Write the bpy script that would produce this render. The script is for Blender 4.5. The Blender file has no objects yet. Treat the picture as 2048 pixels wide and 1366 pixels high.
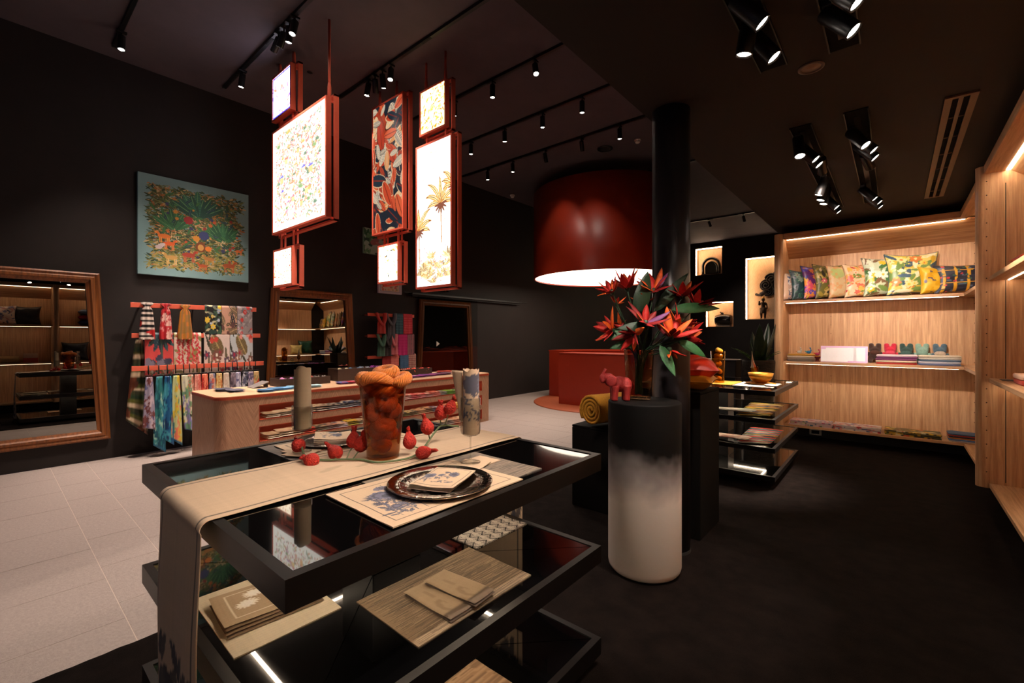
import bpy, bmesh, math, random
import numpy as np
from mathutils import Vector, Matrix
PI = math.pi
random.seed(7)
rng = np.random.default_rng(11)
SC = bpy.context.scene
COL = SC.collection

# ------------------------------------------------------------------ camera, world, exposure
TH = math.atan(766 / 900.0)
cam_d = bpy.data.cameras.new('camera')
cam = bpy.data.objects.new('camera', cam_d)
COL.objects.link(cam)
cam_d.sensor_width = 36.0
cam_d.lens = 36.0 * 900.0 / 2048.0
cam_d.shift_y = -11.0 / 2048.0
cam_d.clip_start = 0.02
cam.location = (0, 0, 1.4)
cam.rotation_euler = (PI / 2, 0, TH)
SC.camera = cam

w = bpy.data.worlds.new('dusk_daylight')
SC.world = w
w.use_nodes = True
bgn = w.node_tree.nodes['Background']
bgn.inputs['Color'].default_value = (0.30, 0.36, 0.62, 1)
bgn.inputs['Strength'].default_value = 0.14

SC.view_settings.view_transform = 'Standard'
SC.view_settings.look = 'None'
SC.view_settings.gamma = 1.0
SC.view_settings.use_curve_mapping = False
SC.view_settings.exposure = 0.0
cy = SC.cycles
cy.use_denoising = True
cy.max_bounces = 7
cy.diffuse_bounces = 4
cy.glossy_bounces = 5
cy.transmission_bounces = 7
cy.transparent_max_bounces = 24
cy.caustics_reflective = False
cy.caustics_refractive = False
cy.sample_clamp_indirect = 4.0
cy.use_light_tree = False
cy.use_adaptive_sampling = True
cy.adaptive_threshold = 0.04

WARM = (1.0, 0.80, 0.60)
NEUT = (1.0, 0.83, 0.70)
SPOT_K = 1.0          # global factor of the lamp powers

# ------------------------------------------------------------------ colour helpers
def lin(c):
    c = np.array(c[:3], dtype=float) / 255.0
    return np.where(c <= 0.04045, c / 12.92, ((c + 0.055) / 1.055) ** 2.4)

# ------------------------------------------------------------------ materials
MATS = {}
def mat(name, color=(128, 128, 128), rough=0.6, metal=0.0, noise=0.0, nscale=30.0, bump=0.0, bscale=200.0,
        sheen=0.0, coat=0.0, emit=None, estr=0.0, trans=0.0, ior=1.5, spec=0.5, stretch=(1, 1, 1), attr=False,
        wave=None, rnoise=0.0):
    if name in MATS:
        return MATS[name]
    m = bpy.data.materials.new(name)
    m.use_nodes = True
    nt = m.node_tree
    b = nt.nodes['Principled BSDF']
    L = nt.links.new
    N = nt.nodes.new
    c = lin(color)
    I = b.inputs
    I['Base Color'].default_value = (*c, 1)
    I['Roughness'].default_value = rough
    I['Metallic'].default_value = metal
    I['IOR'].default_value = ior
    I['Specular IOR Level'].default_value = spec
    I['Transmission Weight'].default_value = trans
    I['Coat Weight'].default_value = coat
    I['Coat Roughness'].default_value = 0.08
    I['Sheen Weight'].default_value = sheen
    src = None
    tc = mp = None
    if noise or bump or wave or rnoise:
        tc = N('ShaderNodeTexCoord')
        mp = N('ShaderNodeMapping')
        mp.inputs['Scale'].default_value = stretch
        L(tc.outputs['Object'], mp.inputs['Vector'])
    if attr:
        a = N('ShaderNodeAttribute')
        a.attribute_name = 'Col'
        src = a.outputs['Color']
    if noise:
        nz = N('ShaderNodeTexNoise')
        nz.inputs['Scale'].default_value = nscale
        nz.inputs['Detail'].default_value = 6
        nz.inputs['Roughness'].default_value = 0.65
        L(mp.outputs['Vector'], nz.inputs['Vector'])
        mr = N('ShaderNodeMapRange')
        mr.inputs['From Min'].default_value = 0.3
        mr.inputs['From Max'].default_value = 0.7
        mr.inputs['To Min'].default_value = 1 - noise
        mr.inputs['To Max'].default_value = 1 + noise
        L(nz.outputs['Fac'], mr.inputs['Value'])
        mx = N('ShaderNodeVectorMath')
        mx.operation = 'SCALE'
        if src is not None:
            L(src, mx.inputs[0])
        else:
            mx.inputs[0].default_value = tuple(c)
        L(mr.outputs['Result'], mx.inputs['Scale'])
        src = mx.outputs['Vector']
    if src is not None and attr != 'emit':
        L(src, I['Base Color'])
    if rnoise:
        n3 = N('ShaderNodeTexNoise')
        n3.inputs['Scale'].default_value = nscale * 0.6
        n3.inputs['Detail'].default_value = 5
        L(mp.outputs['Vector'], n3.inputs['Vector'])
        r3 = N('ShaderNodeMapRange')
        r3.inputs['To Min'].default_value = max(0, rough - rnoise)
        r3.inputs['To Max'].default_value = min(1, rough + rnoise)
        L(n3.outputs['Fac'], r3.inputs['Value'])
        L(r3.outputs['Result'], I['Roughness'])
    if bump:
        n2 = N('ShaderNodeTexNoise')
        n2.inputs['Scale'].default_value = bscale
        n2.inputs['Detail'].default_value = 4
        L(mp.outputs['Vector'], n2.inputs['Vector'])
        bp = N('ShaderNodeBump')
        bp.inputs['Strength'].default_value = bump
        bp.inputs['Distance'].default_value = 0.01
        L(n2.outputs['Fac'], bp.inputs['Height'])
        L(bp.outputs['Normal'], I['Normal'])
    if emit is not None:
        e = lin(emit)
        I['Emission Color'].default_value = (*e, 1)
        I['Emission Strength'].default_value = estr
    if attr == 'emit':
        L(src, I['Emission Color'])
        I['Emission Strength'].default_value = estr
    MATS[name] = m
    return m

def oak(name, axis, dark=(176, 128, 88), light=(222, 178, 134), chevron=0.0):
    """Oak veneer; grain along the given axis, optionally folded into a chevron."""
    if name in MATS:
        return MATS[name]
    m = bpy.data.materials.new(name)
    m.use_nodes = True
    nt = m.node_tree
    b = nt.nodes['Principled BSDF']
    L = nt.links.new
    N = nt.nodes.new
    tc = N('ShaderNodeTexCoord')
    vec = tc.outputs['Object']
    if chevron:
        sp = N('ShaderNodeSeparateXYZ')
        L(vec, sp.inputs[0])
        ad = N('ShaderNodeMath'); ad.operation = 'ADD'
        L(sp.outputs['X'], ad.inputs[0]); L(sp.outputs['Y'], ad.inputs[1])
        pp = N('ShaderNodeMath'); pp.operation = 'PINGPONG'
        L(ad.outputs[0], pp.inputs[0]); pp.inputs[1].default_value = chevron
        k = N('ShaderNodeMath'); k.operation = 'MULTIPLY'
        L(pp.outputs[0], k.inputs[0]); k.inputs[1].default_value = 2.2
        a1 = N('ShaderNodeMath'); a1.operation = 'ADD'
        L(k.outputs[0], a1.inputs[0]); L(sp.outputs['Z'], a1.inputs[1])
        a2 = N('ShaderNodeMath'); a2.operation = 'SUBTRACT'
        L(k.outputs[0], a2.inputs[0]); L(sp.outputs['Z'], a2.inputs[1])
        cb = N('ShaderNodeCombineXYZ')
        L(a2.outputs[0], cb.inputs['X']); L(a1.outputs[0], cb.inputs['Y'])
        vec = cb.outputs[0]
        sc = (28, 1.6, 1)
    else:
        sc = {'x': (1.2, 30, 30), 'y': (30, 1.2, 30), 'z': (30, 30, 1.2)}[axis]
    mp = N('ShaderNodeMapping')
    mp.inputs['Scale'].default_value = sc
    L(vec, mp.inputs['Vector'])
    nz = N('ShaderNodeTexNoise')
    nz.inputs['Scale'].default_value = 1.6
    nz.inputs['Detail'].default_value = 8
    nz.inputs['Roughness'].default_value = 0.7
    nz.inputs['Distortion'].default_value = 0.35
    L(mp.outputs['Vector'], nz.inputs['Vector'])
    cr = N('ShaderNodeValToRGB')
    cr.color_ramp.elements[0].position = 0.34
    cr.color_ramp.elements[0].color = (*lin(dark), 1)
    cr.color_ramp.elements[1].position = 0.66
    cr.color_ramp.elements[1].color = (*lin(light), 1)
    L(nz.outputs['Fac'], cr.inputs['Fac'])
    L(cr.outputs['Color'], b.inputs['Base Color'])
    b.inputs['Roughness'].default_value = 0.45
    bp = N('ShaderNodeBump')
    bp.inputs['Strength'].default_value = 0.12
    bp.inputs['Distance'].default_value = 0.004
    L(nz.outputs['Fac'], bp.inputs['Height'])
    L(bp.outputs['Normal'], b.inputs['Normal'])
    MATS[name] = m
    return m

def thin_glass(name, tint=(255, 255, 255), ior=1.45, rough=0.0, dens=1.0):
    """thin walled glass: tinted see-through mixed with a Fresnel reflection"""
    if name in MATS:
        return MATS[name]
    m = bpy.data.materials.new(name)
    m.use_nodes = True
    nt = m.node_tree
    N = nt.nodes.new; L = nt.links.new
    nt.nodes.remove(nt.nodes['Principled BSDF'])
    out = nt.nodes['Material Output']
    tr = N('ShaderNodeBsdfTransparent'); tr.inputs['Color'].default_value = (*lin(tint), 1)
    gl = N('ShaderNodeBsdfGlossy'); gl.inputs['Roughness'].default_value = rough
    lw = N('ShaderNodeLayerWeight'); lw.inputs['Blend'].default_value = .5
    pw = N('ShaderNodeMath'); pw.operation = 'POWER'; pw.inputs[1].default_value = 3.6
    L(lw.outputs['Facing'], pw.inputs[0])
    fr = N('ShaderNodeMath'); fr.operation = 'MULTIPLY_ADD'; fr.inputs[1].default_value = .75; fr.inputs[2].default_value = ((ior - 1) / (ior + 1)) ** 2
    L(pw.outputs[0], fr.inputs[0])
    tc = N('ShaderNodeTexCoord'); nz = N('ShaderNodeTexNoise'); nz.inputs['Scale'].default_value = 9
    L(tc.outputs['Object'], nz.inputs['Vector'])
    bp = N('ShaderNodeBump'); bp.inputs['Strength'].default_value = .04; bp.inputs['Distance'].default_value = .02
    L(nz.outputs['Fac'], bp.inputs['Height']); L(bp.outputs['Normal'], gl.inputs['Normal'])
    mx = N('ShaderNodeMixShader')
    L(fr.outputs[0], mx.inputs[0]); L(tr.outputs[0], mx.inputs[1]); L(gl.outputs[0], mx.inputs[2])
    L(mx.outputs[0], out.inputs['Surface'])
    MATS[name] = m
    return m

# ------------------------------------------------------------------ mesh builder
class MB:
    def __init__(s):
        s.v = []; s.f = []; s.c = []
        s.mats = []; s.mi = []; s.sm = []
    def add(s, vs, fs, mi=0, sm=False, col=None):
        o = len(s.v)
        s.v.extend([tuple(map(float, p)) for p in vs])
        s.f.extend([tuple(i + o for i in f) for f in fs])
        s.mi.extend([mi] * len(fs)); s.sm.extend([sm] * len(fs))
        if col is not None:
            c = np.asarray(col, float)
            if c.ndim == 1:
                c = np.tile(c, (len(vs), 1))
            s.c.extend([tuple(q) for q in c])
        return s
    def box(s, x0, x1, y0, y1, z0, z1, bev=0.0, mi=0, col=None):
        bm = bmesh.new()
        r = bmesh.ops.create_cube(bm, size=1.0)
        for v in bm.verts:
            v.co = Vector((x0 + (v.co.x + .5) * (x1 - x0), y0 + (v.co.y + .5) * (y1 - y0), z0 + (v.co.z + .5) * (z1 - z0)))
        if bev > 0:
            bmesh.ops.bevel(bm, geom=bm.edges[:], offset=bev, segments=2, profile=0.5, affect='EDGES', clamp_overlap=True)
        bm.verts.index_update()
        s.add([v.co for v in bm.verts], [[v.index for v in f.verts] for f in bm.faces], mi, bev > 0 and False, col)
        bm.free()
        return s
    def obox(s, c, ax, ay, az, hx, hy, hz, mi=0, col=None):
        c, ax, ay, az = map(Vector, (c, ax, ay, az))
        vs = [c + ax * (i * hx) + ay * (j * hy) + az * (k * hz) for k in (-1, 1) for j in (-1, 1) for i in (-1, 1)]
        fs = [(0, 2, 3, 1), (4, 5, 7, 6), (0, 1, 5, 4), (2, 6, 7, 3), (0, 4, 6, 2), (1, 3, 7, 5)]
        return s.add(vs, fs, mi, False, col)
    def lathe(s, prof, n=32, c=(0, 0, 0), mi=0, cap0=True, cap1=True, ang=2 * PI, sm=True, col=None, a0=0):
        vs = []; full = abs(ang - 2 * PI) < 1e-6
        m = n if full else n + 1
        for (r, z) in prof:
            for i in range(m):
                a = a0 + ang * i / n
                vs.append((c[0] + r * math.cos(a), c[1] + r * math.sin(a), c[2] + z))
        fs = []
        for k in range(len(prof) - 1):
            for i in range(n):
                j = (i + 1) % m
                fs.append((k * m + i, k * m + j, (k + 1) * m + j, (k + 1) * m + i))
        o = len(s.v)
        s.add(vs, fs, mi, sm, col)
        if full and cap0 and prof[0][0] > 1e-5:
            s.f.append(tuple(o + i for i in reversed(range(n)))); s.mi.append(mi); s.sm.append(False)
        if full and cap1 and prof[-1][0] > 1e-5:
            k = (len(prof) - 1) * m
            s.f.append(tuple(o + k + i for i in range(n))); s.mi.append(mi); s.sm.append(False)
        return s
    def tube(s, pts, r, n=8, mi=0, cap=True, col=None, sy=1.0):
        pts = [Vector(p) for p in pts]
        rs = r if hasattr(r, '__len__') else [r] * len(pts)
        vs = []
        up = Vector((0, 0, 1))
        T0 = (pts[1] - pts[0]).normalized()
        if abs(T0.dot(up)) > .95:
            up = Vector((1, 0, 0))
        side = T0.cross(up).normalized()
        for i, p in enumerate(pts):
            t = (pts[min(i + 1, len(pts) - 1)] - pts[max(i - 1, 0)]).normalized()
            side = (side - t * side.dot(t)).normalized()
            u2 = side.cross(t)
            for k in range(n):
                a = 2 * PI * k / n
                vs.append(p + side * (rs[i] * math.cos(a)) + u2 * (rs[i] * sy * math.sin(a)))
        fs = []
        for i in range(len(pts) - 1):
            for k in range(n):
                j = (k + 1) % n
                fs.append((i * n + k, i * n + j, (i + 1) * n + j, (i + 1) * n + k))
        if cap:
            fs.append(tuple(reversed(range(n))))
            fs.append(tuple((len(pts) - 1) * n + k for k in range(n)))
        return s.add(vs, fs, mi, True, col)
    def cyl(s, p0, p1, r, n=16, mi=0, r1=None, col=None):
        return s.tube([p0, p1], [r, r if r1 is None else r1], n, mi, True, col)
    def ell(s, c, rx, ry, rz, n=16, m=10, mi=0, rot=None, col=None):
        vs = [(0, 0, -1)]
        for k in range(1, m):
            ph = -PI / 2 + PI * k / m
            for i in range(n):
                a = 2 * PI * i / n
                vs.append((math.cos(ph) * math.cos(a), math.cos(ph) * math.sin(a), math.sin(ph)))
        vs.append((0, 0, 1))
        fs = [(0, 1 + (i + 1) % n, 1 + i) for i in range(n)]
        for k in range(m - 2):
            for i in range(n):
                j = (i + 1) % n
                fs.append((1 + k * n + i, 1 + k * n + j, 1 + (k + 1) * n + j, 1 + (k + 1) * n + i))
        t = len(vs) - 1
        fs += [(t, 1 + (m - 2) * n + i, 1 + (m - 2) * n + (i + 1) % n) for i in range(n)]
        R = rot or Matrix.Identity(3)
        vs = [Vector(c) + R @ Vector((p[0] * rx, p[1] * ry, p[2] * rz)) for p in vs]
        return s.add(vs, fs, mi, True, col)
    def grid(s, P, C=None, mi=0, sm=True, wrap=False, flip=False):
        nu, nv = P.shape[:2]
        vs = P.reshape(-1, 3)
        fs = []
        for i in range(nu - (0 if wrap else 1)):
            i2 = (i + 1) % nu
            for j in range(nv - 1):
                q = (i * nv + j, i2 * nv + j, i2 * nv + j + 1, i * nv + j + 1)
                fs.append(q[::-1] if flip else q)
        return s.add(vs, fs, mi, sm, None if C is None else C.reshape(-1, 3))
    def prism(s, pts, axis, a, b, mi=0, col=None):
        """polygon in the plane across axis, extruded from a to b"""
        n = len(pts)
        def P(p, t):
            return {'x': (t, p[0], p[1]), 'y': (p[0], t, p[1]), 'z': (p[0], p[1], t)}[axis]
        vs = [P(p, a) for p in pts] + [P(p, b) for p in pts]
        fs = [tuple(reversed(range(n))), tuple(range(n, 2 * n))]
        fs += [(i, (i + 1) % n, n + (i + 1) % n, n + i) for i in range(n)]
        return s.add(vs, fs, mi, False, col)
    def build(s, name, m, parent=None, local=False):
        me = bpy.data.meshes.new(name)
        off = (0, 0, 0)
        if parent is not None and not local:
            r = parent
            while r.parent is not None:
                r = r.parent
            off = tuple(r.location)
        v = np.asarray(s.v, float).reshape(-1, 3) - np.asarray(off)
        me.from_pydata(v.tolist(), [], s.f)
        ms = m if isinstance(m, (list, tuple)) else [m]
        for q in ms:
            me.materials.append(q)
        me.polygons.foreach_set('material_index', s.mi)
        me.polygons.foreach_set('use_smooth', s.sm)
        if s.c and len(s.c) == len(s.v):
            at = me.color_attributes.new('Col', 'FLOAT_COLOR', 'POINT')
            cc = np.ones((len(s.v), 4), np.float32)
            cc[:, :3] = np.asarray(s.c)
            at.data.foreach_set('color', cc.ravel())
        bm = bmesh.new(); bm.from_mesh(me)
        bmesh.ops.recalc_face_normals(bm, faces=bm.faces[:])
        bm.to_mesh(me); bm.free()
        me.update()
        o = bpy.data.objects.new(name, me)
        COL.objects.link(o)
        if parent is not None:
            o.parent = parent
        return o

def bigprint(name, P, C, m, parent):
    """fast coloured grid for large prints (numpy only)"""
    nu, nv = P.shape[:2]
    r = parent
    while r.parent is not None:
        r = r.parent
    V = (P.reshape(-1, 3) - np.asarray(tuple(r.location))).astype(np.float32)
    idx = np.arange(nu * nv).reshape(nu, nv)
    F = np.stack([idx[:-1, :-1], idx[1:, :-1], idx[1:, 1:], idx[:-1, 1:]], -1).reshape(-1, 4)
    me = bpy.data.meshes.new(name)
    me.vertices.add(len(V)); me.vertices.foreach_set('co', V.ravel())
    me.loops.add(F.size); me.loops.foreach_set('vertex_index', F.ravel().astype(np.int32))
    me.polygons.add(len(F)); me.polygons.foreach_set('loop_start', np.arange(0, F.size, 4, dtype=np.int32))
    me.polygons.foreach_set('loop_total', np.full(len(F), 4, np.int32))
    me.update(calc_edges=True)
    me.polygons.foreach_set('use_smooth', np.ones(len(F), bool))
    at = me.color_attributes.new('Col', 'FLOAT_COLOR', 'POINT')
    cc = np.ones((len(V), 4), np.float32); cc[:, :3] = C.reshape(-1, 3)
    at.data.foreach_set('color', cc.ravel())
    me.materials.append(m)
    o = bpy.data.objects.new(name, me); COL.objects.link(o); o.parent = parent
    return o

def tag(o, label=None, cat=None, group=None, kind=None):
    if label: o['label'] = label
    if cat: o['category'] = cat
    if group: o['group'] = group
    if kind: o['kind'] = kind
    return o
def thing(name, loc, label, cat, group=None, rz=0.0):
    o = bpy.data.objects.new(name, None)
    COL.objects.link(o)
    o.location = loc; o.rotation_euler = (0, 0, rz)
    o.empty_display_size = 0.05
    return tag(o, label, cat, group)
def struct(name, mb, m, parent=None):
    o = mb.build(name, m, parent)
    if parent is None:
        o['kind'] = 'structure'
    return o
def copy_tree(o, parent=None):
    c = o.copy(); COL.objects.link(c); c.parent = parent
    for ch in o.children:
        copy_tree(ch, c)
    return c
def spot_light(name, loc, aim, power, angle, parent=None, color=WARM, blend=0.6, size=0.03):
    d = bpy.data.lights.new(name, 'SPOT')
    d.energy = power * SPOT_K; d.color = color; d.spot_size = math.radians(angle); d.spot_blend = blend
    d.shadow_soft_size = size
    o = bpy.data.objects.new(name, d); COL.objects.link(o)
    q = (Vector(aim) - Vector(loc)).to_track_quat('-Z', 'Y')
    o.rotation_euler = q.to_euler()
    if parent is not None:
        o.parent = parent
        o.location = Vector(loc) - Vector(parent.location)
    else:
        o.location = loc
    return o

# ------------------------------------------------------------------ print painter
class Canvas:
    """small colour field used as a flat textile / poster print (carried by mesh colours)"""
    def __init__(s, w, h, bg, asp=None):
        s.w, s.h = w, h
        s.asp = asp if asp else w / h
        s.a = np.ones((w, h, 3)) * lin(bg)
        s.x = (np.arange(w) / (w - 1)) * s.asp
        s.y = np.arange(h) / (h - 1)
    def win(s, x, y, r):
        i0 = max(0, int((x - r) / s.asp * (s.w - 1))); i1 = min(s.w, int((x + r) / s.asp * (s.w - 1)) + 2)
        j0 = max(0, int((y - r) * (s.h - 1))); j1 = min(s.h, int((y + r) * (s.h - 1)) + 2)
        if i0 >= i1 or j0 >= j1:
            return None
        X, Y = np.meshgrid(s.x[i0:i1], s.y[j0:j1], indexing='ij')
        return s.a[i0:i1, j0:j1], X, Y
    def put(s, A, m, c, al=1.0):
        c = lin(c)
        A[m] = A[m] * (1 - al) + c * al
    def leaf(s, x, y, l, wd, ang, c, vein=None, rib=None):
        ca, sa = math.cos(ang), math.sin(ang)
        W = s.win(x + ca * l / 2, y + sa * l / 2, l * .62 + wd)
        if W is None: return
        A, X, Y = W
        t = ((X - x) * ca + (Y - y) * sa) / l
        q = (-(X - x) * sa + (Y - y) * ca)
        hw = wd * np.sqrt(np.clip(np.sin(PI * np.clip(t, 0, 1)), 0, 1))
        m = (t > 0) & (t < 1) & (abs(q) < hw)
        s.put(A, m, c)
        if rib:
            mm = m & (np.mod(t * rib[1] - abs(q) / wd * .6, 1) < .3)
            s.put(A, mm, rib[0])
        if vein:
            s.put(A, m & (abs(q) < wd * .1), vein)
    def ell(s, x, y, rx, ry, c, ang=0, al=1.0):
        W = s.win(x, y, max(rx, ry))
        if W is None: return
        A, X, Y = W
        ca, sa = math.cos(ang), math.sin(ang)
        u = ((X - x) * ca + (Y - y) * sa) / rx; v = (-(X - x) * sa + (Y - y) * ca) / ry
        s.put(A, u * u + v * v < 1, c, al)
    def line(s, x0, y0, x1, y1, wd, c):
        l = math.hypot(x1 - x0, y1 - y0) + 1e-6
        W = s.win((x0 + x1) / 2, (y0 + y1) / 2, l / 2 + wd)
        if W is None: return
        A, X, Y = W
        t = ((X - x0) * (x1 - x0) + (Y - y0) * (y1 - y0)) / l ** 2
        q = abs((X - x0) * (y1 - y0) - (Y - y0) * (x1 - x0)) / l
        s.put(A, (t >= 0) & (t <= 1) & (q < wd / 2), c)
    def rect(s, x0, y0, x1, y1, c):
        X, Y = np.meshgrid(s.x, s.y, indexing='ij')
        s.put(s.a, (X >= x0) & (X <= x1) & (Y >= y0) & (Y <= y1), c)
    def frame(s, ins, wd, c):
        X, Y = np.meshgrid(s.x, s.y, indexing='ij')
        d = np.minimum(np.minimum(X, s.asp - X), np.minimum(Y, 1 - Y))
        s.put(s.a, (d > ins) & (d < ins + wd), c)
    def flower(s, x, y, r, n, c, cc=None, a0=0):
        for k in range(n):
            s.leaf(x, y, r, r * .3, a0 + 2 * PI * k / n, c)
        if cc:
            s.ell(x, y, r * .25, r * .25, cc)
    def frond(s, x, y, l, ang, n, c, bend=0.6, c2=None):
        px_, py_ = x, y
        for k in range(n):
            t = k / n
            a = ang + bend * t
            px_ += math.cos(a) * l / n; py_ += math.sin(a) * l / n
            ll = l * .38 * math.sin(PI * (.15 + .8 * t))
            for sg in (-1, 1):
                s.leaf(px_, py_, ll, ll * .13, a + sg * 1.0, c if k % 2 or not c2 else c2)
    def blotch(s, sc, c, thr, seed, al=1.0):
        r = np.random.default_rng(seed)
        gx = max(2, int(s.asp * sc)); gy = max(2, int(sc))
        g = r.random((gx + 2, gy + 2))
        u = s.x / s.asp * gx; v = s.y * gy
        i = u.astype(int); j = v.astype(int)
        fu = (u - i)[:, None]; fv = (v - j)[None, :]
        fu = fu * fu * (3 - 2 * fu); fv = fv * fv * (3 - 2 * fv)
        n = (g[np.ix_(i, j)] * (1 - fu) * (1 - fv) + g[np.ix_(i + 1, j)] * fu * (1 - fv) + g[np.ix_(i, j + 1)] * (1 - fu) * fv + g[np.ix_(i + 1, j + 1)] * fu * fv)
        s.put(s.a, n > thr, c, al)
    def stripes(s, n, cols, ax='y', duty=None):
        t = (s.y if ax == 'y' else s.x / s.asp) * n
        k = np.floor(t).astype(int) % len(cols)
        for q, c in enumerate(cols):
            if c is None: continue
            if ax == 'y': s.a[:, k == q] = lin(c)
            else: s.a[k == q] = lin(c)
    def at(s, u, v):
        i = np.clip((np.asarray(u) * (s.w - 1)).round().astype(int), 0, s.w - 1)
        j = np.clip((np.asarray(v) * (s.h - 1)).round().astype(int), 0, s.h - 1)
        return s.a[i, j]

def rc(r, *cols):
    return cols[r.integers(len(cols))]
def foliage(w, h, bg, cols, n, seed, l=(.08, .25), wd=.22, asp=None, vein=None, flowers=None, nf=0):
    c = Canvas(w, h, bg, asp)
    r = np.random.default_rng(seed)
    for k in range(n):
        L_ = r.uniform(*l)
        c.leaf(r.uniform(-.1, c.asp + .05), r.uniform(-.1, 1.05), L_, L_ * wd * r.uniform(.6, 1.2), r.uniform(0, 2 * PI), rc(r, *cols), vein)
    if flowers:
        for k in range(nf):
            c.flower(r.uniform(0, c.asp), r.uniform(0, 1), r.uniform(.05, .13), 6, rc(r, *flowers), rc(r, *flowers), r.uniform(0, 3))
    return c
# ================================================================== materials of the place
M_wall = mat("charcoal_paint", (40, 34, 33), .6, noise=.12, nscale=3, bump=.05, bscale=90, spec=.25)
M_ceil = mat('dark_ceiling_paint', (84, 75, 81), .75, noise=.10, nscale=2.5, spec=.2)
M_soff = mat('warm_black_ceiling_paint', (37, 30, 28), .75, noise=.08, nscale=2.5, spec=.2)
M_black = mat('black_metal', (16, 15, 15), .38, noise=.1, nscale=60)
M_blackm = mat('black_matt', (14, 12, 12), .75, noise=.1, nscale=60)
M_tile = mat('grey_stone_tile', (168, 153, 147), .55, noise=.13, nscale=55, bump=.25, bscale=120, stretch=(1, 1, 1))
M_grout = mat('pale_grout', (206, 190, 180), .9, noise=.05)
M_carpet = mat('dark_brown_carpet', (28, 21, 19), .95, noise=.5, nscale=9, bump=.9, bscale=420, spec=.08, stretch=(1, 1, 1))
M_terra = mat('terracotta_lacquer', (162, 48, 24), .38, noise=.05, nscale=8)
M_frame = mat('coral_red_metal', (222, 100, 76), .42, noise=.05, nscale=20)
M_led = mat('led_strip_glow', (255, 240, 220), .5, emit=(255, 226, 190), estr=26.0)
M_ledw = mat('led_lens_glow', (255, 245, 235), .4, emit=(255, 240, 222), estr=20.0)
M_oakz = oak('oak_veneer_upright', 'z')
M_oakx = oak('oak_veneer_lengthwise', 'x')
M_oaky = oak('oak_veneer_crosswise', 'y')
M_cloth = mat('printed_cloth', rough=.8, attr=True, noise=.10, nscale=160, bump=.12, bscale=500, sheen=.1)
M_satin = mat('printed_satin', rough=.38, attr=True, noise=.06, nscale=120, bump=.10, bscale=60)
M_paint = mat('printed_canvas', rough=.7, attr=True, noise=.05, nscale=200)

ROOM_L, ROOM_R, Y0, Y1, HC, HS, SX = -6.85, 1.02, -3.0, 16.0, 4.6, 2.87, -1.27

# ---- floor of staggered stone tiles
fl = struct('floor', MB().box(ROOM_L, ROOM_R, Y0, Y1, -.06, -.0012), M_grout)
gap = .0022
rows = []
y = -.38 - .84 * 0
ws = [.28, .56]
yy = -.38; k = 0
while yy < 9.7:
    rows.append((yy, yy + ws[k % 2], k)); yy += ws[k % 2]; k += 1
proto = {}
for (ya, yb, k) in rows:
    off = {0: 0.0, 1: .28, 2: .09, 3: .37}[k % 4]
    x = -2.63 - .56 + .0
    xe = -2.63
    xs = [xe - (.56 - off)]
    while xs[-1] > ROOM_L:
        xs.append(xs[-1] - .56)
    right = xe
    for xl in xs:
        xl2 = max(xl, ROOM_L)
        wd = round(right - xl2, 3); ht = round(yb - ya, 3)
        if wd > .02:
            key = (wd, ht)
            dz = 0.0
            if key not in proto:
                b = MB().box(gap, wd - gap, gap, ht - gap, -.0011, 0)
                t = b.build('tile', M_tile, fl, local=True)
                proto[key] = t
            else:
                t = proto[key].copy(); COL.objects.link(t); t.parent = fl
            t.location = (xl2, ya, 0)
        right = xl2
far = MB()
for (a, b_, c_, d_) in ((ROOM_L, -2.63, yy, Y1), (-2.63, ROOM_R, 8.2, Y1), (ROOM_L, -2.63, Y0, -.38)):
    x = a
    while x < b_ - .05:
        y2 = c_
        while y2 < d_ - .05:
            far.box(x + gap, min(x + .56, b_) - gap, y2 + gap, min(y2 + .56, d_) - gap, -.0011, 0)
            y2 += .56
        x += .56
o = far.build('far_tile_field', M_tile, fl); o['kind'] = 'stuff'

# ---- carpet with a soft ragged edge
nx, ny = 40, 230
U, V = np.meshgrid(np.linspace(0, 1, nx), np.linspace(0, 1, ny), indexing='ij')
edge = rng.normal(0, .0035, ny)
xs_ = np.concatenate([[0, .004, .012, .03], np.linspace(.06, 1, nx - 4)])
P = np.zeros((nx, ny, 3))
P[..., 0] = -2.65 + xs_[:, None] * 3.66 + edge[None, :] * (1 - np.clip(xs_[:, None] * 20, 0, 1))
P[..., 1] = Y0 + V * 11.25
P[..., 2] = np.array([-.004, .010, .014, .015] + [.015] * (nx - 4))[:, None] + rng.normal(0, .0007, (nx, ny))
struct('floor_carpet', MB().grid(P), M_carpet)

# ---- walls and ceilings
struct('wall_left', MB().box(ROOM_L - .15, ROOM_L, Y0, Y1, 0, HC), M_wall)
struct('wall_right', MB().box(ROOM_R, ROOM_R + .15, Y0, Y1, 0, HC), M_wall)
struct('ceiling', MB().box(ROOM_L - .15, SX + .02, Y0, Y1, HC, HC + .12), M_ceil)
struct('ceiling_soffit', MB().box(SX, ROOM_R + .15, Y0, Y1, HS, HS + .06).box(SX, SX + .06, Y0, Y1, HS + .06, HC), M_soff)
# storefront behind the camera: piers and a lintel around an open shop front, dim daylight outside
struct('wall_front', MB().box(ROOM_L, ROOM_L + .7, Y0 - .15, Y0, 0, HC).box(-.6, ROOM_R, Y0 - .15, Y0, 0, HC)
       .box(ROOM_L + .7, -.6, Y0 - .15, Y0, 4.0, HC).box(ROOM_L + .7, -.6, Y0 - .15, Y0, 0, .1), M_wall)
# partition behind the wooden shelving
struct('wall_partition', MB().box(SX, ROOM_R, 7.48, 7.62, 0, HS).box(SX, SX + .12, 7.62, Y1, 0, HS), M_wall)

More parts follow.
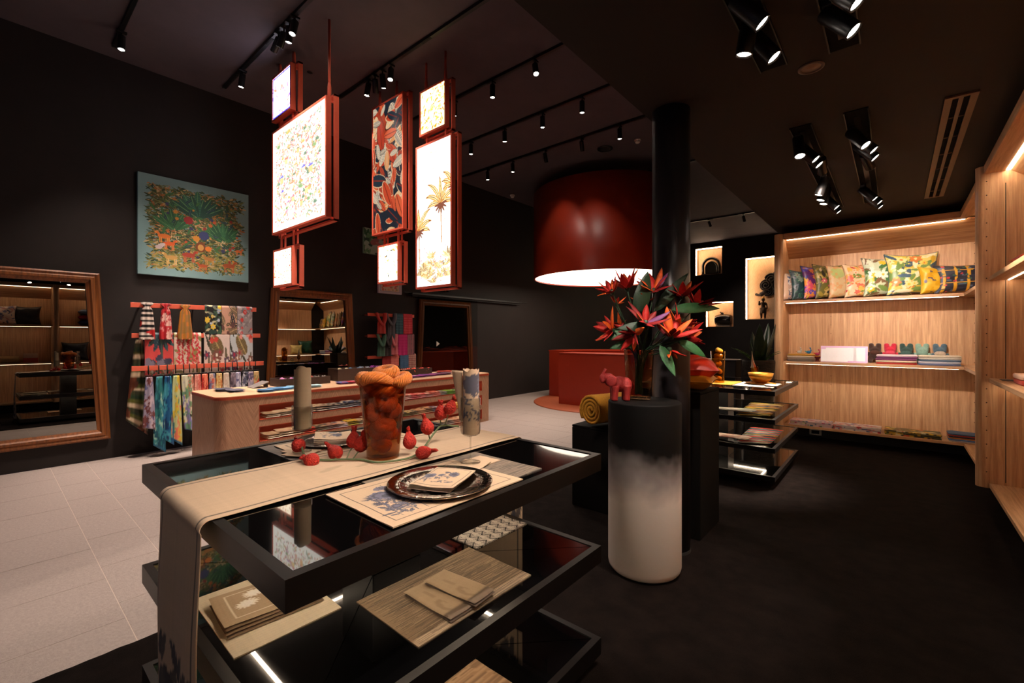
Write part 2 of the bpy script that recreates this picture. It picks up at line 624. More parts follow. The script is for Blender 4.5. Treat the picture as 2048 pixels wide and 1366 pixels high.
# ---- back wall with three lit display niches
nich = [(-5.27, -4.40, 3.49, 4.41), (-4.92, -4.05, 1.71, 2.55), (-3.69, -2.35, 1.93, 3.91)]
bw = MB()
xs = sorted({ROOM_L, SX + .1, *[n[0] for n in nich], *[n[1] for n in nich]})
zs = sorted({0, HC, *[n[2] for n in nich], *[n[3] for n in nich]})
for i in range(len(xs) - 1):
    for j in range(len(zs) - 1):
        cx_, cz_ = (xs[i] + xs[i + 1]) / 2, (zs[j] + zs[j + 1]) / 2
        if any(n[0] < cx_ < n[1] and n[2] < cz_ < n[3] for n in nich):
            continue
        bw.box(xs[i], xs[i + 1], Y1, Y1 + .5, zs[j], zs[j + 1])
wb = struct('wall_back', bw, M_wall)
M_chev = oak('oak_niche_chevron', 'z', (196, 150, 104), (232, 190, 146), chevron=.35)
for (a, b_, c_, d_) in nich:
    q = MB().box(a, b_, Y1 + .30, Y1 + .34, c_, d_)
    q.box(a, a + .012, Y1 + .02, Y1 + .30, c_, d_).box(b_ - .012, b_, Y1 + .02, Y1 + .30, c_, d_)
    q.box(a, b_, Y1 + .02, Y1 + .30, c_, c_ + .012).box(a, b_, Y1 + .02, Y1 + .30, d_ - .012, d_)
    n = q.build('niche_lining', M_chev, wb)
    e = MB().box(a + .013, a + .04, Y1 + .005, Y1 + .03, c_ + .01, d_ - .01).box(a + .04, b_ - .013, Y1 + .005, Y1 + .03, d_ - .04, d_ - .013)
    e.build('niche_light_strip', M_led, n)

# ---- left wall fittings: sliding door rail
rail = thing('sliding_door_rail', (ROOM_L, 5.1, 2.17), 'long black sliding door rail high on the dark left wall', 'rail')
MB().box(ROOM_L, ROOM_L + .11, 5.1, 8.28, 2.165, 2.20, bev=.004).build('rail_track', M_black, rail)
MB().box(ROOM_L + .055, ROOM_L + .085, 5.12, 8.24, 2.13, 2.164).build('rail_channel', M_blackm, rail)
tag(MB().box(ROOM_L, ROOM_L + .012, 5.0, 8.6, 2.20, 2.214).build('trim_1', M_black), kind='structure')
# ================================================================== lamps
M_lens = mat('lamp_reflector_glow', (255, 246, 236), .3, emit=(255, 241, 226), estr=26.0)
M_lens.cycles.emission_sampling = 'NONE'
def make_spot_meshes():
    # head local frame: pivot at origin, the lamp shines along -Z
    hb = MB().lathe([(.0, .02), (.030, .02), (.034, .014), (.034, -.13), (.0345, -.135), (.030, -.135), (.028, -.128)], 20, cap0=False, cap1=False)
    hb.lathe([(.028, -.128), (.0, -.128)], 20, cap0=False, cap1=False)
    return hb
def spot_thing(x, y, ztop, aim, power, angle, label, group, scale=1.0, color=NEUT, proto=None, drop=.055):
    t = thing('track_spotlight', (x, y, ztop), label, 'spotlight', group)
    if proto is None:
        ad = MB().box(-.018, .018, -.045, .045, -.022, 0, bev=.003).cyl((0, 0, -.02), (0, 0, -drop), .009, 10)
        a = ad.build('adapter', M_black, t, local=True)
        h = make_spot_meshes().build('lamp_head', M_black, t, local=True)
        l = MB().lathe([(.0, -.1285), (.0275, -.1285)], 20, cap0=False, cap1=False).build('lens', M_lens, h, local=True)
        SPOT['a'], SPOT['h'], SPOT['l'] = a.data, h.data, l.data
    else:
        a = bpy.data.objects.new('adapter', SPOT['a']); COL.objects.link(a); a.parent = t
        h = bpy.data.objects.new('lamp_head', SPOT['h']); COL.objects.link(h); h.parent = t
        l = bpy.data.objects.new('lens', SPOT['l']); COL.objects.link(l); l.parent = h
    h.location = (0, 0, -drop - .015)
    h.scale = (scale, scale, scale)
    d = Vector(aim) - Vector((x, y, ztop - drop - .015))
    h.rotation_euler = d.to_track_quat('-Z', 'Y').to_euler()
    if power > 0:
        ld = bpy.data.lights.new('lamp_light', 'SPOT')
        ld.energy = power * SPOT_K; ld.color = color; ld.spot_size = math.radians(angle); ld.spot_blend = .7
        ld.shadow_soft_size = .028
        lo = bpy.data.objects.new('lamp_light', ld); COL.objects.link(lo); lo.parent = h
        lo.location = (0, 0, -.145)
    return t
SPOT = {}
ORD = ['first', 'second', 'third', 'fourth', 'fifth', 'sixth', 'seventh', 'eighth', 'ninth', 'tenth', 'eleventh', 'twelfth', 'thirteenth', 'fourteenth', 'fifteenth', 'sixteenth', 'seventeenth', 'eighteenth']
TR = [(.93, -6.5, 'nearest the camera, at the upper left'), (2.0, -6.52, 'above the largest lightbox'), (3.08, -5.76, 'behind the tall hanging lightboxes'),
      (4.1, -6.3, 'fourth ceiling row, right of the lightboxes'), (5.15, -6.4, 'fifth ceiling row'), (6.2, -6.62, 'sixth ceiling row, in front of the red drum'),
      (8.35, -3.6, 'short one half hidden by the black column'), (12.8, -5.6, 'farthest one above the niches')]
for (yt, xl, wh) in TR:
    r_ = thing('lighting_track', ((xl - 1.3) / 2, yt, HC), 'thin black ceiling lighting track, ' + wh, 'light track', 'ceiling lighting tracks')
    MB().box(xl, -1.34, yt - .018, yt + .018, HC - .034, HC).build('track_profile', M_black, r_)
    MB().box(xl - .03, xl, yt - .02, yt + .02, HC - .036, HC, bev=.004).build('end_cap', M_black, r_)
    b = MB()
    for k in range(3):
        b.box(-5.2 + k * 1.3, -5.05 + k * 1.3, yt - .012, yt + .012, HC - .038, HC - .034)
    if xl < -5: b.build('live_end_feed', M_blackm, r_)
HSP = [  # x, y, aim, power, angle
    (-4.4, .93, (-5.0, 2.3, 3.3), 60, 50), (-3.3, .93, (-4.3, 3.3, 3.2), 70, 50),  # both added out of view to brighten the lightbox frames and rods
    (-6.115, .93, (-5.6, .8, 0), 260, 75),
    (-5.915, 2.0, (-6.45, 1.75, .9), 260, 50), (-4.907, 2.0, (-6.75, 1.75, 2.7), 42, 26), (-4.774, 2.0, (-6.5, 1.5, 1.3), 260, 34),
    (-4.646, 2.0, (-5.3, 2.0, .5), 200, 60), (-4.523, 2.0, (-4.2, .9, 0), 430, 80),
    (-4.946, 3.08, (-5.5, 2.7, .7), 300, 46), (-4.804, 3.08, (-6.6, 4.6, 1.4), 110, 30), (-4.646, 3.08, (-5.3, 4.0, .6), 300, 50), (-4.473, 3.08, (-3.7, 2.2, 0), 360, 75),
    (-3.143, 4.1, (-1.9, 3.1, .7), 200, 34), (-3.808, 4.1, (-3.9, 4.2, 0), 110, 75), (-4.503, 4.1, (-5.1, 4.6, .5), 260, 55),
    (-3.163, 5.15, (-3.2, 5.3, 0), 65, 70), (-3.814, 5.15, (-3.9, 5.3, 0), 65, 70), (-4.533, 5.15, (-4.6, 5.4, 0), 65, 70), (-5.26, 5.15, (-5.4, 5.2, .5), 110, 60),
    (-3.154, 6.2, (-3.1, 6.4, 0), 80, 60), (-3.818, 6.2, (-4.2, 7.4, 2.4), 16, 60), (-4.539, 6.2, (-4.9, 7.4, 2.4), 16, 60), (-5.265, 6.2, (-5.2, 6.4, 0), 80, 60), (-5.887, 6.2, (-5.9, 6.4, 0), 70, 55),
    (-3.39, 8.35, (-3.4, 9.2, 0), 90, 60), (-3.854, 12.8, (-3.5, 15.9, 1.5), 60, 50), (-2.997, 12.8, (-2.9, 15.9, 1.5), 60, 50)]
cnt = {}
for i, (x, y, aim, pw, an) in enumerate(HSP):
    k = cnt.get(y, 0); cnt[y] = k + 1
    wh = [t for t in TR if abs(t[0] - y) < .01][0][2]
    spot_thing(x, y, HC - .034, aim, pw, an, 'black spotlight, %s on the ceiling track %s' % (ORD[k], wh.split(',')[0]),
               'track spotlights on the high ceiling', 1.0, NEUT, SPOT or None)

# recessed slots in the low ceiling with clusters of larger spotlights
SLOT = [(-.505, 3.70, 6.3, 'left far slot'), (-.195, 3.67, 6.3, 'right far slot'), (-.505, .2, 2.80, 'left near slot'), (-.195, .2, 2.84, 'right near slot')]
for (x, a, b_, wh) in SLOT:
    t = thing('recessed_track_slot', (x, a, HS), 'long black lighting slot in the low ceiling, ' + wh, 'light track', 'lighting slots in the low ceiling')
    MB().box(x - .062, x + .062, a, b_, HS - .006, HS - .001).build('slot_liner', mat('deep_black', (4, 4, 4), .9, noise=.1, spec=.1), t)
    MB().box(x - .066, x - .060, a, b_, HS - .012, HS).box(x + .060, x + .066, a, b_, HS - .012, HS).build('slot_edge', M_black, t)
    MB().box(x - .018, x + .018, a + .1, b_ - .1, HS - .0078, HS - .0062).build('slot_rail', M_black, t)
LSP = [  # x, y, aim, power, angle, text
    (-0.536, 3.841, (-0.30, 3.26, 0.93), 60, 50, 'left far slot, nearest its front end'),
    (-0.540, 4.016, (0.74, 4.06, 1.29), 60, 44, 'left far slot, first of three in a row'),
    (-0.534, 4.163, (0.74, 4.20, 1.29), 60, 44, 'left far slot, second of three in a row'),
    (-0.457, 4.405, (-0.55, 7.30, 1.60), 240, 46, 'left far slot, third of three in a row'),
    (-0.488, 4.962, (-1.20, 4.90, 0.70), 300, 44, 'left far slot, mid cluster first'),
    (-0.504, 5.172, (-1.10, 4.85, 0.50), 220, 40, 'left far slot, mid cluster second'),
    (-0.505, 5.332, (-0.95, 5.00, 0.50), 220, 40, 'left far slot, mid cluster third'),
    (-0.544, 5.656, (0.73, 5.70, 1.29), 60, 40, 'left far slot, near its far end'),
    (-0.540, 5.861, (0.70, 5.98, 1.26), 60, 40, 'left far slot, farthest of all'),
    (-0.232, 3.957, (0.88, 3.58, 1.21), 90, 44, 'right far slot, nearest its front end'),
    (-0.208, 4.096, (1.11, 4.10, 1.32), 90, 40, 'right far slot, second from the front'),
    (-0.205, 4.276, (1.11, 4.28, 1.32), 90, 40, 'right far slot, third from the front'),
    (-0.179, 4.518, (0.40, 7.20, 1.60), 240, 46, 'right far slot, fourth from the front'),
    (-0.241, 5.552, (1.07, 5.56, 1.32), 60, 40, 'right far slot, third from the back'),
    (-0.208, 5.730, (1.11, 5.74, 1.32), 60, 40, 'right far slot, second from the back'),
    (-0.204, 5.937, (1.11, 5.95, 1.32), 70, 40, 'right far slot, rearmost'),
    (-0.511, 2.090, (0.68, 2.57, 1.30), 90, 50, 'left near slot, pointing away from the table'),
    (-0.497, 2.244, (-1.02, 2.42, 0.30), 190, 42, 'left near slot, pointing straight down'),
    (-0.511, 2.387, (0.60, 2.66, 1.19), 60, 40, 'left near slot, beside the round downlight'),
    (-0.203, 2.231, (1.08, 2.27, 1.29), 90, 50, 'right near slot, cut by the photo top'),
    (-0.227, 2.429, (1.05, 2.47, 1.29), 90, 50, 'right near slot, wholly in view'),
    (-.50, 1.70, (-1.40, 1.05, .9), 120, 50, 'left near slot, added unseen above the set table'), (-.50, .95, (-1.18, 2.6, 1.4), 130, 26, 'left near slot, added unseen for the flowers'),  # unseen lamps, added to brighten the set table and the flowers
    (-.20, 1.2, (-1.25, .95, .6), 75, 44, 'right near slot, added unseen above the set table'), (-.20, .6, (-1.3, .8, .5), 60, 46, 'right near slot, added unseen at its front end')]  # two more added out of view, to light the set table
for (x, y, aim, pw, an, tx) in LSP:
    spot_thing(x, y, HS - .008, aim, pw, an, 'large spotlight in the low ceiling, ' + tx, 'spotlights in the low ceiling slots', 1.08, NEUT, SPOT, .022)
# unseen lamp of the same kind, added behind the camera to light the trays
spot_thing(-1.05, -.85, HS - .03, (-1.45, .45, .45), 8, 44, 'large black spotlight added unseen to light the front of the set table', 'spotlights in the low ceiling slots', 1.12, NEUT, SPOT, .05)

# small ceiling fittings
M_white = mat('white_plastic', (222, 214, 206), .45, noise=.03)
for (x, y, lb) in ((-3.19, 6.9, 'small white smoke detector on the ceiling beside the black column'), (-6.61, 7.78, 'small white smoke detector on the ceiling left of the red drum')):
    t = thing('smoke_detector', (x, y, HC), lb, 'smoke detector', 'smoke detectors')
    MB().lathe([(.055, 0), (.055, -.02), (.048, -.028)], 24, (x, y, HC)).build('base_ring', M_white, t)
    MB().lathe([(.040, -.028), (.040, -.05), (.028, -.062), (0, -.062)], 24, (x, y, HC)).build('sensor_cap', M_white, t)
t = thing('ceiling_speaker', (-3.77, 6.88, HC), 'round black ceiling speaker left of the smoke detector', 'speaker')
MB().lathe([(.13, 0), (.13, -.012), (.115, -.016)], 32, (-3.77, 6.88, HC)).build('speaker_ring', M_black, t)
MB().lathe([(.112, -.012), (.06, -.02), (0, -.022)], 32, (-3.77, 6.88, HC)).build('speaker_grille', M_blackm, t)
t = thing('mini_downlight', (-5.4, 2.567, HC), 'tiny lit downlight in the high ceiling right of the small blue lightbox', 'downlight')
MB().lathe([(.032, 0), (.032, -.006), (.024, -.008)], 20, (-5.4, 2.567, HC)).build('trim_ring', M_black, t)
MB().lathe([(.022, -.007), (0, -.007)], 20, (-5.4, 2.567, HC), cap0=False).build('lens', M_ledw, t)
t = thing('recessed_downlight', (-.35, 2.937, HS), 'unlit recessed round downlight in the low ceiling', 'downlight')
MB().lathe([(.062, 0), (.062, -.005), (.048, -.007), (.046, 0)], 28, (-.35, 2.937, HS), cap0=False, cap1=False).build('trim_ring', mat('bronze_trim', (70, 50, 40), .4, noise=.1), t)
MB().lathe([(.046, -.002), (.022, -.003), (.018, -.006), (0, -.006)], 24, (-.35, 2.937, HS), cap0=False).build('reflector', mat('dull_reflector', (120, 96, 80), .35, metal=.4, noise=.2), t)
t = thing('linear_air_vent', (.31, 3.87, HS), 'long brown slotted air vent in the low ceiling near the shelves', 'air vent')
M_vent = mat('bronze_vent_frame', (92, 66, 44), .5, noise=.08)
MB().box(.235, .27, 3.87, 6.45, HS - .014, HS).box(.35, .385, 3.87, 6.45, HS - .014, HS).box(.30, .32, 3.87, 6.45, HS - .014, HS).box(.235, .385, 3.84, 3.87, HS - .014, HS).box(.235, .385, 6.45, 6.48, HS - .014, HS).build('vent_frame', M_vent, t)
for xx in (.27, .32):
    MB().box(xx, xx + .03, 3.87, 6.45, HS - .004, HS - .001).build('vent_slot', mat('deep_black', (4, 4, 4), .9, noise=.1, spec=.1), t)
for k in range(6):
    MB().box(.271, .299, 4.2 + k * .4, 4.206 + k * .4, HS - .012, HS - .004).box(.321, .349, 4.2 + k * .4, 4.206 + k * .4, HS - .012, HS - .004).build('vent_blade', M_vent, t)
t = thing('dome_camera', (ROOM_L, 6.0, 2.33), 'small black security camera on the dark wall above the sliding door rail', 'camera')
MB().box(ROOM_L, ROOM_L + .03, 5.95, 6.05, 2.28, 2.38, bev=.006).build('camera_mount', M_black, t)
MB().ell((ROOM_L + .08, 6.0, 2.33), .06, .055, .055).build('camera_dome', mat('black_gloss', (8, 8, 9), .08), t)
MB().lathe([(.02, 0), (.016, .012), (0, .014)], 16, (ROOM_L + .115, 5.97, 2.34)).build('camera_lens', mat('lens_glass', (30, 30, 40), .05), t)
# ================================================================== column, drum, cash desk, plinth, pedestals
M_col = mat('black_satin_paint', (42, 40, 44), .34, noise=.08, nscale=6, spec=.6)
CX_, CY_ = -1.118, 2.92
t = thing('round_column', (CX_, CY_, 0), 'tall black round column rising to the low ceiling behind the plinth', 'column')
t['kind'] = 'structure'
MB().lathe([(.118, .0), (.118, HS - .002)], 64, (CX_, CY_, 0)).build('column_shaft', M_col, t)
MB().lathe([(.1225, 0), (.1225, .03), (.119, .034)], 64, (CX_, CY_, 0), cap0=False, cap1=False).build('column_base_ring', M_blackm, t)

DX, DY, DR = -4.66, 8.5, 1.5
t = thing('drum_canopy', (DX, DY, 2.6), 'huge red drum canopy hanging from the ceiling above the cash desk', 'lamp')
MB().lathe([(DR, 2.60), (DR, 4.36), (DR - .03, 4.36), (DR - .03, 2.60)], 96, (DX, DY, 0), cap0=False, cap1=False).lathe([(DR, 2.60), (DR - .03, 2.60)], 96, (DX, DY, 0), cap0=False, cap1=False).build('drum_shell', M_terra, t)
MB().lathe([(DR - .03, 4.34), (0, 4.34)], 96, (DX, DY, 0), cap0=False).build('drum_lid', M_terra, t)
MB().lathe([(0, 2.625), (DR - .031, 2.625)], 96, (DX, DY, 0), cap0=False, cap1=False).build('light_diffuser', mat('drum_diffuser_glow', (255, 245, 235), .6, emit=(255, 236, 212), estr=4.0), t)
b = MB()
for a in (0.6, 2.7, 4.8):
    b.cyl((DX + .9 * math.cos(a), DY + .9 * math.sin(a), 4.34), (DX + .9 * math.cos(a), DY + .9 * math.sin(a), HC), .012, 10)
b.build('hanger_rod', M_black, t)

t = thing('cash_desk', (DX, DY, 0), 'round terracotta cash desk on a circular base under the drum', 'counter')
MB().lathe([(0, .022), (DR - .02, .022), (DR, .012), (DR, .0)], 96, (DX, DY, 0), cap0=False, cap1=False).build('round_base', mat('terracotta_floor', (168, 84, 52), .5, noise=.06, nscale=12), t)
def arc_wall(mb, r0, r1, a0, a1, z0, z1, n, c):
    pts = [(r1, a0 + (a1 - a0) * i / n) for i in range(n + 1)] + [(r0, a1 - (a1 - a0) * i / n) for i in range(n + 1)]
    pl = [(c[0] + r * math.cos(a), c[1] + r * math.sin(a)) for r, a in pts]
    vs = [(p[0], p[1], z0) for p in pl] + [(p[0], p[1], z1) for p in pl]
    m = len(pl); fs = [(i, (i + 1) % m, m + (i + 1) % m, m + i) for i in range(m)]
    for i in range(n):
        fs.append((m + i, m + i + 1, m + 2 * n - i, m + 2 * n + 1 - i))
        fs.append((i, 2 * n + 1 - i, 2 * n - i, i + 1))
    mb.add(vs, fs, 0, False)
    return mb
arc_wall(MB(), 1.05, 1.44, PI, .25, .022, 1.05, 40, (DX, DY)).build('back_counter', M_terra, t)
arc_wall(MB(), 1.03, 1.46, PI, .25, 1.052, 1.075, 40, (DX, DY)).build('back_worktop', M_terra, t)
MB().box(-5.23, -3.45, 7.62, 8.12, .022, 1.04, bev=.004).build('front_counter', M_terra, t)
MB().box(-5.235, -3.44, 7.61, 8.13, 1.042, 1.062, bev=.003).build('front_worktop', M_terra, t)
MB().box(-5.231, -5.0, 7.6195, 7.62, .03, 1.03).build('access_panel', M_terra, t)

# gradient plinth
PX, PY = -1.146, 2.57
mg = bpy.data.materials.new('black_to_white_plinth'); mg.use_nodes = True
nt = mg.node_tree; b_ = nt.nodes['Principled BSDF']; L = nt.links.new; N = nt.nodes.new
tc = N('ShaderNodeTexCoord'); sp = N('ShaderNodeSeparateXYZ'); L(tc.outputs['Object'], sp.inputs[0])
mp = N('ShaderNodeMapping'); mp.inputs['Scale'].default_value = (3, 3, 3); L(tc.outputs['Object'], mp.inputs['Vector'])
nz = N('ShaderNodeTexNoise'); nz.inputs['Scale'].default_value = 1.3; nz.inputs['Detail'].default_value = 3; L(mp.outputs['Vector'], nz.inputs['Vector'])
k1 = N('ShaderNodeMath'); k1.operation = 'MULTIPLY_ADD'; L(nz.outputs['Fac'], k1.inputs[0]); k1.inputs[1].default_value = .34; k1.inputs[2].default_value = -.17
k2 = N('ShaderNodeMath'); k2.operation = 'ADD'; L(sp.outputs['Z'], k2.inputs[0]); L(k1.outputs[0], k2.inputs[1])
cr = N('ShaderNodeValToRGB'); el = cr.color_ramp.elements
el[0].position = .42; el[0].color = (*lin((220, 210, 202)), 1)
el[1].position = .74; el[1].color = (*lin((7, 6, 6)), 1)
e = el.new(.58); e.color = (*lin((150, 144, 144)), 1)
L(k2.outputs[0], cr.inputs['Fac']); L(cr.outputs['Color'], b_.inputs['Base Color']); b_.inputs['Roughness'].default_value = .7; b_.inputs['Specular IOR Level'].default_value = .15
t = thing('gradient_plinth', (PX, PY, .012), 'round plinth fading from black on top to white, holding flowers and a red elephant', 'plinth')
R_ = .211
MB().lathe([(R_ - .035, .015), (R_ - .015, .022), (R_ - .004, .036), (R_, .055), (R_, 1.004), (R_ - .003, 1.01), (R_ - .009, 1.013), (0, 1.013)], 72, (PX, PY, 0)).build('plinth_body', mg, t)

# black pedestals behind the column
M_ped = mat('black_pedestal_laminate', (12, 10, 9), .8, spec=.15, noise=.1, nscale=40)
t = thing('tall_pedestal', (-1.2, 3.34, .012), 'tall black box pedestal right of the column carrying two cushions', 'pedestal')
MB().box(-1.42, -1.0, 3.134, 3.56, .015, 1.0, bev=.004).build('pedestal_body', M_ped, t)
MB().box(-1.42, -1.0, 3.134, 3.56, 1.002, 1.02, bev=.004).build('pedestal_top', M_ped, t)
t = thing('low_pedestal', (-1.75, 3.35, .012), 'low black box pedestal left of the plinth carrying the yellow roll', 'pedestal')
MB().box(-2.02, -1.46, 3.134, 3.56, .015, .655, bev=.004).build('pedestal_body', M_ped, t)
MB().box(-2.02, -1.46, 3.134, 3.56, .657, .675, bev=.004).build('pedestal_top', M_ped, t)

# ================================================================== tiered glass display tables
M_glass_b = mat('black_glass', (6, 6, 7), .025, spec=.75, ior=1.6, coat=.3, noise=.05, nscale=4)
M_rim = mat('brown_black_anodised', (21, 17, 16), .38, metal=.3, noise=.08, nscale=30)
M_ledt = mat('under_tray_glow', (255, 240, 220), .5, emit=(255, 228, 196), estr=26.0)
TZ = (.9, .51, .12)
def display_table(x0, x1, y0, y1, label, TZ=TZ, TK=.07):
    cx, cy = (x0 + x1) / 2, (y0 + y1) / 2
    t = thing('tiered_display_table', (cx, cy, .012), label, 'display table', 'tiered black glass display tables')
    for k, zt in enumerate(TZ):
        r = .028
        b = MB()
        b.prism([(x0, y0), (x1, y0), (x1 - r, y0 + r), (x0 + r, y0 + r)], 'z', zt - TK, zt)
        b.prism([(x1, y0), (x1, y1), (x1 - r, y1 - r), (x1 - r, y0 + r)], 'z', zt - TK, zt)
        b.prism([(x1, y1), (x0, y1), (x0 + r, y1 - r), (x1 - r, y1 - r)], 'z', zt - TK, zt)
        b.prism([(x0, y1), (x0, y0), (x0 + r, y0 + r), (x0 + r, y1 - r)], 'z', zt - TK, zt)
        b.box(x0 + r, x1 - r, y0 + r, y1 - r, zt - TK + .004, zt - .012)
        tr = b.build('tray_frame', M_rim, t)
        a, c, d, e = x0 + r + .001, x1 - r - .001, y0 + r + .001, y1 - r - .001
        if k == 0:
            MB().box(a, c, d, e, zt - .0115, zt - .003).build('glass_pane', M_glass_b, tr)
        else:
            g = .0022
            for tri in (((a + g, d), (c - g, d), (cx, cy - g)), ((c, d + g), (c, e - g), (cx + g, cy)), ((c - g, e), (a + g, e), (cx, cy + g)), ((a, e - g), (a, d + g), (cx - g, cy))):
                MB().prism(list(tri), 'z', zt - .0115, zt - .003).build('glass_pane', M_glass_b, tr)
        if k < len(TZ) - 1:
            i_ = .27; zb = zt - TK
            lb = MB()
            w_ = .006
            lb.box(x0 + i_, x1 - i_, y0 + i_ - w_, y0 + i_ + w_, zb - .006, zb - .0005).box(x0 + i_, x1 - i_, y1 - i_ - w_, y1 - i_ + w_, zb - .006, zb - .0005)
            lb.box(x0 + i_ - w_, x0 + i_ + w_, y0 + i_, y1 - i_, zb - .006, zb - .0005).box(x1 - i_ - w_, x1 - i_ + w_, y0 + i_, y1 - i_, zb - .006, zb - .0005)
            lb.build('light_strip', M_ledt, tr)
    pb = MB()
    for za, zb in [(TZ[k + 1], TZ[k] - TK) for k in range(len(TZ) - 1)]:
        pb.box(cx - .11, cx + .11, cy - .11, cy + .11, za - .003, zb, bev=.003)
    pb.build('centre_post', M_black, t)
    MB().box(x0 + .16, x1 - .16, y0 + .16, y1 - .16, .0155, TZ[-1] - TK, bev=.003).build('base_plinth', M_blackm, t)
    return t
display_table(-2.23, -.95, .40, 1.70, 'black glass tiered display table in the foreground set with linens and a vase')
display_table(-2.10, -.82, 4.60, 5.88, 'black glass tiered display table at the back before the wooden shelves', (.9, .645, .385, .13), .042)

# ================================================================== oak display island
M_isl = oak('oak_chevron_island', 'z', (150, 108, 82), (196, 152, 122), chevron=.30)
M_lip = mat('terracotta_edge', (170, 66, 38), .4, noise=.05)
IX0, IX1, IY0, IY1, IZ = -6.02, -5.12, 1.50, 5.48, .785
t = thing('display_island', ((IX0 + IX1) / 2, (IY0 + IY1) / 2, 0), 'long oak herringbone display island with terracotta edged shelves full of folded scarves', 'counter')
ISL = t
sl = [(.05, .21), (.28, .44), (.51, .67)]
SY0, SY1 = 1.89, 5.26
body = MB()
def rrect(x0, x1, y0, y1, r, n=8):
    p = []
    for (cx, cy, a0) in ((x1 - r, y1 - r, 0), (x0 + r, y1 - r, PI / 2), (x0 + r, y0 + r, PI), (x1 - r, y0 + r, 1.5 * PI)):
        for i in range(n + 1):
            a = a0 + PI / 2 * i / n
            p.append((cx + r * math.cos(a), cy + r * math.sin(a)))
    return p
FX = IX1 - .34   # depth of the shelves
def outl(x0, x1, y0, y1, r):
    return rrect(x0, x1, y0, y1, r)
for (za, zb) in ((.0, .05), (.21, .28), (.44, .51), (.67, IZ - .03)):
    body.prism(outl(IX0, IX1, IY0, IY1, .10), 'z', za, zb)
for (za, zb) in sl:
    body.prism([(FX, IY0), (FX, IY1)] + [p for p in outl(IX0, IX1, IY0, IY1, .10) if p[0] < IX0 + .11], 'z', za, zb)
    body.prism([(FX, IY0)] + [(IX1 - .10, IY0)] + [(IX1 - .10 + .10 * math.sin(PI / 2 * i / 8), IY0 + .10 - .10 * math.cos(PI / 2 * i / 8)) for i in range(1, 9)] + [(IX1, SY0), (FX, SY0)], 'z', za, zb)
    body.prism([(FX, SY1), (IX1, SY1), (IX1, IY1 - .10)] + [(IX1 - .10 + .10 * math.cos(PI / 2 * i / 8), IY1 - .10 + .10 * math.sin(PI / 2 * i / 8)) for i in range(1, 9)] + [(FX, IY1)], 'z', za, zb)
body.build('island_body', M_isl, t)
M_itop = oak('oak_island_top', 'y', (196, 156, 122), (222, 184, 150))
top = MB().prism(outl(IX0, IX1 - .0, IY0, IY1, .10), 'z', IZ - .006, IZ).build('island_top', M_itop, t)
MB().prism(outl(IX0 - .006, IX1 + .006, IY0 - .006, IY1 + .006, .105), 'z', IZ - .032, IZ - .0065).build('top_edge_band', M_lip, t)
M_ledi = mat('shelf_slot_glow', (255, 240, 220), .5, emit=(255, 226, 190), estr=6.0)
for (za, zb) in sl:
    q = MB()
    q.box(FX + .001, IX1 + .003, SY0, SY1, za, za + .006).box(FX + .001, IX1 + .003, SY0, SY1, zb - .006, zb)
    q.box(FX + .001, IX1 + .003, SY0, SY0 + .006, za, zb).box(FX + .001, IX1 + .003, SY1 - .006, SY1, za, zb).box(FX + .001, FX + .006, SY0, SY1, za, zb)
    n = q.build('slot_lining', M_lip, t)
    MB().box(IX1 - .11, IX1 - .09, SY0 + .02, SY1 - .02, zb - .0095, zb - .0065).build('slot_light', M_ledi, n)

# ================================================================== oak wall shelving
def nose_panel(name, parent, axis, a0, a1, f, bk, z0, z1, m):
    """upright panel between a0..a1 along its thickness, front edge f (rounded nose), back edge bk"""
    r = (a1 - a0) / 2
    sgn = 1 if bk > f else -1
    pts = [(a0, bk)]
    for i in range(9):
        an = PI * i / 8
        pts.append(((a0 + a1) / 2 - r * math.cos(an), f + sgn * (r - r * math.sin(an))))
    pts.append((a1, bk))
    if axis == 'x':
        pl = pts
    else:
        pl = [(p[1], p[0]) for p in pts]
    return MB().prism(pl, 'z', z0, z1).build(name, m, parent)
def holes(parent, pts):
    pass
S0, S1, S2, ZT0, ZT1 = .21, 1.06, 1.88, 2.62, 2.78
M_hole = mat('shelf_pin_hole', (60, 40, 26), .8, noise=.1)
BF, BB = 7.05, 7.45      # front / back of the back unit
bu = thing('oak_shelving', (-.3, 7.25, .17), 'tall oak shelving unit facing the camera with a row of printed cushions', 'shelving')
MB().box(-1.15, .98, BB - .02, BB, .17, ZT1).build('back_panel', M_oakz, bu)
nose_panel('side_panel', bu, 'x', -1.262, -1.152, 6.99, BB, .17, ZT1, M_oakz)
CORN = .0
for k, (zt, th) in enumerate(((S0, .032), (S1, .034), (S2, .034))):
    s_ = MB().box(-1.151, .98, BF, BB - .021, zt - th, zt, bev=.002).build('shelf_board', M_oakx, bu)
    if k:
        MB().box(-1.13, .545, BF + .05, BF + .06, zt - th - .0035, zt - th - .0005).build('light_strip', M_led, s_)
cn = MB().box(-1.151, .615, BF - .03, BF + .09, 2.715, 2.785, bev=.003).box(-1.151, .98, BF + .09, BB - .021, 2.765, 2.785)
cn.prism([(BF + .118, 2.715), (BF + .118, 2.73), (BB - .022, 2.51), (BB - .022, 2.49)], 'x', -1.15, .98)
c = cn.build('cornice', M_oakx, bu)
MB().box(-1.13, .60, BF + .094, BF + .110, 2.713, 2.722).build('light_strip', M_led, c)
hb = MB()
for xx in (-.66, .70, .80 - .62 + .62):
    for k in range(20):
        zz = .4 + k * .115
        hb.cyl((xx, BB - .0205, zz), (xx, BB - .0215, zz), .0045, 8)
hb.build('pin_holes', M_hole, bu)['kind'] = 'stuff'
MB().box(-1.2, .98, BB - .06, BB - .02, .016, .17).build('recessed_kick', M_blackm, bu)

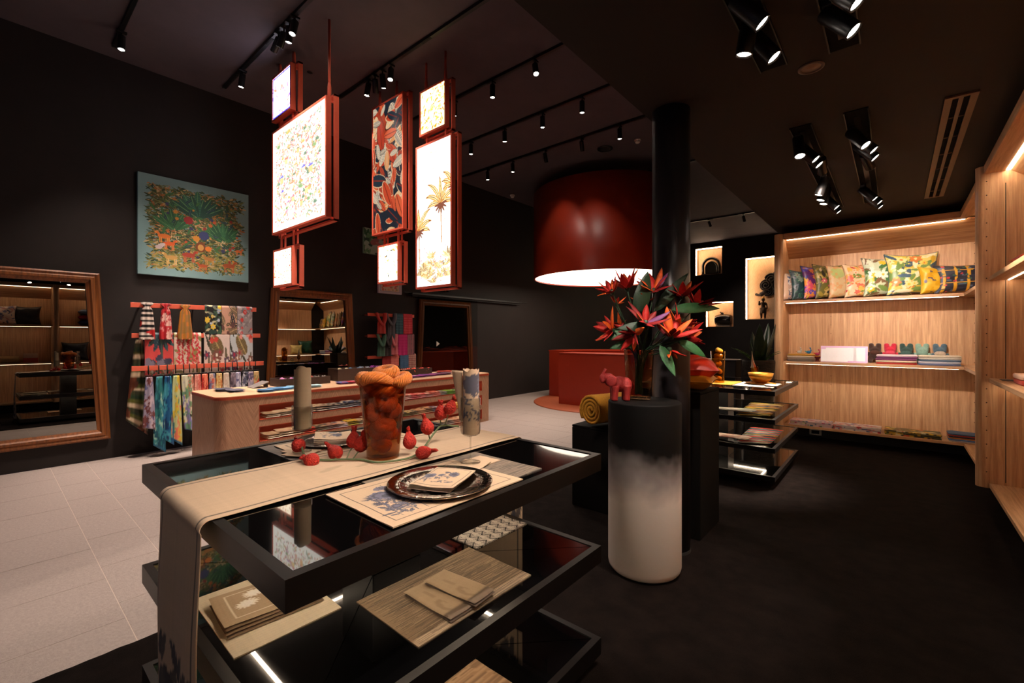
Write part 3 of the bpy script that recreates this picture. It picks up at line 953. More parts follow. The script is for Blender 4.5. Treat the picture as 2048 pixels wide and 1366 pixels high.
RF, RB = .58, 1.0
def right_unit(ya, yb, label, near_panel=True, pn='side_panel'):
    u = thing('oak_shelving', (.8, (ya + yb) / 2, .17), label, 'shelving', 'oak shelving along the right wall')
    MB().box(RB - .02, RB, ya, yb - .002, .17, ZT1).build('back_panel', M_oakz, u)
    if near_panel:
        nose_panel('side_panel', u, 'y', ya, ya + .10, .505, RB, .17, ZT1, M_oakz)
        y_ = ya + .10
    else:
        y_ = ya
    for k, (zt, th) in enumerate(((S0, .032), (S1, .034), (S2, .034))):
        s_ = MB().box(RF, RB - .021, y_ + .001, yb - .002, zt - th, zt, bev=.002).build('shelf_board', M_oaky, u)
        if k:
            MB().box(RF + .10, RF + .11, y_ + .02, yb - .02, zt - th - .0035, zt - th - .0005).build('light_strip', M_led, s_)
    cn = MB().box(RF - .03, RF + .09, y_ + .001, yb - .002, 2.715, 2.785, bev=.003).box(RF + .09, RB - .021, y_ + .001, yb - .002, 2.765, 2.785)
    cn.prism([(RF + .118, 2.715), (RF + .118, 2.73), (RB - .022, 2.51), (RB - .022, 2.49)], 'y', y_ + .001, yb - .002)
    c = cn.build('cornice', M_oaky, u)
    MB().box(RF + .091, RF + .116, y_ + .02, yb - .02, 2.712, 2.722).build('light_strip', M_led, c)
    hb = MB()
    for xx in (.565,):
        for k in range(22):
            zz = .3 + k * .112
            for yy_, s2 in ((ya, -1),):
                hb.cyl((xx, yy_ + s2 * .0005, zz), (xx, yy_ + s2 * .0015, zz), .0045, 8)
    hb.build('pin_holes', M_hole, u)['kind'] = 'stuff'
    MB().box(RB - .10, RB - .02, ya, yb - .002, .015, .17).build('recessed_kick', M_blackm, u)
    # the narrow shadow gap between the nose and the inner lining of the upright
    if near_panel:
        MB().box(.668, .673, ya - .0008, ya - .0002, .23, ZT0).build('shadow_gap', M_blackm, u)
    return u
right_unit(5.27, BF - .035, 'oak shelving section in the far right corner behind the upright with pin holes')
right_unit(3.14, 5.27, 'oak shelving section at the right edge of the photo beside the upright with pin holes', True)
right_unit(1.00, 3.14, 'oak shelving section mirrored in the left mirror, right half')
right_unit(-1.2, 1.00, 'oak shelving section mirrored in the left mirror, left half')
t = thing('wall_socket', (-.83, BB - .06, .09), 'small pale wall socket in the dark plinth under the back shelves', 'socket')
MB().box(-.90, -.76, BB - .072, BB - .0605, .045, .125, bev=.004).build('socket_plate', M_white, t)
MB().box(-.875, -.785, BB - .0735, BB - .072, .062, .108).build('socket_insert', M_blackm, t)

# ================================================================== taper framed mirrors on the left wall
M_mir = mat('mirror_glass', (150, 146, 142), .0, metal=1.0, noise=.02, nscale=2)
M_teak = oak('teak_moulding', 'z', (96, 52, 22), (150, 86, 38))
def mirror(yt0, yt1, yb0, yb1, zb, zt, label, tilt=.8, fw=.115):
    t = thing('framed_mirror', (ROOM_L + .06, (yt0 + yt1) / 2, zb), label, 'mirror', 'taper framed mirrors on the left wall')
    X0 = ROOM_L + .004
    out = [(yb0, zb), (yb1, zb), (yt1, zt), (yt0, zt)]
    def inset(d):
        cyy = (yb0 + yb1) / 2
        return [(yb0 + d, zb + d), (yb1 - d, zb + d), (yt1 - d, zt - d), (yt0 + d, zt - d)]
    steps = [(0, .02), (0, .05), (.018, .066), (.04, .058), (.052, .07), (.075, .072), (.09, .055), (fw, .045), (fw, .01)]
    names = ['frame_bottom', 'frame_right', 'frame_top', 'frame_left']
    for i in range(4):
        j = (i + 1) % 4
        vs = []
        for (d, h) in steps:
            r = inset(d)
            vs += [(X0 + h, *r[i]), (X0 + h, *r[j])]
        n = len(steps)
        fs = [(2 * k, 2 * k + 1, 2 * k + 3, 2 * k + 2) for k in range(n - 1)]
        fs += [tuple(range(0, 2 * n, 2)), tuple(range(1, 2 * n, 2)), (0, 1, 2 * n - 1, 2 * n - 2)]
        MB().add(vs, fs).build(names[i], M_teak, t)
    r = inset(fw - .004)
    dx = math.tan(math.radians(tilt)) * (zt - zb) * .5
    MB().add([(X0 + .022 + dx, *r[0]), (X0 + .022 + dx, *r[1]), (X0 + .022 - dx, *r[2]), (X0 + .022 - dx, *r[3]),
              (X0 + .002, *r[0]), (X0 + .002, *r[1]), (X0 + .002, *r[2]), (X0 + .002, *r[3])],
             [(0, 1, 2, 3), (7, 6, 5, 4), (0, 4, 5, 1), (1, 5, 6, 2), (2, 6, 7, 3), (3, 7, 4, 0)]).build('mirror_glass', M_mir, t)
    return t
mirror(-.50, .845, -.60, .94, .235, 2.10, 'large teak framed mirror cut by the left edge of the photo')
mirror(2.675, 3.93, 2.585, 4.02, .235, 2.095, 'teak framed mirror behind the island between the two scarf racks')
mirror(5.32, 6.655, 5.23, 6.75, .235, 2.10, 'teak framed mirror behind the glass sliding panel with an arrow sticker', 0.8)
# glass sliding panel
M_clear = thin_glass('clear_glass', (236, 238, 238), 1.4)
t = thing('sliding_glass_panel', (ROOM_L + .12, 6.0, .02), 'frameless glass sliding panel with a white arrow sticker', 'glass door')
MB().box(ROOM_L + .115, ROOM_L + .123, 5.22, 6.78, .03, 2.14).build('glass_sheet', M_clear, t)
MB().prism([(5.66, 1.20), (5.66, 1.30), (5.74, 1.25)], 'x', ROOM_L + .1235, ROOM_L + .1245).build('arrow_sticker', M_white, t)
# ================================================================== wall art and hanging lightboxes
def panel_grid(x0, x1, z0, z1, y, cv):
    U, V = np.meshgrid(np.linspace(0, 1, cv.w), np.linspace(0, 1, cv.h), indexing='ij')
    return np.stack([x0 + (x1 - x0) * U, np.full_like(U, y), z0 + (z1 - z0) * V], -1)
def wall_grid(y0, y1, z0, z1, x, cv):
    U, V = np.meshgrid(np.linspace(0, 1, cv.w), np.linspace(0, 1, cv.h), indexing='ij')
    return np.stack([np.full_like(U, x), y0 + (y1 - y0) * U, z0 + (z1 - z0) * V], -1)

def jungle(w, h, seed):
    c = Canvas(w, h, (122, 156, 160))
    r = np.random.default_rng(seed)
    def inside(x, y, m=.09):
        e = .02 * math.sin(x * 31) + .02 * math.sin(y * 27 + 1)
        return m + e < x < 1 - m - e and m + e < y < 1 - m - e
    bands = [(196, 166, 116), (120, 100, 52), (80, 96, 48), (52, 72, 40), (176, 106, 48), (120, 128, 72), (42, 64, 42), (62, 82, 46), (90, 90, 46), (40, 60, 44)]
    for k in range(6000):
        x, y = r.uniform(.05, .95), r.uniform(.05, .95)
        if not inside(x, y): continue
        col = bands[r.integers(len(bands))]
        if y < .28 and r.random() < .6: col = rc(r, (150, 140, 70), (120, 124, 62), (176, 150, 84))
        a = r.choice([-.45, .35, 2.7, 3.5]) + r.normal(0, .25)
        c.leaf(x, y, r.uniform(.02, .06), r.uniform(.003, .009), a, col)
    def palm(x, y, s, n, cols):
        for i in range(n):
            a = PI / 2 + (i - (n - 1) / 2) * (2.1 / n) * 1.1
            c.leaf(x, y, s * r.uniform(.8, 1.05), s * .13, a, rc(r, *cols), (92, 142, 92), ((30, 66, 52), 16))
        for i in range(14):
            c.line(x + r.uniform(-.05, .05), y - r.uniform(-.02, .1), x + r.uniform(-.05, .05), y - r.uniform(0, .1), .004, rc(r, (222, 190, 140), (150, 100, 60)))
    palm(.50, .64, .27, 9, [(38, 92, 78), (52, 112, 88), (30, 76, 66)])
    palm(.29, .48, .21, 8, [(58, 118, 70), (46, 102, 64)])
    palm(.74, .42, .22, 9, [(52, 116, 74), (36, 92, 60)])
    for k in range(60):
        x, y = r.uniform(.12, .88), r.uniform(.28, .82)
        c.leaf(x, y, r.uniform(.05, .10), .012, r.uniform(0, 6.28), rc(r, (30, 72, 52), (52, 104, 60), (28, 56, 74)), (90, 130, 80))
    for k in range(26):
        x, y = r.uniform(.1, .9), r.uniform(.2, .75)
        c.flower(x, y, r.uniform(.010, .024), 7, rc(r, (196, 104, 46), (190, 80, 40), (150, 44, 42), (196, 130, 46), (56, 56, 96)), None, r.uniform(0, 2))
    c.flower(.42, .60, .045, 9, (150, 36, 40)); c.flower(.56, .46, .05, 12, (52, 60, 110)); c.flower(.49, .42, .035, 8, (206, 136, 46))
    def beast(x, y, s, col, col2, f=1):
        c.ell(x, y, s, s * .42, col); c.ell(x + f * s * 1.15, y + s * .62, s * .3, s * .24, col2)
        c.leaf(x + f * s * .7, y + s * .1, s * .8, s * .2, PI / 2 - f * .5, col)
        for q in (-.7, -.45, .5, .75):
            c.line(x + q * s, y - s * .2, x + q * s + .004, y - s * 1.25, s * .16, col2)
    beast(.27, .19, .055, (196, 150, 80), (222, 180, 110), -1)
    beast(.42, .235, .06, (170, 62, 44), (190, 84, 50), 1); beast(.55, .135, .045, (186, 84, 40), (206, 110, 50), -1)
    beast(.61, .215, .05, (180, 120, 60), (206, 150, 84), -1); beast(.80, .165, .06, (160, 74, 36), (186, 94, 44), 1)
    beast(.21, .40, .055, (214, 112, 40), (226, 140, 60), -1); beast(.25, .33, .05, (220, 96, 40), (230, 120, 56), 1); beast(.90, .34, .035, (206, 100, 40), (220, 120, 60), 1)
    c.ell(.53, .335, .048, .055, (122, 66, 34)); c.ell(.53, .33, .028, .034, (206, 150, 80)); c.ell(.60, .325, .03, .028, (226, 124, 44))
    c.leaf(.15, .28, .08, .02, .6, (206, 190, 190)); c.ell(.165, .285, .03, .02, (196, 176, 180))
    for k in range(70):
        c.leaf(r.uniform(.06, .94), r.choice([r.uniform(.06, .12), r.uniform(.86, .93)]), r.uniform(.015, .03), .004, r.uniform(0, 6), rc(r, (70, 90, 60), (176, 120, 70)))
    return c
t = thing('jungle_tapestry', (ROOM_L + .03, 1.78, 2.14), 'large square pale blue picture of a dense jungle with animals, on the left wall', 'picture')
MB().box(ROOM_L + .002, ROOM_L + .05, 1.18, 2.375, 2.135, 3.345, bev=.004).build('stretcher_box', mat('pale_blue_canvas', (122, 156, 160), .75, noise=.04, nscale=200), t)
cv = jungle(380, 380, 3)
bigprint('printed_face', wall_grid(1.184, 2.371, 2.139, 3.341, ROOM_L + .0508, cv), cv.a, M_paint, t)

t = thing('small_bird_picture', (ROOM_L + .03, 4.38, 2.8), 'small green picture of a pink bird among leaves, half hidden behind the patterned lightbox', 'picture')
MB().box(ROOM_L + .002, ROOM_L + .045, 4.15, 4.61, 2.80, 3.235, bev=.003).build('stretcher_box', mat('sage_canvas', (110, 140, 122), .75, noise=.04), t)
cv = foliage(70, 70, (150, 176, 166), [(40, 92, 60), (60, 116, 76), (28, 70, 56), (90, 140, 100)], 60, 4, (.12, .3))
cv.ell(.45, .5, .2, .12, (150, 96, 96), .5); cv.leaf(.5, .5, .4, .07, -.6, (176, 110, 110))
bigprint('printed_face', wall_grid(4.153, 4.607, 2.803, 3.232, ROOM_L + .0456, cv), cv.a, M_paint, t)
t = thing('small_floral_picture', (ROOM_L + .03, 4.67, 2.15), 'small pale framed floral picture below the lightbox above the second scarf rack', 'picture')
MB().box(ROOM_L + .002, ROOM_L + .045, 4.43, 4.915, 2.145, 2.50, bev=.003).build('stretcher_box', mat('lavender_canvas', (176, 172, 190), .75, noise=.04), t)
cv = Canvas(80, 60, (190, 186, 200)); cv.rect(.16, .12, 1.17, .88, (214, 196, 176)); cv.frame(.09, .015, (120, 120, 140))
r = np.random.default_rng(5)
for k in range(50):
    cv.flower(r.uniform(.2, 1.1), r.uniform(.15, .85), r.uniform(.03, .07), 5, rc(r, (206, 110, 90), (150, 160, 110), (196, 90, 100), (220, 170, 120)))
bigprint('printed_face', wall_grid(4.434, 4.911, 2.149, 2.496, ROOM_L + .0456, cv), cv.a, M_paint, t)

# --- lightbox prints
def village(w, h):
    c = Canvas(w, h, (255, 250, 240)); r = np.random.default_rng(8)
    pal = [(206, 190, 130), (150, 180, 140), (236, 180, 130), (226, 140, 120), (236, 214, 160), (190, 200, 160), (220, 170, 190)]
    def tree(x, y, s, col):
        for q in range(7): c.leaf(x, y, s, s * .13, PI / 2 + (q - 3) * .42, col)
        c.line(x, y - s * 1.1, x, y, s * .08, (176, 130, 90))
    for k in range(1300):
        x, y = r.uniform(.07, c.asp - .07), r.uniform(.06, .94)
        q = r.random()
        if q < .4: c.leaf(x, y, r.uniform(.02, .055), .008, r.uniform(0, 6.28), rc(r, *pal))
        elif q < .65: c.flower(x, y, r.uniform(.008, .018), 5, rc(r, (226, 120, 90), (240, 180, 90), (214, 130, 160), (120, 140, 90)), (250, 210, 90))
        else: c.line(x, y, x + r.normal(0, .025), y + r.normal(0, .012), .0055, rc(r, (150, 110, 70), (120, 140, 100), (196, 140, 90)))
    for k in range(26):
        tree(r.uniform(.1, c.asp - .1), r.uniform(.1, .92), r.uniform(.025, .05), rc(r, (150, 180, 110), (206, 190, 90), (110, 150, 110)))
    for (x, y, s, rf) in ((.20, .50, .05, (90, 80, 220)), (.66, .50, .045, (90, 90, 226)), (.80, .48, .05, (110, 120, 230)), (.42, .40, .05, (226, 150, 90)), (.30, .66, .04, (226, 120, 100)), (.55, .70, .035, (160, 140, 100)), (.72, .30, .04, (220, 130, 100)), (.22, .36, .04, (120, 110, 226)), (.5, .56, .045, (236, 180, 100)), (.45, .27, .04, (226, 140, 150)), (.86, .62, .04, (226, 170, 120)), (.34, .24, .035, (190, 120, 190)), (.62, .2, .04, (226, 150, 110))):
        c.rect(x - s * .7, y - s * .9, x + s * .7, y + s * .2, rc(r, (252, 232, 170), (252, 214, 150), (250, 240, 220)))
        for q in range(4):
            c.rect(x - s * .58 + q * s * .36, y - s * .9, x - s * .48 + q * s * .36, y + s * .15, (206, 130, 90))
        c.leaf(x - s, y + s * .3, s * 2, s * .16, .06, rf); c.line(x - s * .6, y + s * .62, x + s * .6, y + s * .66, s * .12, rf)
    return c
def autumn(w, h):
    c = Canvas(w, h, (26, 36, 46)); r = np.random.default_rng(21)
    cols = [(206, 74, 42), (222, 96, 56), (190, 60, 36), (214, 84, 50), (226, 150, 90), (240, 180, 120), (150, 134, 118), (190, 172, 150), (176, 64, 40), (28, 46, 58), (24, 38, 50)]
    for k in range(150):
        L_ = r.uniform(.08, .24); a = r.normal(-.9, .8) + (PI if r.random() < .4 else 0); x, y = r.uniform(-.08, c.asp + .05), r.uniform(-.03, 1.03)
        cc = cols[r.integers(len(cols))]
        c.leaf(x - .002, y - .002, L_ * 1.04, L_ * .235, a, (236, 196, 150) if r.random() < .5 else (60, 30, 24))
        c.leaf(x, y, L_, L_ * .21, a, cc, (236, 206, 170) if sum(cc) > 400 else (140, 44, 28), ((222, 206, 180), 9) if cc[2] > 110 else None)
    return c
def palmprint(w, h):
    c = Canvas(w, h, (255, 252, 246)); r = np.random.default_rng(31)
    for k in range(70): c.leaf(r.uniform(0, c.asp), r.uniform(.40, 1), r.uniform(.02, .07), .003, r.uniform(0, 6.28), rc(r, (250, 216, 190), (250, 206, 200), (240, 214, 180)))
    def palm(x, y, s):
        c.line(x, y, x + .012, y - s * 1.6, .012, (206, 176, 150)); c.line(x + .006, y, x + .016, y - s * 1.6, .003, (150, 110, 84))
        for i, (a, m_) in enumerate(((1.2, 1.35), (1.95, 1.3), (.75, 1.1), (2.4, 1.1), (.3, .9), (2.85, .9), (1.57, 1.1))):
            b_ = -1.0 if a < 1.55 else (1.0 if a > 1.6 else .15)
            px_, py_ = x, y
            for k in range(18):
                aa = a + b_ * (k / 18) ** 1.5
                nx_, ny_ = px_ + math.cos(aa) * s * m_ / 18, py_ + math.sin(aa) * s * m_ / 18
                wd_ = .034 * math.sin(PI * (k + .8) / 19) + .003
                c.line(px_, py_, nx_, ny_, wd_, (214, 160, 96)); c.line(px_, py_, nx_, ny_, wd_ * .5, (250, 226, 180)); c.line(px_, py_, nx_, ny_, .006, (130, 78, 40))
                px_, py_ = nx_, ny_
        for i in range(7): c.leaf(x, y, s * .42, s * .05, PI + .2 + i * .5, (140, 100, 84))
    palm(.27, .56, .17); palm(.02, .40, .15); palm(.40, .66, .12)
    for k in range(20):
        x, y = r.uniform(0, c.asp), r.uniform(0, .22)
        for q in range(7): c.leaf(x, y, r.uniform(.04, .08), .008, PI / 2 + (q - 3) * .42, rc(r, (206, 180, 130), (190, 160, 110), (226, 206, 170), (170, 150, 120)), (250, 236, 206))
    for k in range(60): c.ell(r.uniform(0, c.asp), r.uniform(.02, .30), .006, .004, rc(r, (236, 180, 190), (190, 180, 226), (226, 140, 120), (180, 200, 230)))
    return c
def busy(w, h, seed, bg, cols, n, l=(.06, .16)):
    c = foliage(w, h, bg, cols, n, seed, l, .2)
    return c
EM = {}
def emit_mat(name, s):
    return mat(name, (10, 10, 10), rough=.35, attr='emit', noise=.02, nscale=50, estr=s)
def lightbox(parent, x0, x1, z0, z1, y, cv, strength, nm, border=.022, dep=.055, rear=.12):
    """front box with lit face, open rear frame joined by spacers"""
    bx_ = MB()
    b = border
    bx_.box(x0, x0 + b, y, y + dep, z0, z1).box(x1 - b, x1, y, y + dep, z0, z1).box(x0 + b, x1 - b, y, y + dep, z0, z0 + b).box(x0 + b, x1 - b, y, y + dep, z1 - b, z1)
    bx_.box(x0 + b, x1 - b, y + dep - .006, y + dep, z0 + b, z1 - b)
    f = bx_.build('lightbox_frame', M_frame, parent)
    bigprint('lit_print', panel_grid(x0 + b, x1 - b, z0 + b, z1 - b, y + .006, cv), cv.a, emit_mat('lit_print_' + nm, strength), f)
    q = MB(); e = .018
    a0, a1, c0, c1 = x0 - .02 + .03, x1 + .03, z0 - .03, z1 + .03
    ya, yb = y + rear - .05, y + rear
    q.box(a0, a0 + e, ya, yb, c0, c1).box(a1 - e, a1, ya, yb, c0, c1).box(a0, a1, ya, yb, c0, c0 + e).box(a0, a1, ya, yb, c1 - e, c1)
    q.build('rear_frame', M_frame, parent)
    s_ = MB()
    for xx in (x0 + .06, x1 - .06):
        for zz in (z0 + .005, z1 - .023):
            s_.box(xx - .008, xx + .008, y + dep, yb, zz, zz + .018)
    s_.build('spacer', M_frame, parent)
def link(parent, xs, z0, z1, y):
    for x in xs:
        MB().box(x - .012, x + .012, y + .05, y + .07, z0, z1).box(x + .022, x + .036, y + .08, y + .10, z0, z1).build('link_bar', M_frame, parent)
def rods(parent, xs, z0, y):
    for x in xs:
        MB().cyl((x, y + .07, z0), (x, y + .07, HC), .013, 12).lathe([(.02, z0), (.018, z0 + .12), (.013, z0 + .16)], 12, (x, y + .07, 0)).build('hanger_rod', M_frame, parent)

YA, YB = 2.20, 3.30
t = thing('hanging_lightbox_stack', (-4.95, YA, 1.93), 'hanging coral framed lightboxes, leftmost stack with the large village print between two small panels', 'lightbox', 'hanging lightbox stacks')
cv = busy(60, 60, 41, (250, 250, 255), [(230, 220, 250), (200, 160, 190), (250, 220, 180), (180, 170, 220), (230, 160, 140)], 90); cv.frame(0, .05, (90, 80, 220))
cv.a **= 1.8
lightbox(t, -5.59, -5.08, 3.91, 4.43, YA, cv, 3.6, 'blue_edge')
cv = village(300, 280); cv.a = .12 + .88 * cv.a ** 1.7
lightbox(t, -5.58, -4.29, 2.585, 3.79, YA, cv, 1.9, 'village')
cv = busy(60, 52, 43, (255, 246, 230), [(240, 200, 150), (214, 110, 80), (230, 150, 120), (200, 190, 120), (180, 90, 70)], 190, (.04, .1)); cv.ell(.57, .5, .12, .18, (255, 248, 236))
cv.a **= 2
lightbox(t, -5.55, -5.05, 1.965, 2.40, YA, cv, 3.4, 'floral_small')
rods(t, (-5.52, -5.16), 4.45, YA); rods(t, (-4.36,), 3.80, YA)
link(t, (-5.50, -5.16), 3.79, 3.92, YA); link(t, (-5.46, -5.14), 2.40, 2.60, YA)
t = thing('hanging_lightbox_stack', (-4.88, YB, 2.04), 'hanging coral framed lightboxes, middle stack with the dark red and grey leaf print', 'lightbox', 'hanging lightbox stacks')
cv = autumn(110, 270)
lightbox(t, -5.22, -4.545, 2.71, 4.375, YB, cv, .85, 'autumn')
cv = busy(60, 66, 47, (255, 250, 236), [(60, 70, 50), (240, 200, 150), (230, 170, 120), (206, 160, 90), (250, 220, 190), (250, 240, 220)], 70, (.06, .14))
cv.a **= 1.6
lightbox(t, -5.09, -4.64, 2.07, 2.56, YB, cv, 3.6, 'leaf_small')
rods(t, (-5.14, -4.77), 4.38, YB); link(t, (-5.02, -4.72), 2.56, 2.72, YB)
t = thing('hanging_lightbox_stack', (-3.98, YB, 1.92), 'hanging coral framed lightboxes, rightmost stack with the white palm tree print', 'lightbox', 'hanging lightbox stacks')
cv = busy(66, 76, 49, (255, 240, 206), [(240, 200, 120), (220, 170, 90), (250, 220, 160), (200, 150, 80), (250, 236, 200)], 200, (.05, .13))
cv.a **= 2
lightbox(t, -4.23, -3.77, 3.72, 4.245, YB, cv, 3.2, 'gold_small')
cv = palmprint(140, 370); cv.a **= 1.5
lightbox(t, -4.30, -3.67, 1.95, 3.615, YB, cv, 2.2, 'palm')
rods(t, (-4.19, -3.85), 4.25, YB); link(t, (-4.16, -3.83), 3.60, 3.74, YB)
# ================================================================== set table in the foreground
def rotz(P, c, a):
    x = P[..., 0] - c[0]; y = P[..., 1] - c[1]
    Q = P.copy()
    Q[..., 0] = c[0] + x * math.cos(a) - y * math.sin(a)
    Q[..., 1] = c[1] + x * math.sin(a) + y * math.cos(a)
    return Q
def sheet(mb, x0, x1, y0, y1, z, th, cv, wav=.0012, seed=1, a=0.0, nu=None, nv=None, curl=0.0):
    """flat textile: printed top grid with a little relief, side skirt and underside rim"""
    nu = nu or cv.w; nv = nv or cv.h
    U, V = np.meshgrid(np.linspace(0, 1, nu), np.linspace(0, 1, nv), indexing='ij')
    r = np.random.default_rng(seed)
    ph = r.uniform(0, 6.28, 4)
    H = wav * (np.sin(U * 7 + ph[0]) * np.sin(V * 5 + ph[1]) + .6 * np.sin(U * 13 + V * 9 + ph[2])) + wav * 1.7
    if curl:
        H = H + curl * np.exp(-np.minimum(U, 1 - U) * 22)
    P = np.stack([x0 + (x1 - x0) * U, y0 + (y1 - y0) * V, z + th + H], -1)
    c = ((x0 + x1) / 2, (y0 + y1) / 2)
    if a: P = rotz(P, c, a)
    C = cv.at(U, V)
    mb.grid(P, C)
    ring = np.concatenate([P[:, 0], P[-1, 1:], P[::-1, -1][1:], P[0, ::-1][1:]])
    rcol = np.concatenate([C[:, 0], C[-1, 1:], C[::-1, -1][1:], C[0, ::-1][1:]]) * .8
    lo = ring.copy(); lo[:, 2] = z
    mb.grid(np.stack([ring, lo], 1), np.stack([rcol, rcol], 1), sm=False)
    return mb
def woven(w, h, base, dark, seed, n=140, ax='y', asp=None):
    c = Canvas(w, h, base, asp); r = np.random.default_rng(seed)
    for k in range(n):
        t_ = r.uniform(0, 1); s_ = r.uniform(0, 1); l = r.uniform(.1, .5)
        col = rc(r, *dark)
        if ax == 'y': c.line(t_ * c.asp, s_, t_ * c.asp, s_ + l, 1.3 / w * c.asp, col)
        else: c.line(s_ * c.asp, t_, s_ * c.asp + l, t_, 1.3 / h, col)
    return c
LIN = (208, 180, 150)
INK = (80, 80, 94)
def linen(w, h, asp, seed, base=LIN):
    c = Canvas(w, h, base, asp); r = np.random.default_rng(seed)
    c.a *= (1 + r.normal(0, .014, (w, 1, 1))) * (1 + r.normal(0, .014, (1, h, 1)))
    return c
def thistle(c, x, y, s, r, col=INK):
    for k in range(26):
        a = r.uniform(.2, PI - .2); l = s * r.uniform(.5, 1)
        c.leaf(x, y, l, s * .05, a, col)
    for k in range(18): c.ell(x + r.normal(0, s * .25), y + r.normal(0, s * .14), s * .07, s * .05, rc(r, col, (100, 100, 120)))
def botany(c, x0, y0, x1, y1, seed, n=7, col=INK):
    r = np.random.default_rng(seed)
    for k in range(n):
        bx_ = x0 + (x1 - x0) * (k + .5) / n; tx = bx_ + r.normal(0, .04); ty = y0 + (y1 - y0) * r.uniform(.45, .95)
        c.line(bx_, y0, tx, ty, .004, col)
        s = (y1 - y0) * r.uniform(.14, .24)
        if k % 3 == 0: thistle(c, tx, ty, s, r, col)
        elif k % 3 == 1:
            for q in range(3): c.flower(tx, ty, s * (.9 - q * .2), 11, rc(r, col, (112, 112, 132)), None, q)
        else:
            c.ell(tx, ty, s * .5, s * .36, (120, 118, 134)); 
            for q in range(26): c.ell(tx + r.normal(0, s * .22), ty + r.normal(0, s * .16), s * .05, s * .04, col)
        for q in range(5):
            f = r.uniform(.1, .8)
            c.leaf(bx_ + (tx - bx_) * f, y0 + (ty - y0) * f, (y1 - y0) * r.uniform(.12, .22), .012, r.uniform(0, PI), rc(r, col, (90, 92, 112)), (150, 146, 150))
M_linen = mat('linen_cloth', rough=.92, attr=True, noise=.08, nscale=400, bump=.25, bscale=900, sheen=.1)
T1 = .897   # glass surface of the top tray
TM = .507
# runner: lies along Y and hangs over both ends
t = thing('linen_table_runner', (-1.61, 1.05, T1), 'beige linen table runner with dark stitched edges hanging over the near table end', 'table runner')
cv = linen(56, 360, .2, 2); W_ = cv.asp
path = []
for q in np.linspace(.10, .87, 60): path.append((.372 + .004 * math.sin(q * 9), q))
for q in np.linspace(0, PI / 2, 12)[1:]: path.append((.398 - .026 * math.cos(q), .876 + .0275 * math.sin(q)))
for q in np.linspace(.42, 1.68, 120): path.append((q, .9035))
for q in np.linspace(0, PI / 2, 10)[1:]: path.append((1.702 + .026 * math.sin(q), .876 + .0275 * math.cos(q)))
for q in np.linspace(.86, .30, 40): path.append((1.728, q))
path = np.array(path); d_ = np.concatenate([[0], np.cumsum(np.hypot(*np.diff(path, axis=0).T))]); S = d_ / d_[-1]
cv = linen(60, 420, .42 / d_[-1], 2)
cv.a[4] = lin((58, 52, 50)); cv.a[55] = lin((58, 52, 50)); 
rr = np.random.default_rng(4)
for k in range(70):
    cv.leaf(rr.uniform(.02, .15), rr.uniform(.0, .125), rr.uniform(.015, .04), .006, PI / 2 + rr.normal(0, .35), rc(rr, (52, 50, 62), (74, 66, 66), (44, 42, 52)))
for k in range(26):
    cv.leaf(rr.uniform(.01, .15), rr.uniform(.93, 1.0), rr.uniform(.02, .05), .006, -PI / 2 + rr.normal(0, .35), rc(rr, (62, 60, 74), (80, 72, 72)))
for (u_, s_, w1, w2) in ((.09, .46, .02, .006), (.11, .5, .016, .005), (.07, .55, .02, .006), (.12, .6, .018, .005)):
    cv.ell(u_ * .9, s_, w2, w1, (164, 142, 112), .3, .5)
nu, nv = 60, len(path)
U = np.linspace(0, 1, nu)
P = np.zeros((nu, nv, 3)); 
hang = np.clip((.87 - path[:, 1]) / .77, 0, 1) * (path[:, 0] < .5)
P[..., 0] = -1.82 + .415 * U[:, None] + .006 * np.sin(S * 21)[None, :] * hang[None, :] - .05 * (hang ** 6)[None, :] * (1 - U)[:, None] ** 2
P[..., 1] = path[None, :, 0] - (.012 * np.sin(U * 9)[:, None] + .02 * np.sin(U * 3.1)[:, None]) * hang[None, :]
P[..., 2] = path[None, :, 1] + .0012 * np.sin(U[:, None] * 11 + S[None, :] * 40) * (hang[None, :] < .01)
C = cv.at(np.broadcast_to(U[:, None], (nu, nv)), np.broadcast_to(S[None, :], (nu, nv)))
o = bigprint('runner_cloth', P, C, M_linen, t)
md = o.modifiers.new('thickness', 'SOLIDIFY'); md.thickness = .0022; md.offset = 1

# place settings
def placemat(x0, x1, y0, y1, z, cv, label, th=.002, a=0.0, seed=1, group=None, wav=.0008):
    c = ((x0 + x1) / 2, (y0 + y1) / 2, z)
    t = thing('placemat', c, label, 'placemat', group)
    sheet(MB(), x0, x1, y0, y1, z, th, cv, wav, seed, a).build('mat_cloth', M_linen, t)
    return t
GREY = [(120, 106, 94), (92, 82, 76), (150, 134, 116), (104, 92, 82)]
cv = woven(220, 120, (136, 120, 104), GREY, 3, 1500, 'y', .7)
placemat(-1.385, -1.02, .835, 1.37, T1, cv, 'grey brown woven placemat under the printed one by the front champagne glass', seed=2, a=-.02)
cv = linen(220, 320, .365 / .53, 5); X_ = cv.asp
cv.frame(.055, .005, (96, 84, 76))
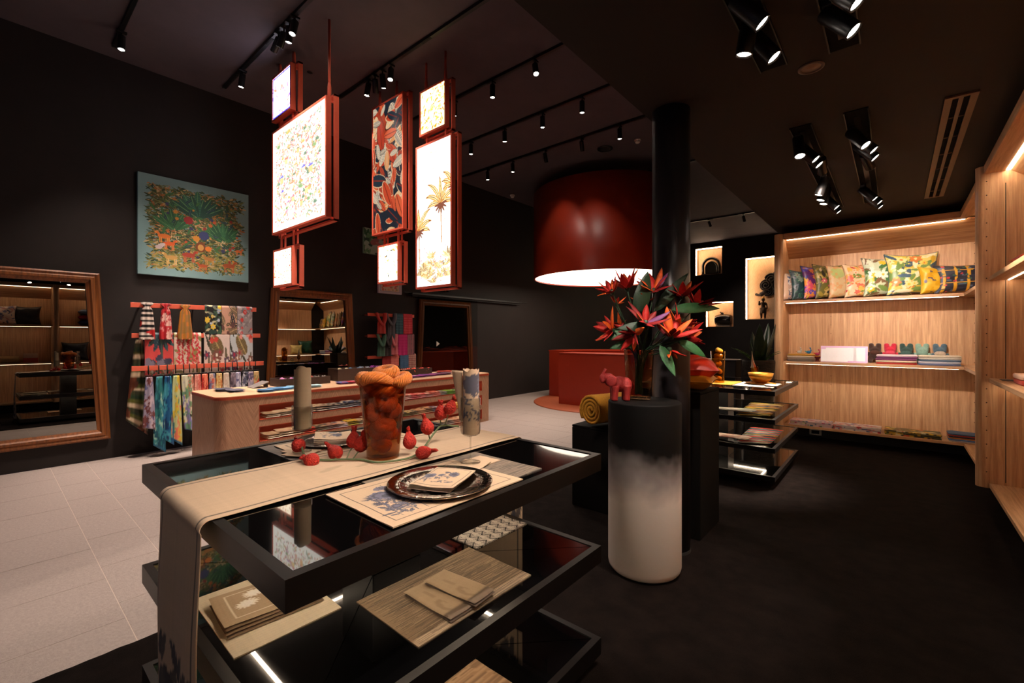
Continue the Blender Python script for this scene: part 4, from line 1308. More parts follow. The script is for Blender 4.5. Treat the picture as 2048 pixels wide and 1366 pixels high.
# the printed bunch grows along the mat
cq = Canvas(320, 220, LIN, 1.45)
cq.a = np.swapaxes(cv.a, 0, 1).copy()
botany(cq, .14, .14, 1.0, .86, 6, 11); botany(cq, .2, .14, .9, .62, 9, 8); botany(cq, .14, .12, .7, .5, 12, 7)
cv.a = np.swapaxes(cq.a, 0, 1)[::-1].copy()
cv.a = cv.a
placemat(-1.35, -.985, .69, 1.215, T1 + .0045, cv, 'beige linen placemat with blue thistle print under the front plate', a=-.015)
cv = woven(160, 90, (112, 104, 98), GREY, 5, 900, 'y', .7)
placemat(-2.18, -1.835, .80, 1.33, T1, cv, 'grey woven placemat lying under the far place setting', a=.01)
cv = linen(70, 90, .66, 7); cv.frame(.06, .012, (110, 96, 86)); botany(cv, .1, .2, .6, .7, 3, 5)
placemat(-2.13, -1.835, .85, 1.39, T1 + .0045, cv, 'beige linen placemat under the far plate beyond the runner', a=.0)
def coaster(x, y, z, a, label):
    t = thing('linen_coaster', (x, y, z), label, 'coaster', 'linen coasters under the champagne glasses')
    cv = linen(24, 24, 1, int(abs(x) * 100)); cv.frame(0, .04, (90, 80, 72))
    sheet(MB(), x - .055, x + .055, y - .055, y + .055, z, .002, cv, .0005, 1, a).build('coaster_cloth', M_linen, t)
coaster(-1.255, 1.285, T1 + .004, .05, 'square beige linen coaster behind the front champagne glass foot')
coaster(-1.235, 1.215, T1 + .0095, .35, 'square beige linen coaster under the front champagne glass foot')
coaster(-1.95, .885, T1 + .009, .2, 'square beige linen coaster left of the far champagne glass foot')
coaster(-1.895, .865, T1 + .0125, .5, 'square beige linen coaster under the far champagne glass foot')
M_silver = mat('hammered_silver', (196, 180, 160), .13, metal=1.0, noise=.1, nscale=14, bump=.35, bscale=38)
M_silverd = mat('dark_pewter', (120, 108, 100), .2, metal=1.0, noise=.15, nscale=14, bump=.3, bscale=34)
def plate(x, y, z, R_, label, m):
    t = thing('charger_plate', (x, y, z), label, 'plate', 'metal charger plates')
    MB().lathe([(R_ * .55, 0), (R_ * .60, .001), (R_ * .80, .009), (R_, .0125), (R_ * 1.005, .0145), (R_ * .995, .016), (R_ * .80, .0115)], 72, (x, y, z), cap1=False).build('plate_rim', m, t)
    MB().lathe([(R_ * .80, .0116), (R_ * .785, .0128), (R_ * .765, .011), (R_ * .60, .0045), (0, .004)], 72, (x, y, z), cap0=False).build('plate_well', m, t)
    return t
plate(-1.150, .985, T1 + .0085, .172, 'hammered silver charger plate on the front placemat with a folded napkin', M_silver)
plate(-2.005, 1.065, T1 + .0085, .165, 'dark pewter charger plate on the far place setting behind the vase', M_silverd)
def folded(mb, pts_path, w0, cv, width_dir, org, th=.0035):
    pass
def napkin(x, y, z, lx, ly, a, layers, cv, label, group=None, th=.0035, fan=.0, cat='napkin', mt=None, wavy=.002, name='folded_napkin', edge=None, n=26, part='cloth_layer'):
    """stack of folded cloth layers, slightly slipped against each other, joined by a rounded fold"""
    t = thing(name, (x, y, z), label, cat, group)
    mt = mt or M_linen
    U, V = np.meshgrid(np.linspace(0, 1, n), np.linspace(0, 1, n), indexing='ij')
    for k in range(layers):
        mb = MB()
        r = np.random.default_rng(k * 7 + int(abs(x) * 1000))
        sx = fan * (layers - 1 - k); sy = r.uniform(-.002, .002)
        zz = z + k * th * 1.25
        H = wavy * (np.sin(U * 6 + 1 + k * .2) * np.sin(V * 4 + 2) + 1) * (k + 1) / layers
        r_ = th * .5
        prof = np.clip(np.minimum(np.minimum(U, 1 - U), np.minimum(V, 1 - V)) * 14, 0, 1) ** .5
        top = np.stack([x - lx / 2 + lx * U + sx, y - ly / 2 + ly * V + sy, zz + r_ + r_ * prof + H], -1)
        bot = np.stack([x - lx / 2 + lx * U + sx, y - ly / 2 + ly * V + sy, zz + r_ - r_ * prof + H], -1)
        C = cv.at(U, V) if k == layers - 1 else (cv.at(U, V) * .0 + (edge if edge is not None else cv.a.reshape(-1, 3).mean(0)))
        top = rotz(top, (x, y), a); bot = rotz(bot, (x, y), a)
        mb.grid(top, C); mb.grid(bot, C, flip=True)
        mb.build(part, mt, t)
    return t
cv = linen(90, 90, 1, 21); cv.frame(.06, .012, (110, 96, 86)); botany(cv, .05, .15, .8, .85, 22, 6)
napkin(-1.15, 1.0, T1 + .0155, .15, .20, .42, 4, cv, 'folded beige linen napkin with blue floral print on the silver plate', 'folded linen napkins', fan=-.003, wavy=.0025, th=.003, n=60)
napkin(-2.0, 1.06, T1 + .0155, .17, .16, -.5, 5, cv, 'fan folded beige napkin with dark print on the far pewter plate', 'folded linen napkins', fan=.006, wavy=.006)
# champagne glasses holding rolled napkins
M_crystal = thin_glass('crystal_glass', (246, 246, 244), 1.45)
def flute(x, y, z, z_bowl, z_rim, R_, label):
    t = thing('champagne_glass', (x, y, z), label, 'glass', 'champagne glasses')
    th = .0012
    MB().lathe([(0, .0), (.038, 0), (.038, .0015), (.02, .004), (.006, .008), (.0035, .02), (.003, z_bowl - z - .012), (.006, z_bowl - z - .004), (.0, z_bowl - z - .002)], 40, (x, y, z), cap0=False).build('stem_and_foot', M_crystal, t)
    MB().lathe([(0, z_bowl - z - .0015), (R_ * .7, z_bowl - z), (R_ * .93, z_bowl - z + .006), (R_, z_bowl - z + .018), (R_, z_rim - z), (R_ - th, z_rim - z), (R_ - th, z_bowl - z + .018), (R_ * .9, z_bowl - z + .0075), (0, z_bowl - z + .003)], 48, (x, y, z), cap0=False, cap1=False).build('glass_bowl', M_crystal, t)
    return t
def rolled(x, y, z0, z1, R_, label, cv, turns=2.6, a0=0.0, slant=.0, flare=None, wid=1.0):
    t = thing('rolled_napkin', (x, y, z0), label, 'napkin', 'napkins rolled in the champagne glasses')
    n, m = 110, 40
    S_ = np.linspace(0, 1, n); V = np.linspace(0, 1, m)
    ang = a0 + turns * 2 * PI * S_
    rad = R_ * (.35 + .65 * S_)
    P = np.zeros((n, m, 3))
    P[..., 0] = x + rad[:, None] * np.cos(ang)[:, None] * (1 - .04 * V[None, :])
    P[..., 1] = y + rad[:, None] * np.sin(ang)[:, None] * (1 - .04 * V[None, :])
    topz = z1 + slant * np.cos(ang + .5) - .006 * np.sin(S_ * 31)
    P[..., 2] = z0 + (topz[:, None] - z0) * V[None, :]
    UU = np.broadcast_to(((S_ * turns) % 1)[:, None], (n, m)); VV = np.broadcast_to(V[None, :], (n, m))
    o = bigprint('rolled_cloth', P, cv.at(UU, VV), M_linen, t)
    if flare:
        q = MB(); k = 12
        A, B = np.meshgrid(np.linspace(0, 1, 14), np.linspace(0, 1, 24), indexing='ij')
        fx, fy = flare
        wv = (1 - B) * .042 + .010
        Q = np.stack([x + fx * (R_ * .95 + .006) + A * fx * wv + .004 * np.sin(A * 9), y + fy * (R_ * .95 + .006) + A * fy * wv + .003 * np.cos(A * 7), z1 - .004 - B * (z1 - z0 - .05)], -1)
        q.grid(Q, np.broadcast_to(cv.at(.02, .9), (14, 24, 3)).copy())
        p = q.build('loose_corner', M_linen, t); mdf = p.modifiers.new('thickness', 'SOLIDIFY'); mdf.thickness = .002
    return t
GX, GY = -1.25, 1.221
flute(GX, GY, T1 + .015, 1.018, 1.162, .0385, 'champagne glass on the front coasters holding a printed napkin')
cv = linen(60, 100, .6, 31); cq = Canvas(60, 100, LIN, .6)
botany(cv, .05, .12, .55, .98, 33, 5)
rolled(GX, GY, 1.024, 1.268, .0355, 'rolled linen napkin with blue flowers standing in the front champagne glass', cv, 2.7, 3.4, 0, (-.98, -.2))
GX2, GY2 = -1.905, .872
flute(GX2, GY2, T1 + .018, 1.004, 1.107, .0405, 'champagne glass at the far place setting holding a plain napkin')
cv = linen(50, 80, .6, 37, (170, 150, 122))
rolled(GX2, GY2, 1.010, 1.258, .037, 'plain taupe rolled napkin standing in the far champagne glass', cv, 3.2, .6, .012)

# amber vase full of silk yarn
VX, VY = -1.595, 1.06
t = thing('amber_glass_vase', (VX, VY, T1 + .0075), 'tall smoky amber glass vase on the runner filled with orange yarn', 'vase')
M_amber = thin_glass('amber_glass', (226, 196, 158), 1.5)
zb_ = T1 + .0075
MB().lathe([(0, 0), (.060, 0), (.064, .004), (.0945, .305), (.0948, .308), (.0925, .308), (.0915, .30), (.0610, .014), (.056, .010), (0, .010)], 64, (VX, VY, zb_), cap0=False, cap1=False).build('vase_body', M_amber, t)
M_yarn = mat('orange_silk_yarn', (238, 132, 32), .42, noise=.22, nscale=18, bump=.5, bscale=160, sheen=.3, stretch=(1, 1, 6))
def skein(x, y, z, R_, r, seed, label, M_=None, nm='yarn_skein', cat='yarn', group='orange yarn skeins in the amber vase', tilt=None, strands=15):
    """twisted loop of many silk strands"""
    q = np.random.default_rng(seed)
    t = thing(nm, (x, y, z), label, cat, group)
    rot = Matrix.Rotation(tilt[0] if tilt else q.uniform(0, 6.28), 3, 'Z') @ Matrix.Rotation(tilt[1] if tilt else q.uniform(-.9, .9), 3, 'X')
    mb = MB(); n = 30
    for k in range(strands):
        a0 = 2 * PI * k / strands
        pts = []
        for i in range(n + 1):
            a = 2 * PI * i / n
            tw = a0 + 3 * a
            rr_ = R_ * (1 + .12 * math.sin(2 * a + seed)) + r * math.cos(tw) * (.9 if k % 2 else .6)
            p = Vector((rr_ * math.cos(a), rr_ * math.sin(a) * .8, r * math.sin(tw) * (.9 if k % 2 else .6)))
            p = rot @ p
            pts.append((x + p.x, y + p.y, z + p.z))
        mb.tube(pts, r * .27, 5, cap=False)
    mb.build('yarn_loop', M_ or M_yarn, t)
    return t
sk = [(0, .0, .292, .056, .026, 'largest skein on top, centre', .35), (-.050, -.034, .312, .040, .020, 'skein on top at the left rim', .5), (.048, .038, .314, .042, .022, 'skein on top at the right rim', -.4), (.030, -.046, .316, .042, .021, 'skein on top at the front', .6),
      (-.035, .05, .312, .038, .020, 'skein on top at the back', -.6), (.010, .006, .346, .044, .022, 'uppermost skein of the heap', .25),
      (-.030, -.010, .238, .028, .023, 'upper left skein inside the glass', 1.2), (.030, -.008, .232, .028, .023, 'upper right skein inside the glass', 1.0), (0, -.030, .19, .028, .021, 'front skein inside the glass, second row', 1.25), (.022, .022, .19, .024, .021, 'back skein inside the glass, second row', .8),
      (-.028, .004, .165, .022, .020, 'left skein inside the glass, third row', 1.1), (.026, -.010, .135, .022, .021, 'right skein inside the glass, third row', 1.2), (-.010, -.020, .112, .024, .020, 'front skein inside the glass, fourth row', 1.1), (.010, .018, .10, .022, .020, 'back skein inside the glass, fourth row', .7), (-.018, -.006, .056, .018, .018, 'lowest left skein inside the glass', .9), (.018, -.008, .052, .016, .018, 'lowest right skein inside the glass', 1.2)]
for k, (dx, dy, dz, R_, r_, tx, tl) in enumerate(sk):
    skein(VX + dx, VY + dy, zb_ + dz, R_, r_, 60 + k, 'orange silk yarn, ' + tx, tilt=(TH + (k * 1.1 if k < 6 else (k % 3 - 1) * .5), tl), strands=21)

# red paper bud branch winding around the vase
M_bud = mat('red_paper', (188, 42, 28), .7, noise=.4, nscale=60, bump=.9, bscale=130)
M_stem = mat('green_paper_stem', (96, 112, 78), .7, noise=.2, nscale=50)
zs_ = T1 + .012
main = [(-1.885, .86, zs_ + .05), (-1.80, .835, zs_ + .012), (-1.72, .86, zs_ + .004), (-1.66, .92, zs_ + .004), (-1.60, .965, zs_ + .004), (-1.52, .985, zs_ + .004), (-1.475, 1.06, zs_ + .006), (-1.47, 1.13, zs_ + .012), (-1.50, 1.20, zs_ + .03), (-1.56, 1.30, zs_ + .06), (-1.60, 1.38, zs_ + .075), (-1.585, 1.47, zs_ + .06)]
t = thing('red_bud_branch', (-1.6, 1.0, T1 + .008), 'green paper branch with red tulip shaped buds lying around the vase', 'branch')
def smooth(pts, n=6):
    P_ = [np.array(p) for p in pts]; out = []
    for i in range(len(P_) - 1):
        p0 = P_[max(i - 1, 0)]; p1 = P_[i]; p2 = P_[i + 1]; p3 = P_[min(i + 2, len(P_) - 1)]
        for k in range(n):
            u = k / n
            out.append(.5 * ((2 * p1) + (-p0 + p2) * u + (2 * p0 - 5 * p1 + 4 * p2 - p3) * u * u + (-p0 + 3 * p1 - 3 * p2 + p3) * u ** 3))
    out.append(P_[-1]); return [tuple(p) for p in out]
MB().tube(smooth(main), .0042, 8).build('main_stem', M_stem, t)
BUDS = [((-1.875, .845, .945), (-.9, .2, .25)), ((-1.705, .822, .920), (-.9, -.2, .12)), ((-1.705, .918, .928), (-.7, -.2, .5)), ((-1.712, .995, .958), (.05, .05, 1)), ((-1.672, 1.005, .945), (.2, .1, 1)),
        ((-1.53, 1.145, .955), (-.35, .1, .9)), ((-1.455, 1.145, .928), (.8, .4, .25)), ((-1.525, 1.235, 1.00), (-.3, -.1, .95)), ((-1.60, 1.37, 1.035), (.0, .0, 1)), ((-1.565, 1.395, 1.06), (.3, .2, .95))]
for k, (p, d) in enumerate(BUDS):
    p = Vector(p); d = Vector(d).normalized()
    near = min(smooth(main), key=lambda q: (Vector(q) - p).length)
    c = MB().tube([near, tuple(Vector(near) * .4 + p * .6 - Vector((0, 0, .004))), tuple(p - d * .02)], .0026, 6).build('twig', M_stem, t)
    n, m = 22, 16
    U, V = np.meshgrid(np.linspace(0, 1, n, endpoint=False), np.linspace(0, 1, m), indexing='ij')
    R_ = .0265 * np.clip(np.sin(PI * (V ** .72) * .93 + .09), 0, 1) * (1 + .10 * np.abs(np.sin(U * PI * 4 + V * 2))) * (1 - .22 * V ** 3)
    R_ = R_ * (1 + .25 * np.exp(-((V - .97) / .05) ** 2))
    q = d.to_track_quat('Z', 'X').to_matrix()
    L_ = np.stack([R_ * np.cos(U * 2 * PI + V * .7), R_ * np.sin(U * 2 * PI + V * .7), (V - .3) * .080 * (1 + .04 * np.sin(U * 12.6))], -1)
    W = L_ @ np.array(q).T + np.array(p)
    b = MB().grid(W, wrap=True).build('bud', M_bud, c)
    for e in range(2):
        a = k * 1.3 + e * 2.6
        tip = p + d * (.070) + q @ Vector((.012 * math.cos(a), .012 * math.sin(a), 0))
        MB().tube([tuple(p + d * .046), tuple((p + d * .060).lerp(tip, .5)), tuple(tip)], [.009, .007, .002], 6).build('bud_tip', M_bud, b)

# ---- middle tray
cv = linen(70, 60, 1.4, 51, (232, 218, 190)); cv.a[::2] *= .94
placemat(-1.80, -1.385, .452, .765, TM, cv, 'cream ribbed placemat on the middle tray under the taupe napkins', a=-.02)
cn_ = linen(60, 60, 1, 53, (186, 162, 130)); cn_.frame(.13, .018, (240, 230, 210))
for (x, y) in ((.30, .42), (.55, .30)):
    for k in range(14): cn_.leaf(x, y, .13, .02, k * .45, (250, 244, 232))
    cn_.ell(x, y, .08, .06, (252, 248, 240))
napkin(-1.605, .612, TM + .004, .21, .28, -.08, 4, cn_, 'pile of taupe napkins with white fruit embroidery on the cream placemat', 'napkins on the middle tray', th=.0042, fan=.010, wavy=.003, edge=lin((128, 106, 82)), n=60)
cv = woven(240, 150, (150, 128, 100), [(120, 102, 82), (100, 86, 70), (170, 148, 118), (132, 112, 90)], 9, 2400, 'y', .64)
placemat(-1.37, -1.035, .808, 1.325, TM, cv, 'grey brown woven placemat on the middle tray under two taupe napkins', a=-.01)
cn_ = linen(50, 40, 1.3, 57, (178, 156, 126)); cn_.ell(.9, .35, .22, .16, (162, 140, 112)); cn_.ell(.95, .4, .14, .1, (178, 156, 126)); cn_.ell(.45, .45, .18, .06, (164, 142, 114))
cn_.stripes(1, [None]); cn_.rect(1.14, 0, 1.3, 1, (110, 94, 78))
napkin(-1.165, .985, TM + .004, .235, .105, .02, 2, cn_, 'front taupe napkin with elephant outline and dark border on the middle tray', 'napkins on the middle tray', th=.005, fan=.004, wavy=.002, edge=lin((96, 82, 70)))
napkin(-1.155, 1.07, TM + .016, .235, .105, .10, 2, cn_, 'rear taupe napkin with elephant outline and dark border on the middle tray', 'napkins on the middle tray', th=.005, fan=.004, wavy=.002, edge=lin((96, 82, 70)))
# geometric placemat
cv = Canvas(150, 150, (214, 206, 194), .77)
X_, Y_ = np.meshgrid(cv.x / cv.asp * 5, cv.y * 6.5, indexing='ij')
row = np.floor(Y_); fx = np.mod(X_ + .5 * np.mod(row, 2), 1); fy = Y_ - row
zig = np.abs(fx - .5)
e1 = np.abs(fy - zig * 1.2) < .09
s1 = (np.mod((fy - np.where(fx < .5, zig, -zig) * 1.2) * 5, 1) < .42) & (fx < .5) & (fy < .62)
s2 = (np.mod((fy + zig * 1.2) * 5, 1) < .22) & (fx >= .5)
cv.a[e1] = lin((30, 26, 26)); cv.a[s1] = lin((34, 30, 30)); cv.a[s2] = lin((120, 112, 104))
cv.frame(0, .012, (34, 30, 28))
placemat(-1.575, -1.33, 1.34, 1.675, TM, cv, 'black and white geometric cube patterned placemat on the middle tray', a=-.01)
# bottom tray
cv = woven(60, 60, (168, 134, 100), [(140, 110, 82), (186, 152, 116)], 12, 200, 'y', .7)
placemat(-1.40, -1.075, .80, 1.265, .117, cv, 'tan woven placemat on the bottom tray at the lower edge of the photo', a=0.0)
t = thing('blue_tag', (-1.33, 1.0, .124), 'tiny blue card lying on the tan placemat', 'tag')
MB().box(-1.37, -1.345, 1.09, 1.12, .1235, .1245).build('tag_card', mat('blue_card', (110, 140, 170), .6, noise=.05), t)
# ================================================================== flowers, elephant, cushions and roll around the column
M_vclear = thin_glass('smoky_vase_glass', (226, 206, 184), 1.55)
FXc, FYc, FZ = -1.196, 2.606, 1.0135
t = thing('flower_vase', (FXc, FYc, FZ), 'clear smoky glass vase on the plinth holding red paper flowers', 'vase')
MB().lathe([(0, 0), (.066, 0), (.071, .006), (.080, .10), (.0895, .30), (.0897, .304), (.0865, .304), (.0765, .10), (.0670, .022), (.05, .016), (0, .016)], 56, (FXc, FYc, FZ), cap0=False, cap1=False).build('vase_body', M_vclear, t)
M_pet = [mat('red_paper_petal', (182, 30, 24), .6, noise=.3, nscale=40, bump=.3, bscale=80), mat('orange_paper_petal', (220, 92, 28), .6, noise=.25, nscale=40), mat('dark_red_paper_petal', (132, 20, 22), .6, noise=.3, nscale=40), mat('violet_paper_petal', (112, 58, 112), .55, noise=.3, nscale=40)]
M_leafg = mat('dark_green_paper_leaf', (24, 56, 34), .5, noise=.3, nscale=14, bump=.3, bscale=50)
M_leafl = mat('green_paper_leaf', (40, 92, 50), .5, noise=.25, nscale=14, bump=.3, bscale=50)
Rv = Vector((math.cos(TH), math.sin(TH), 0)); Fv = Vector((-math.sin(TH), math.cos(TH), 0)); Uv = Vector((0, 0, 1))
FC = Vector((FXc, FYc, 0))
def fp(r_, z_, f_=0.0):
    """point of the bouquet: r to the right, f away from the viewer's side, z height"""
    return FC + Rv * r_ + Fv * f_ + Vector((0, 0, z_))
def petal(mb, base, d, up, l, w_, curl, mi=0):
    d = d.normalized(); side = d.cross(up)
    if side.length < 1e-4: side = d.cross(Vector((1, 0, 0)))
    side.normalize(); nrm = side.cross(d).normalized()
    n = 9
    vs = []
    for i in range(n + 1):
        u = i / n
        hw = w_ * (math.sin(PI * min(1, u ** .75)) ** .8) if 0 < u < 1 else 0
        c = base + d * (l * u) + nrm * (curl * l * u * u)
        for s_ in (-1, 0, 1):
            vs.append(c + side * (s_ * hw) + nrm * (abs(s_) * hw * .45))
    fs = []
    for i in range(n):
        for k in range(2):
            a = i * 3 + k
            fs.append((a, a + 1, a + 4, a + 3))
    mb.add(vs, fs, mi, True)
def solid(o, th=.0016):
    m = o.modifiers.new('thickness', 'SOLIDIFY'); m.thickness = th; m.offset = 0
    return o
def paper_flower(head, d, size, seed, label, n=9, violet=False):
    q = np.random.default_rng(seed)
    base = fp(0, 1.26, .0) + Rv * q.uniform(-.03, .03) + Fv * q.uniform(-.03, .03)
    foot = FC + Rv * q.uniform(-.02, .02) + Fv * q.uniform(-.02, .02) + Vector((0, 0, FZ + .03))
    t = thing('paper_flower', tuple(foot), label, 'flower', 'red paper flowers in the smoky vase')
    d = d.normalized()
    pts = smooth([tuple(foot), tuple(base), tuple(base.lerp(head, .55) + Rv * q.uniform(-.01, .01)), tuple(head - d * .01)], 7)
    MB().tube(pts, .0042, 7).build('stem', M_leafg, t)
    MB().lathe([(0, -.02), (.012, -.012), (.016, .004), (.012, .018), (0, .022)], 12, tuple(head), cap0=False, cap1=False).build('calyx', M_leafg, t)
    ref = d.orthogonal().normalized(); ref2 = d.cross(ref)
    for k in range(n):
        a = 2 * PI * k / n + q.uniform(-.2, .2)
        out = ref * math.cos(a) + ref2 * math.sin(a)
        op = q.uniform(.35, 1.05)
        dd = d * math.cos(op) + out * math.sin(op)
        mb = MB(); petal(mb, head, dd, out, size * q.uniform(.75, 1.15), size * .16, q.uniform(-.05, .35))
        mi = 0 if q.random() < .5 else (1 if q.random() < .55 else 2)
        if violet and k == 0: mi = 3
        solid(mb.build('petal', M_pet[mi], t))
    return t
V3 = Vector
FL = [(-.155, 1.665, -.02, (-.5, -.2, .8), .10, 'upper left, against the lit drum'), (-.062, 1.69, .02, (-.25, -.1, 1), .125, 'top, left of the tall dark leaf'), (-.115, 1.60, .05, (.1, -.2, .9), .06, 'small bloom below the upper left one'),
      (.085, 1.675, .0, (-.3, -.4, .9), .13, 'top, in front of the column, with a violet petal'), (.04, 1.60, .04, (-.2, -.1, .95), .085, 'violet centred, in the middle behind the stems'), (.26, 1.645, .04, (.0, -.2, 1), .12, 'upper right before the black wall'),
      (.335, 1.585, .03, (.25, -.3, .9), .12, 'far right above the long leaf'), (-.165, 1.43, -.06, (-.9, -.3, .3), .115, 'left side, halfway down'), (.01, 1.475, -.10, (.1, -.5, .8), .125, 'centre, halfway down'),
      (-.05, 1.41, -.09, (-.5, -.4, -.25), .11, 'left, hanging over the vase rim'), (.145, 1.395, -.12, (-.1, -.5, .8), .14, 'lower right, largest orange bloom'), (.205, 1.46, -.03, (.55, -.2, .7), .11, 'right, halfway down'),
      (.255, 1.385, -.03, (.9, -.1, .2), .11, 'lower right, above the red cushion'), (.135, 1.315, -.12, (.3, -.4, -.85), .075, 'lowest, drooping in front of the vase rim'), (-.115, 1.45, .02, (-.3, 0, .9), .09, 'left, behind the middle stems')]
for k, (r_, z_, f_, d, s_, tx) in enumerate(FL):
    dd = Rv * d[0] + Fv * d[1] + Uv * d[2]
    paper_flower(fp(r_ * 1.08, z_, f_), dd, s_ * 1.15, 200 + k, 'red and orange paper flower, ' + tx, 9 if s_ > .09 else 6, k in (3, 4, 8))
LV = [(-.02, 1.53, -.02, (.25, 0, 1), .27, .05, 'tall dark leaf standing up at the centre', 0), (.20, 1.56, .0, (1, -.1, .08), .30, .034, 'long green leaf stretching right across the niche', 1), (-.06, 1.43, -.05, (-1, -.1, -.25), .17, .036, 'green leaf reaching left at mid height', 1),
      (.03, 1.45, -.10, (-1, -.2, .02), .19, .03, 'dark leaf crossing left in front', 0), (-.03, 1.36, -.05, (-1, 0, -.18), .16, .028, 'green leaf at the lower left above the vase', 1), (.20, 1.37, -.10, (.95, -.2, -.5), .19, .03, 'green leaf at the lower right pointing down', 1),
      (.09, 1.345, -.12, (.35, -.3, -.95), .20, .03, 'green leaf drooping in front of the vase', 1), (.10, 1.55, .03, (.7, .1, .75), .33, .035, 'dark leaf sweeping up to the right across the column', 0)]
for k, (r_, z_, f_, d, l, w_, tx, mi) in enumerate(LV):
    base = fp(r_, z_, f_)
    foot = FC + Rv * (.01 * (k % 3 - 1)) + Fv * (.012 * (k % 2)) + Vector((0, 0, FZ + .03))
    t = thing('paper_leaf', tuple(foot), tx, 'leaf', 'paper leaves in the smoky vase')
    mb = MB().tube(smooth([tuple(foot), tuple(fp(r_ * .25, 1.30, f_ * .3)), tuple(base)], 8), .0038, 7)
    mb.build('leaf_stalk', M_leafg, t)
    mb = MB(); petal(mb, base, Rv * d[0] + Fv * d[1] + Uv * d[2], (Uv * .35 - Fv) if abs(d[2]) < .8 else -Fv, l, w_, -.15 if abs(d[2]) < .6 else .05)
    solid(mb.build('leaf_blade', M_leafl if mi else M_leafg, t))

# red cloth elephant
EX = FC + Rv * -.142 + Fv * -.05
t = thing('cloth_elephant', (EX.x, EX.y, 1.013), 'small red silk elephant toy standing on the plinth beside the vase', 'toy')
M_ele = mat('red_silk_cloth', (136, 18, 16), .65, noise=.22, nscale=70, bump=.4, bscale=240)
def ep(r_, z_, f_=0.0):
    p = EX + Rv * r_ + Fv * f_; return (p.x, p.y, 1.013 + z_)
RM = Matrix((Rv, Fv, Uv)).transposed()
b = MB()
b.ell(ep(.012, .098), .062, .043, .047, 20, 14, rot=RM)
b.ell(ep(.045, .092), .042, .042, .048, 18, 12, rot=RM)
for (r_, f_) in ((-.022, -.024), (-.018, .024), (.05, -.024), (.052, .024)):
    b.tube([ep(r_, .09, f_), ep(r_ - .002, .04, f_), ep(r_ - .003, .001, f_)], [.026, .021, .0205], 14)
b.tube([ep(-.03, .11), ep(-.05, .13)], [.036, .032], 14)
b.ell(ep(-.055, .132), .034, .032, .034, 18, 12, rot=RM)
b.tube(smooth([ep(-.074, .128), ep(-.092, .118), ep(-.096, .14), ep(-.080, .172), ep(-.070, .190)], 5), [.017] * 6 + [.014] * 6 + [.010] * 8 + [.0085], 12)
o = b.build('body', M_ele, t)
rm = o.modifiers.new('join', 'REMESH'); rm.mode = 'VOXEL'; rm.voxel_size = .0035; rm.use_smooth_shade = True
sm = o.modifiers.new('soften', 'SMOOTH'); sm.factor = .6; sm.iterations = 5
for sgn in (-1, 1):
    MB().ell(ep(-.045, .118, sgn * .036), .032, .008, .036, 18, 10, rot=RM @ Matrix.Rotation(.25 * sgn, 3, 'Z')).build('ear', M_ele, t)
MB().tube(smooth([ep(.083, .115), ep(.096, .09), ep(.096, .065)], 4), [.006] * 5 + [.005] * 4, 8).build('tail', M_ele, t)

# cushions
def cushion(name, c, w_, h_, T, Rm, cv, label, group, mt=None, pinch=.14, n=40, seam=True, cat='cushion', back=None, piping=None):
    """pillow with pinched sides, full centre and pointed corners"""
    t = thing(name, c, label, cat, group)
    U, V = np.meshgrid(np.linspace(-1, 1, n), np.linspace(-1, 1, n), indexing='ij')
    x = U * w_ / 2 * (1 - pinch * (1 - V ** 2) * np.abs(U) ** 1.5)
    y = V * h_ / 2 * (1 - pinch * (1 - U ** 2) * np.abs(V) ** 1.5)
    th = T / 2 * np.clip((1 - U ** 4) * (1 - V ** 4), 0, 1) ** .62
    r = np.random.default_rng(int(abs(c[0] * 1000 + c[1] * 100)))
    p = r.uniform(0, 6.28, 3)
    wr = .012 * T / .14 * (np.sin(U * 5 + V * 3 + p[0]) + np.sin(V * 7 - U * 4 + p[1])) * np.clip(th / T * 2, 0, 1)
    C = cv.at((U + 1) / 2, (V + 1) / 2)
    R3 = np.array(Rm)
    for sgn, nm in ((1, 'front_cover'), (-1, 'back_cover')):
        L_ = np.stack([x, y, sgn * (th + wr * .5)], -1) @ R3.T + np.array(c)
        bigprint(nm, L_, C if sgn > 0 or back is None else C * 0 + lin(back), mt or M_satin, t)
    if seam:
        e = np.concatenate([np.stack([x[:, 0], y[:, 0]], 1), np.stack([x[-1, 1:], y[-1, 1:]], 1), np.stack([x[::-1, -1][1:], y[::-1, -1][1:]], 1), np.stack([x[0, ::-1][1:], y[0, ::-1][1:]], 1)])
        E_ = np.concatenate([e, np.zeros((len(e), 1))], 1) @ R3.T + np.array(c)
        q = MB().tube([tuple(p_) for p_ in E_[::2]], .0042, 6, cap=False, col=lin(piping) if piping else C.reshape(-1, 3).mean(0) * .7)
        q.build('piping', mt or M_satin, t)
    return t
def rotm(ax, a): return Matrix.Rotation(a, 3, ax)
cv = Canvas(10, 10, (226, 56, 26))
cushion('cushion', (-1.19, 3.35, 1.175), .46, .40, .15, rotm('Z', .35) @ rotm('X', .06), cv, 'plump coral red cushion on top of the gold one behind the column', 'cushions on the tall pedestal', pinch=.06, piping=(226, 84, 60))
cv = Canvas(10, 10, (206, 138, 34))
cushion('cushion', (-1.19, 3.35, 1.082), .43, .38, .125, rotm('Z', .2), cv, 'gold silk cushion under the coral cushion behind the column', 'cushions on the tall pedestal', pinch=.06, piping=(214, 156, 60))
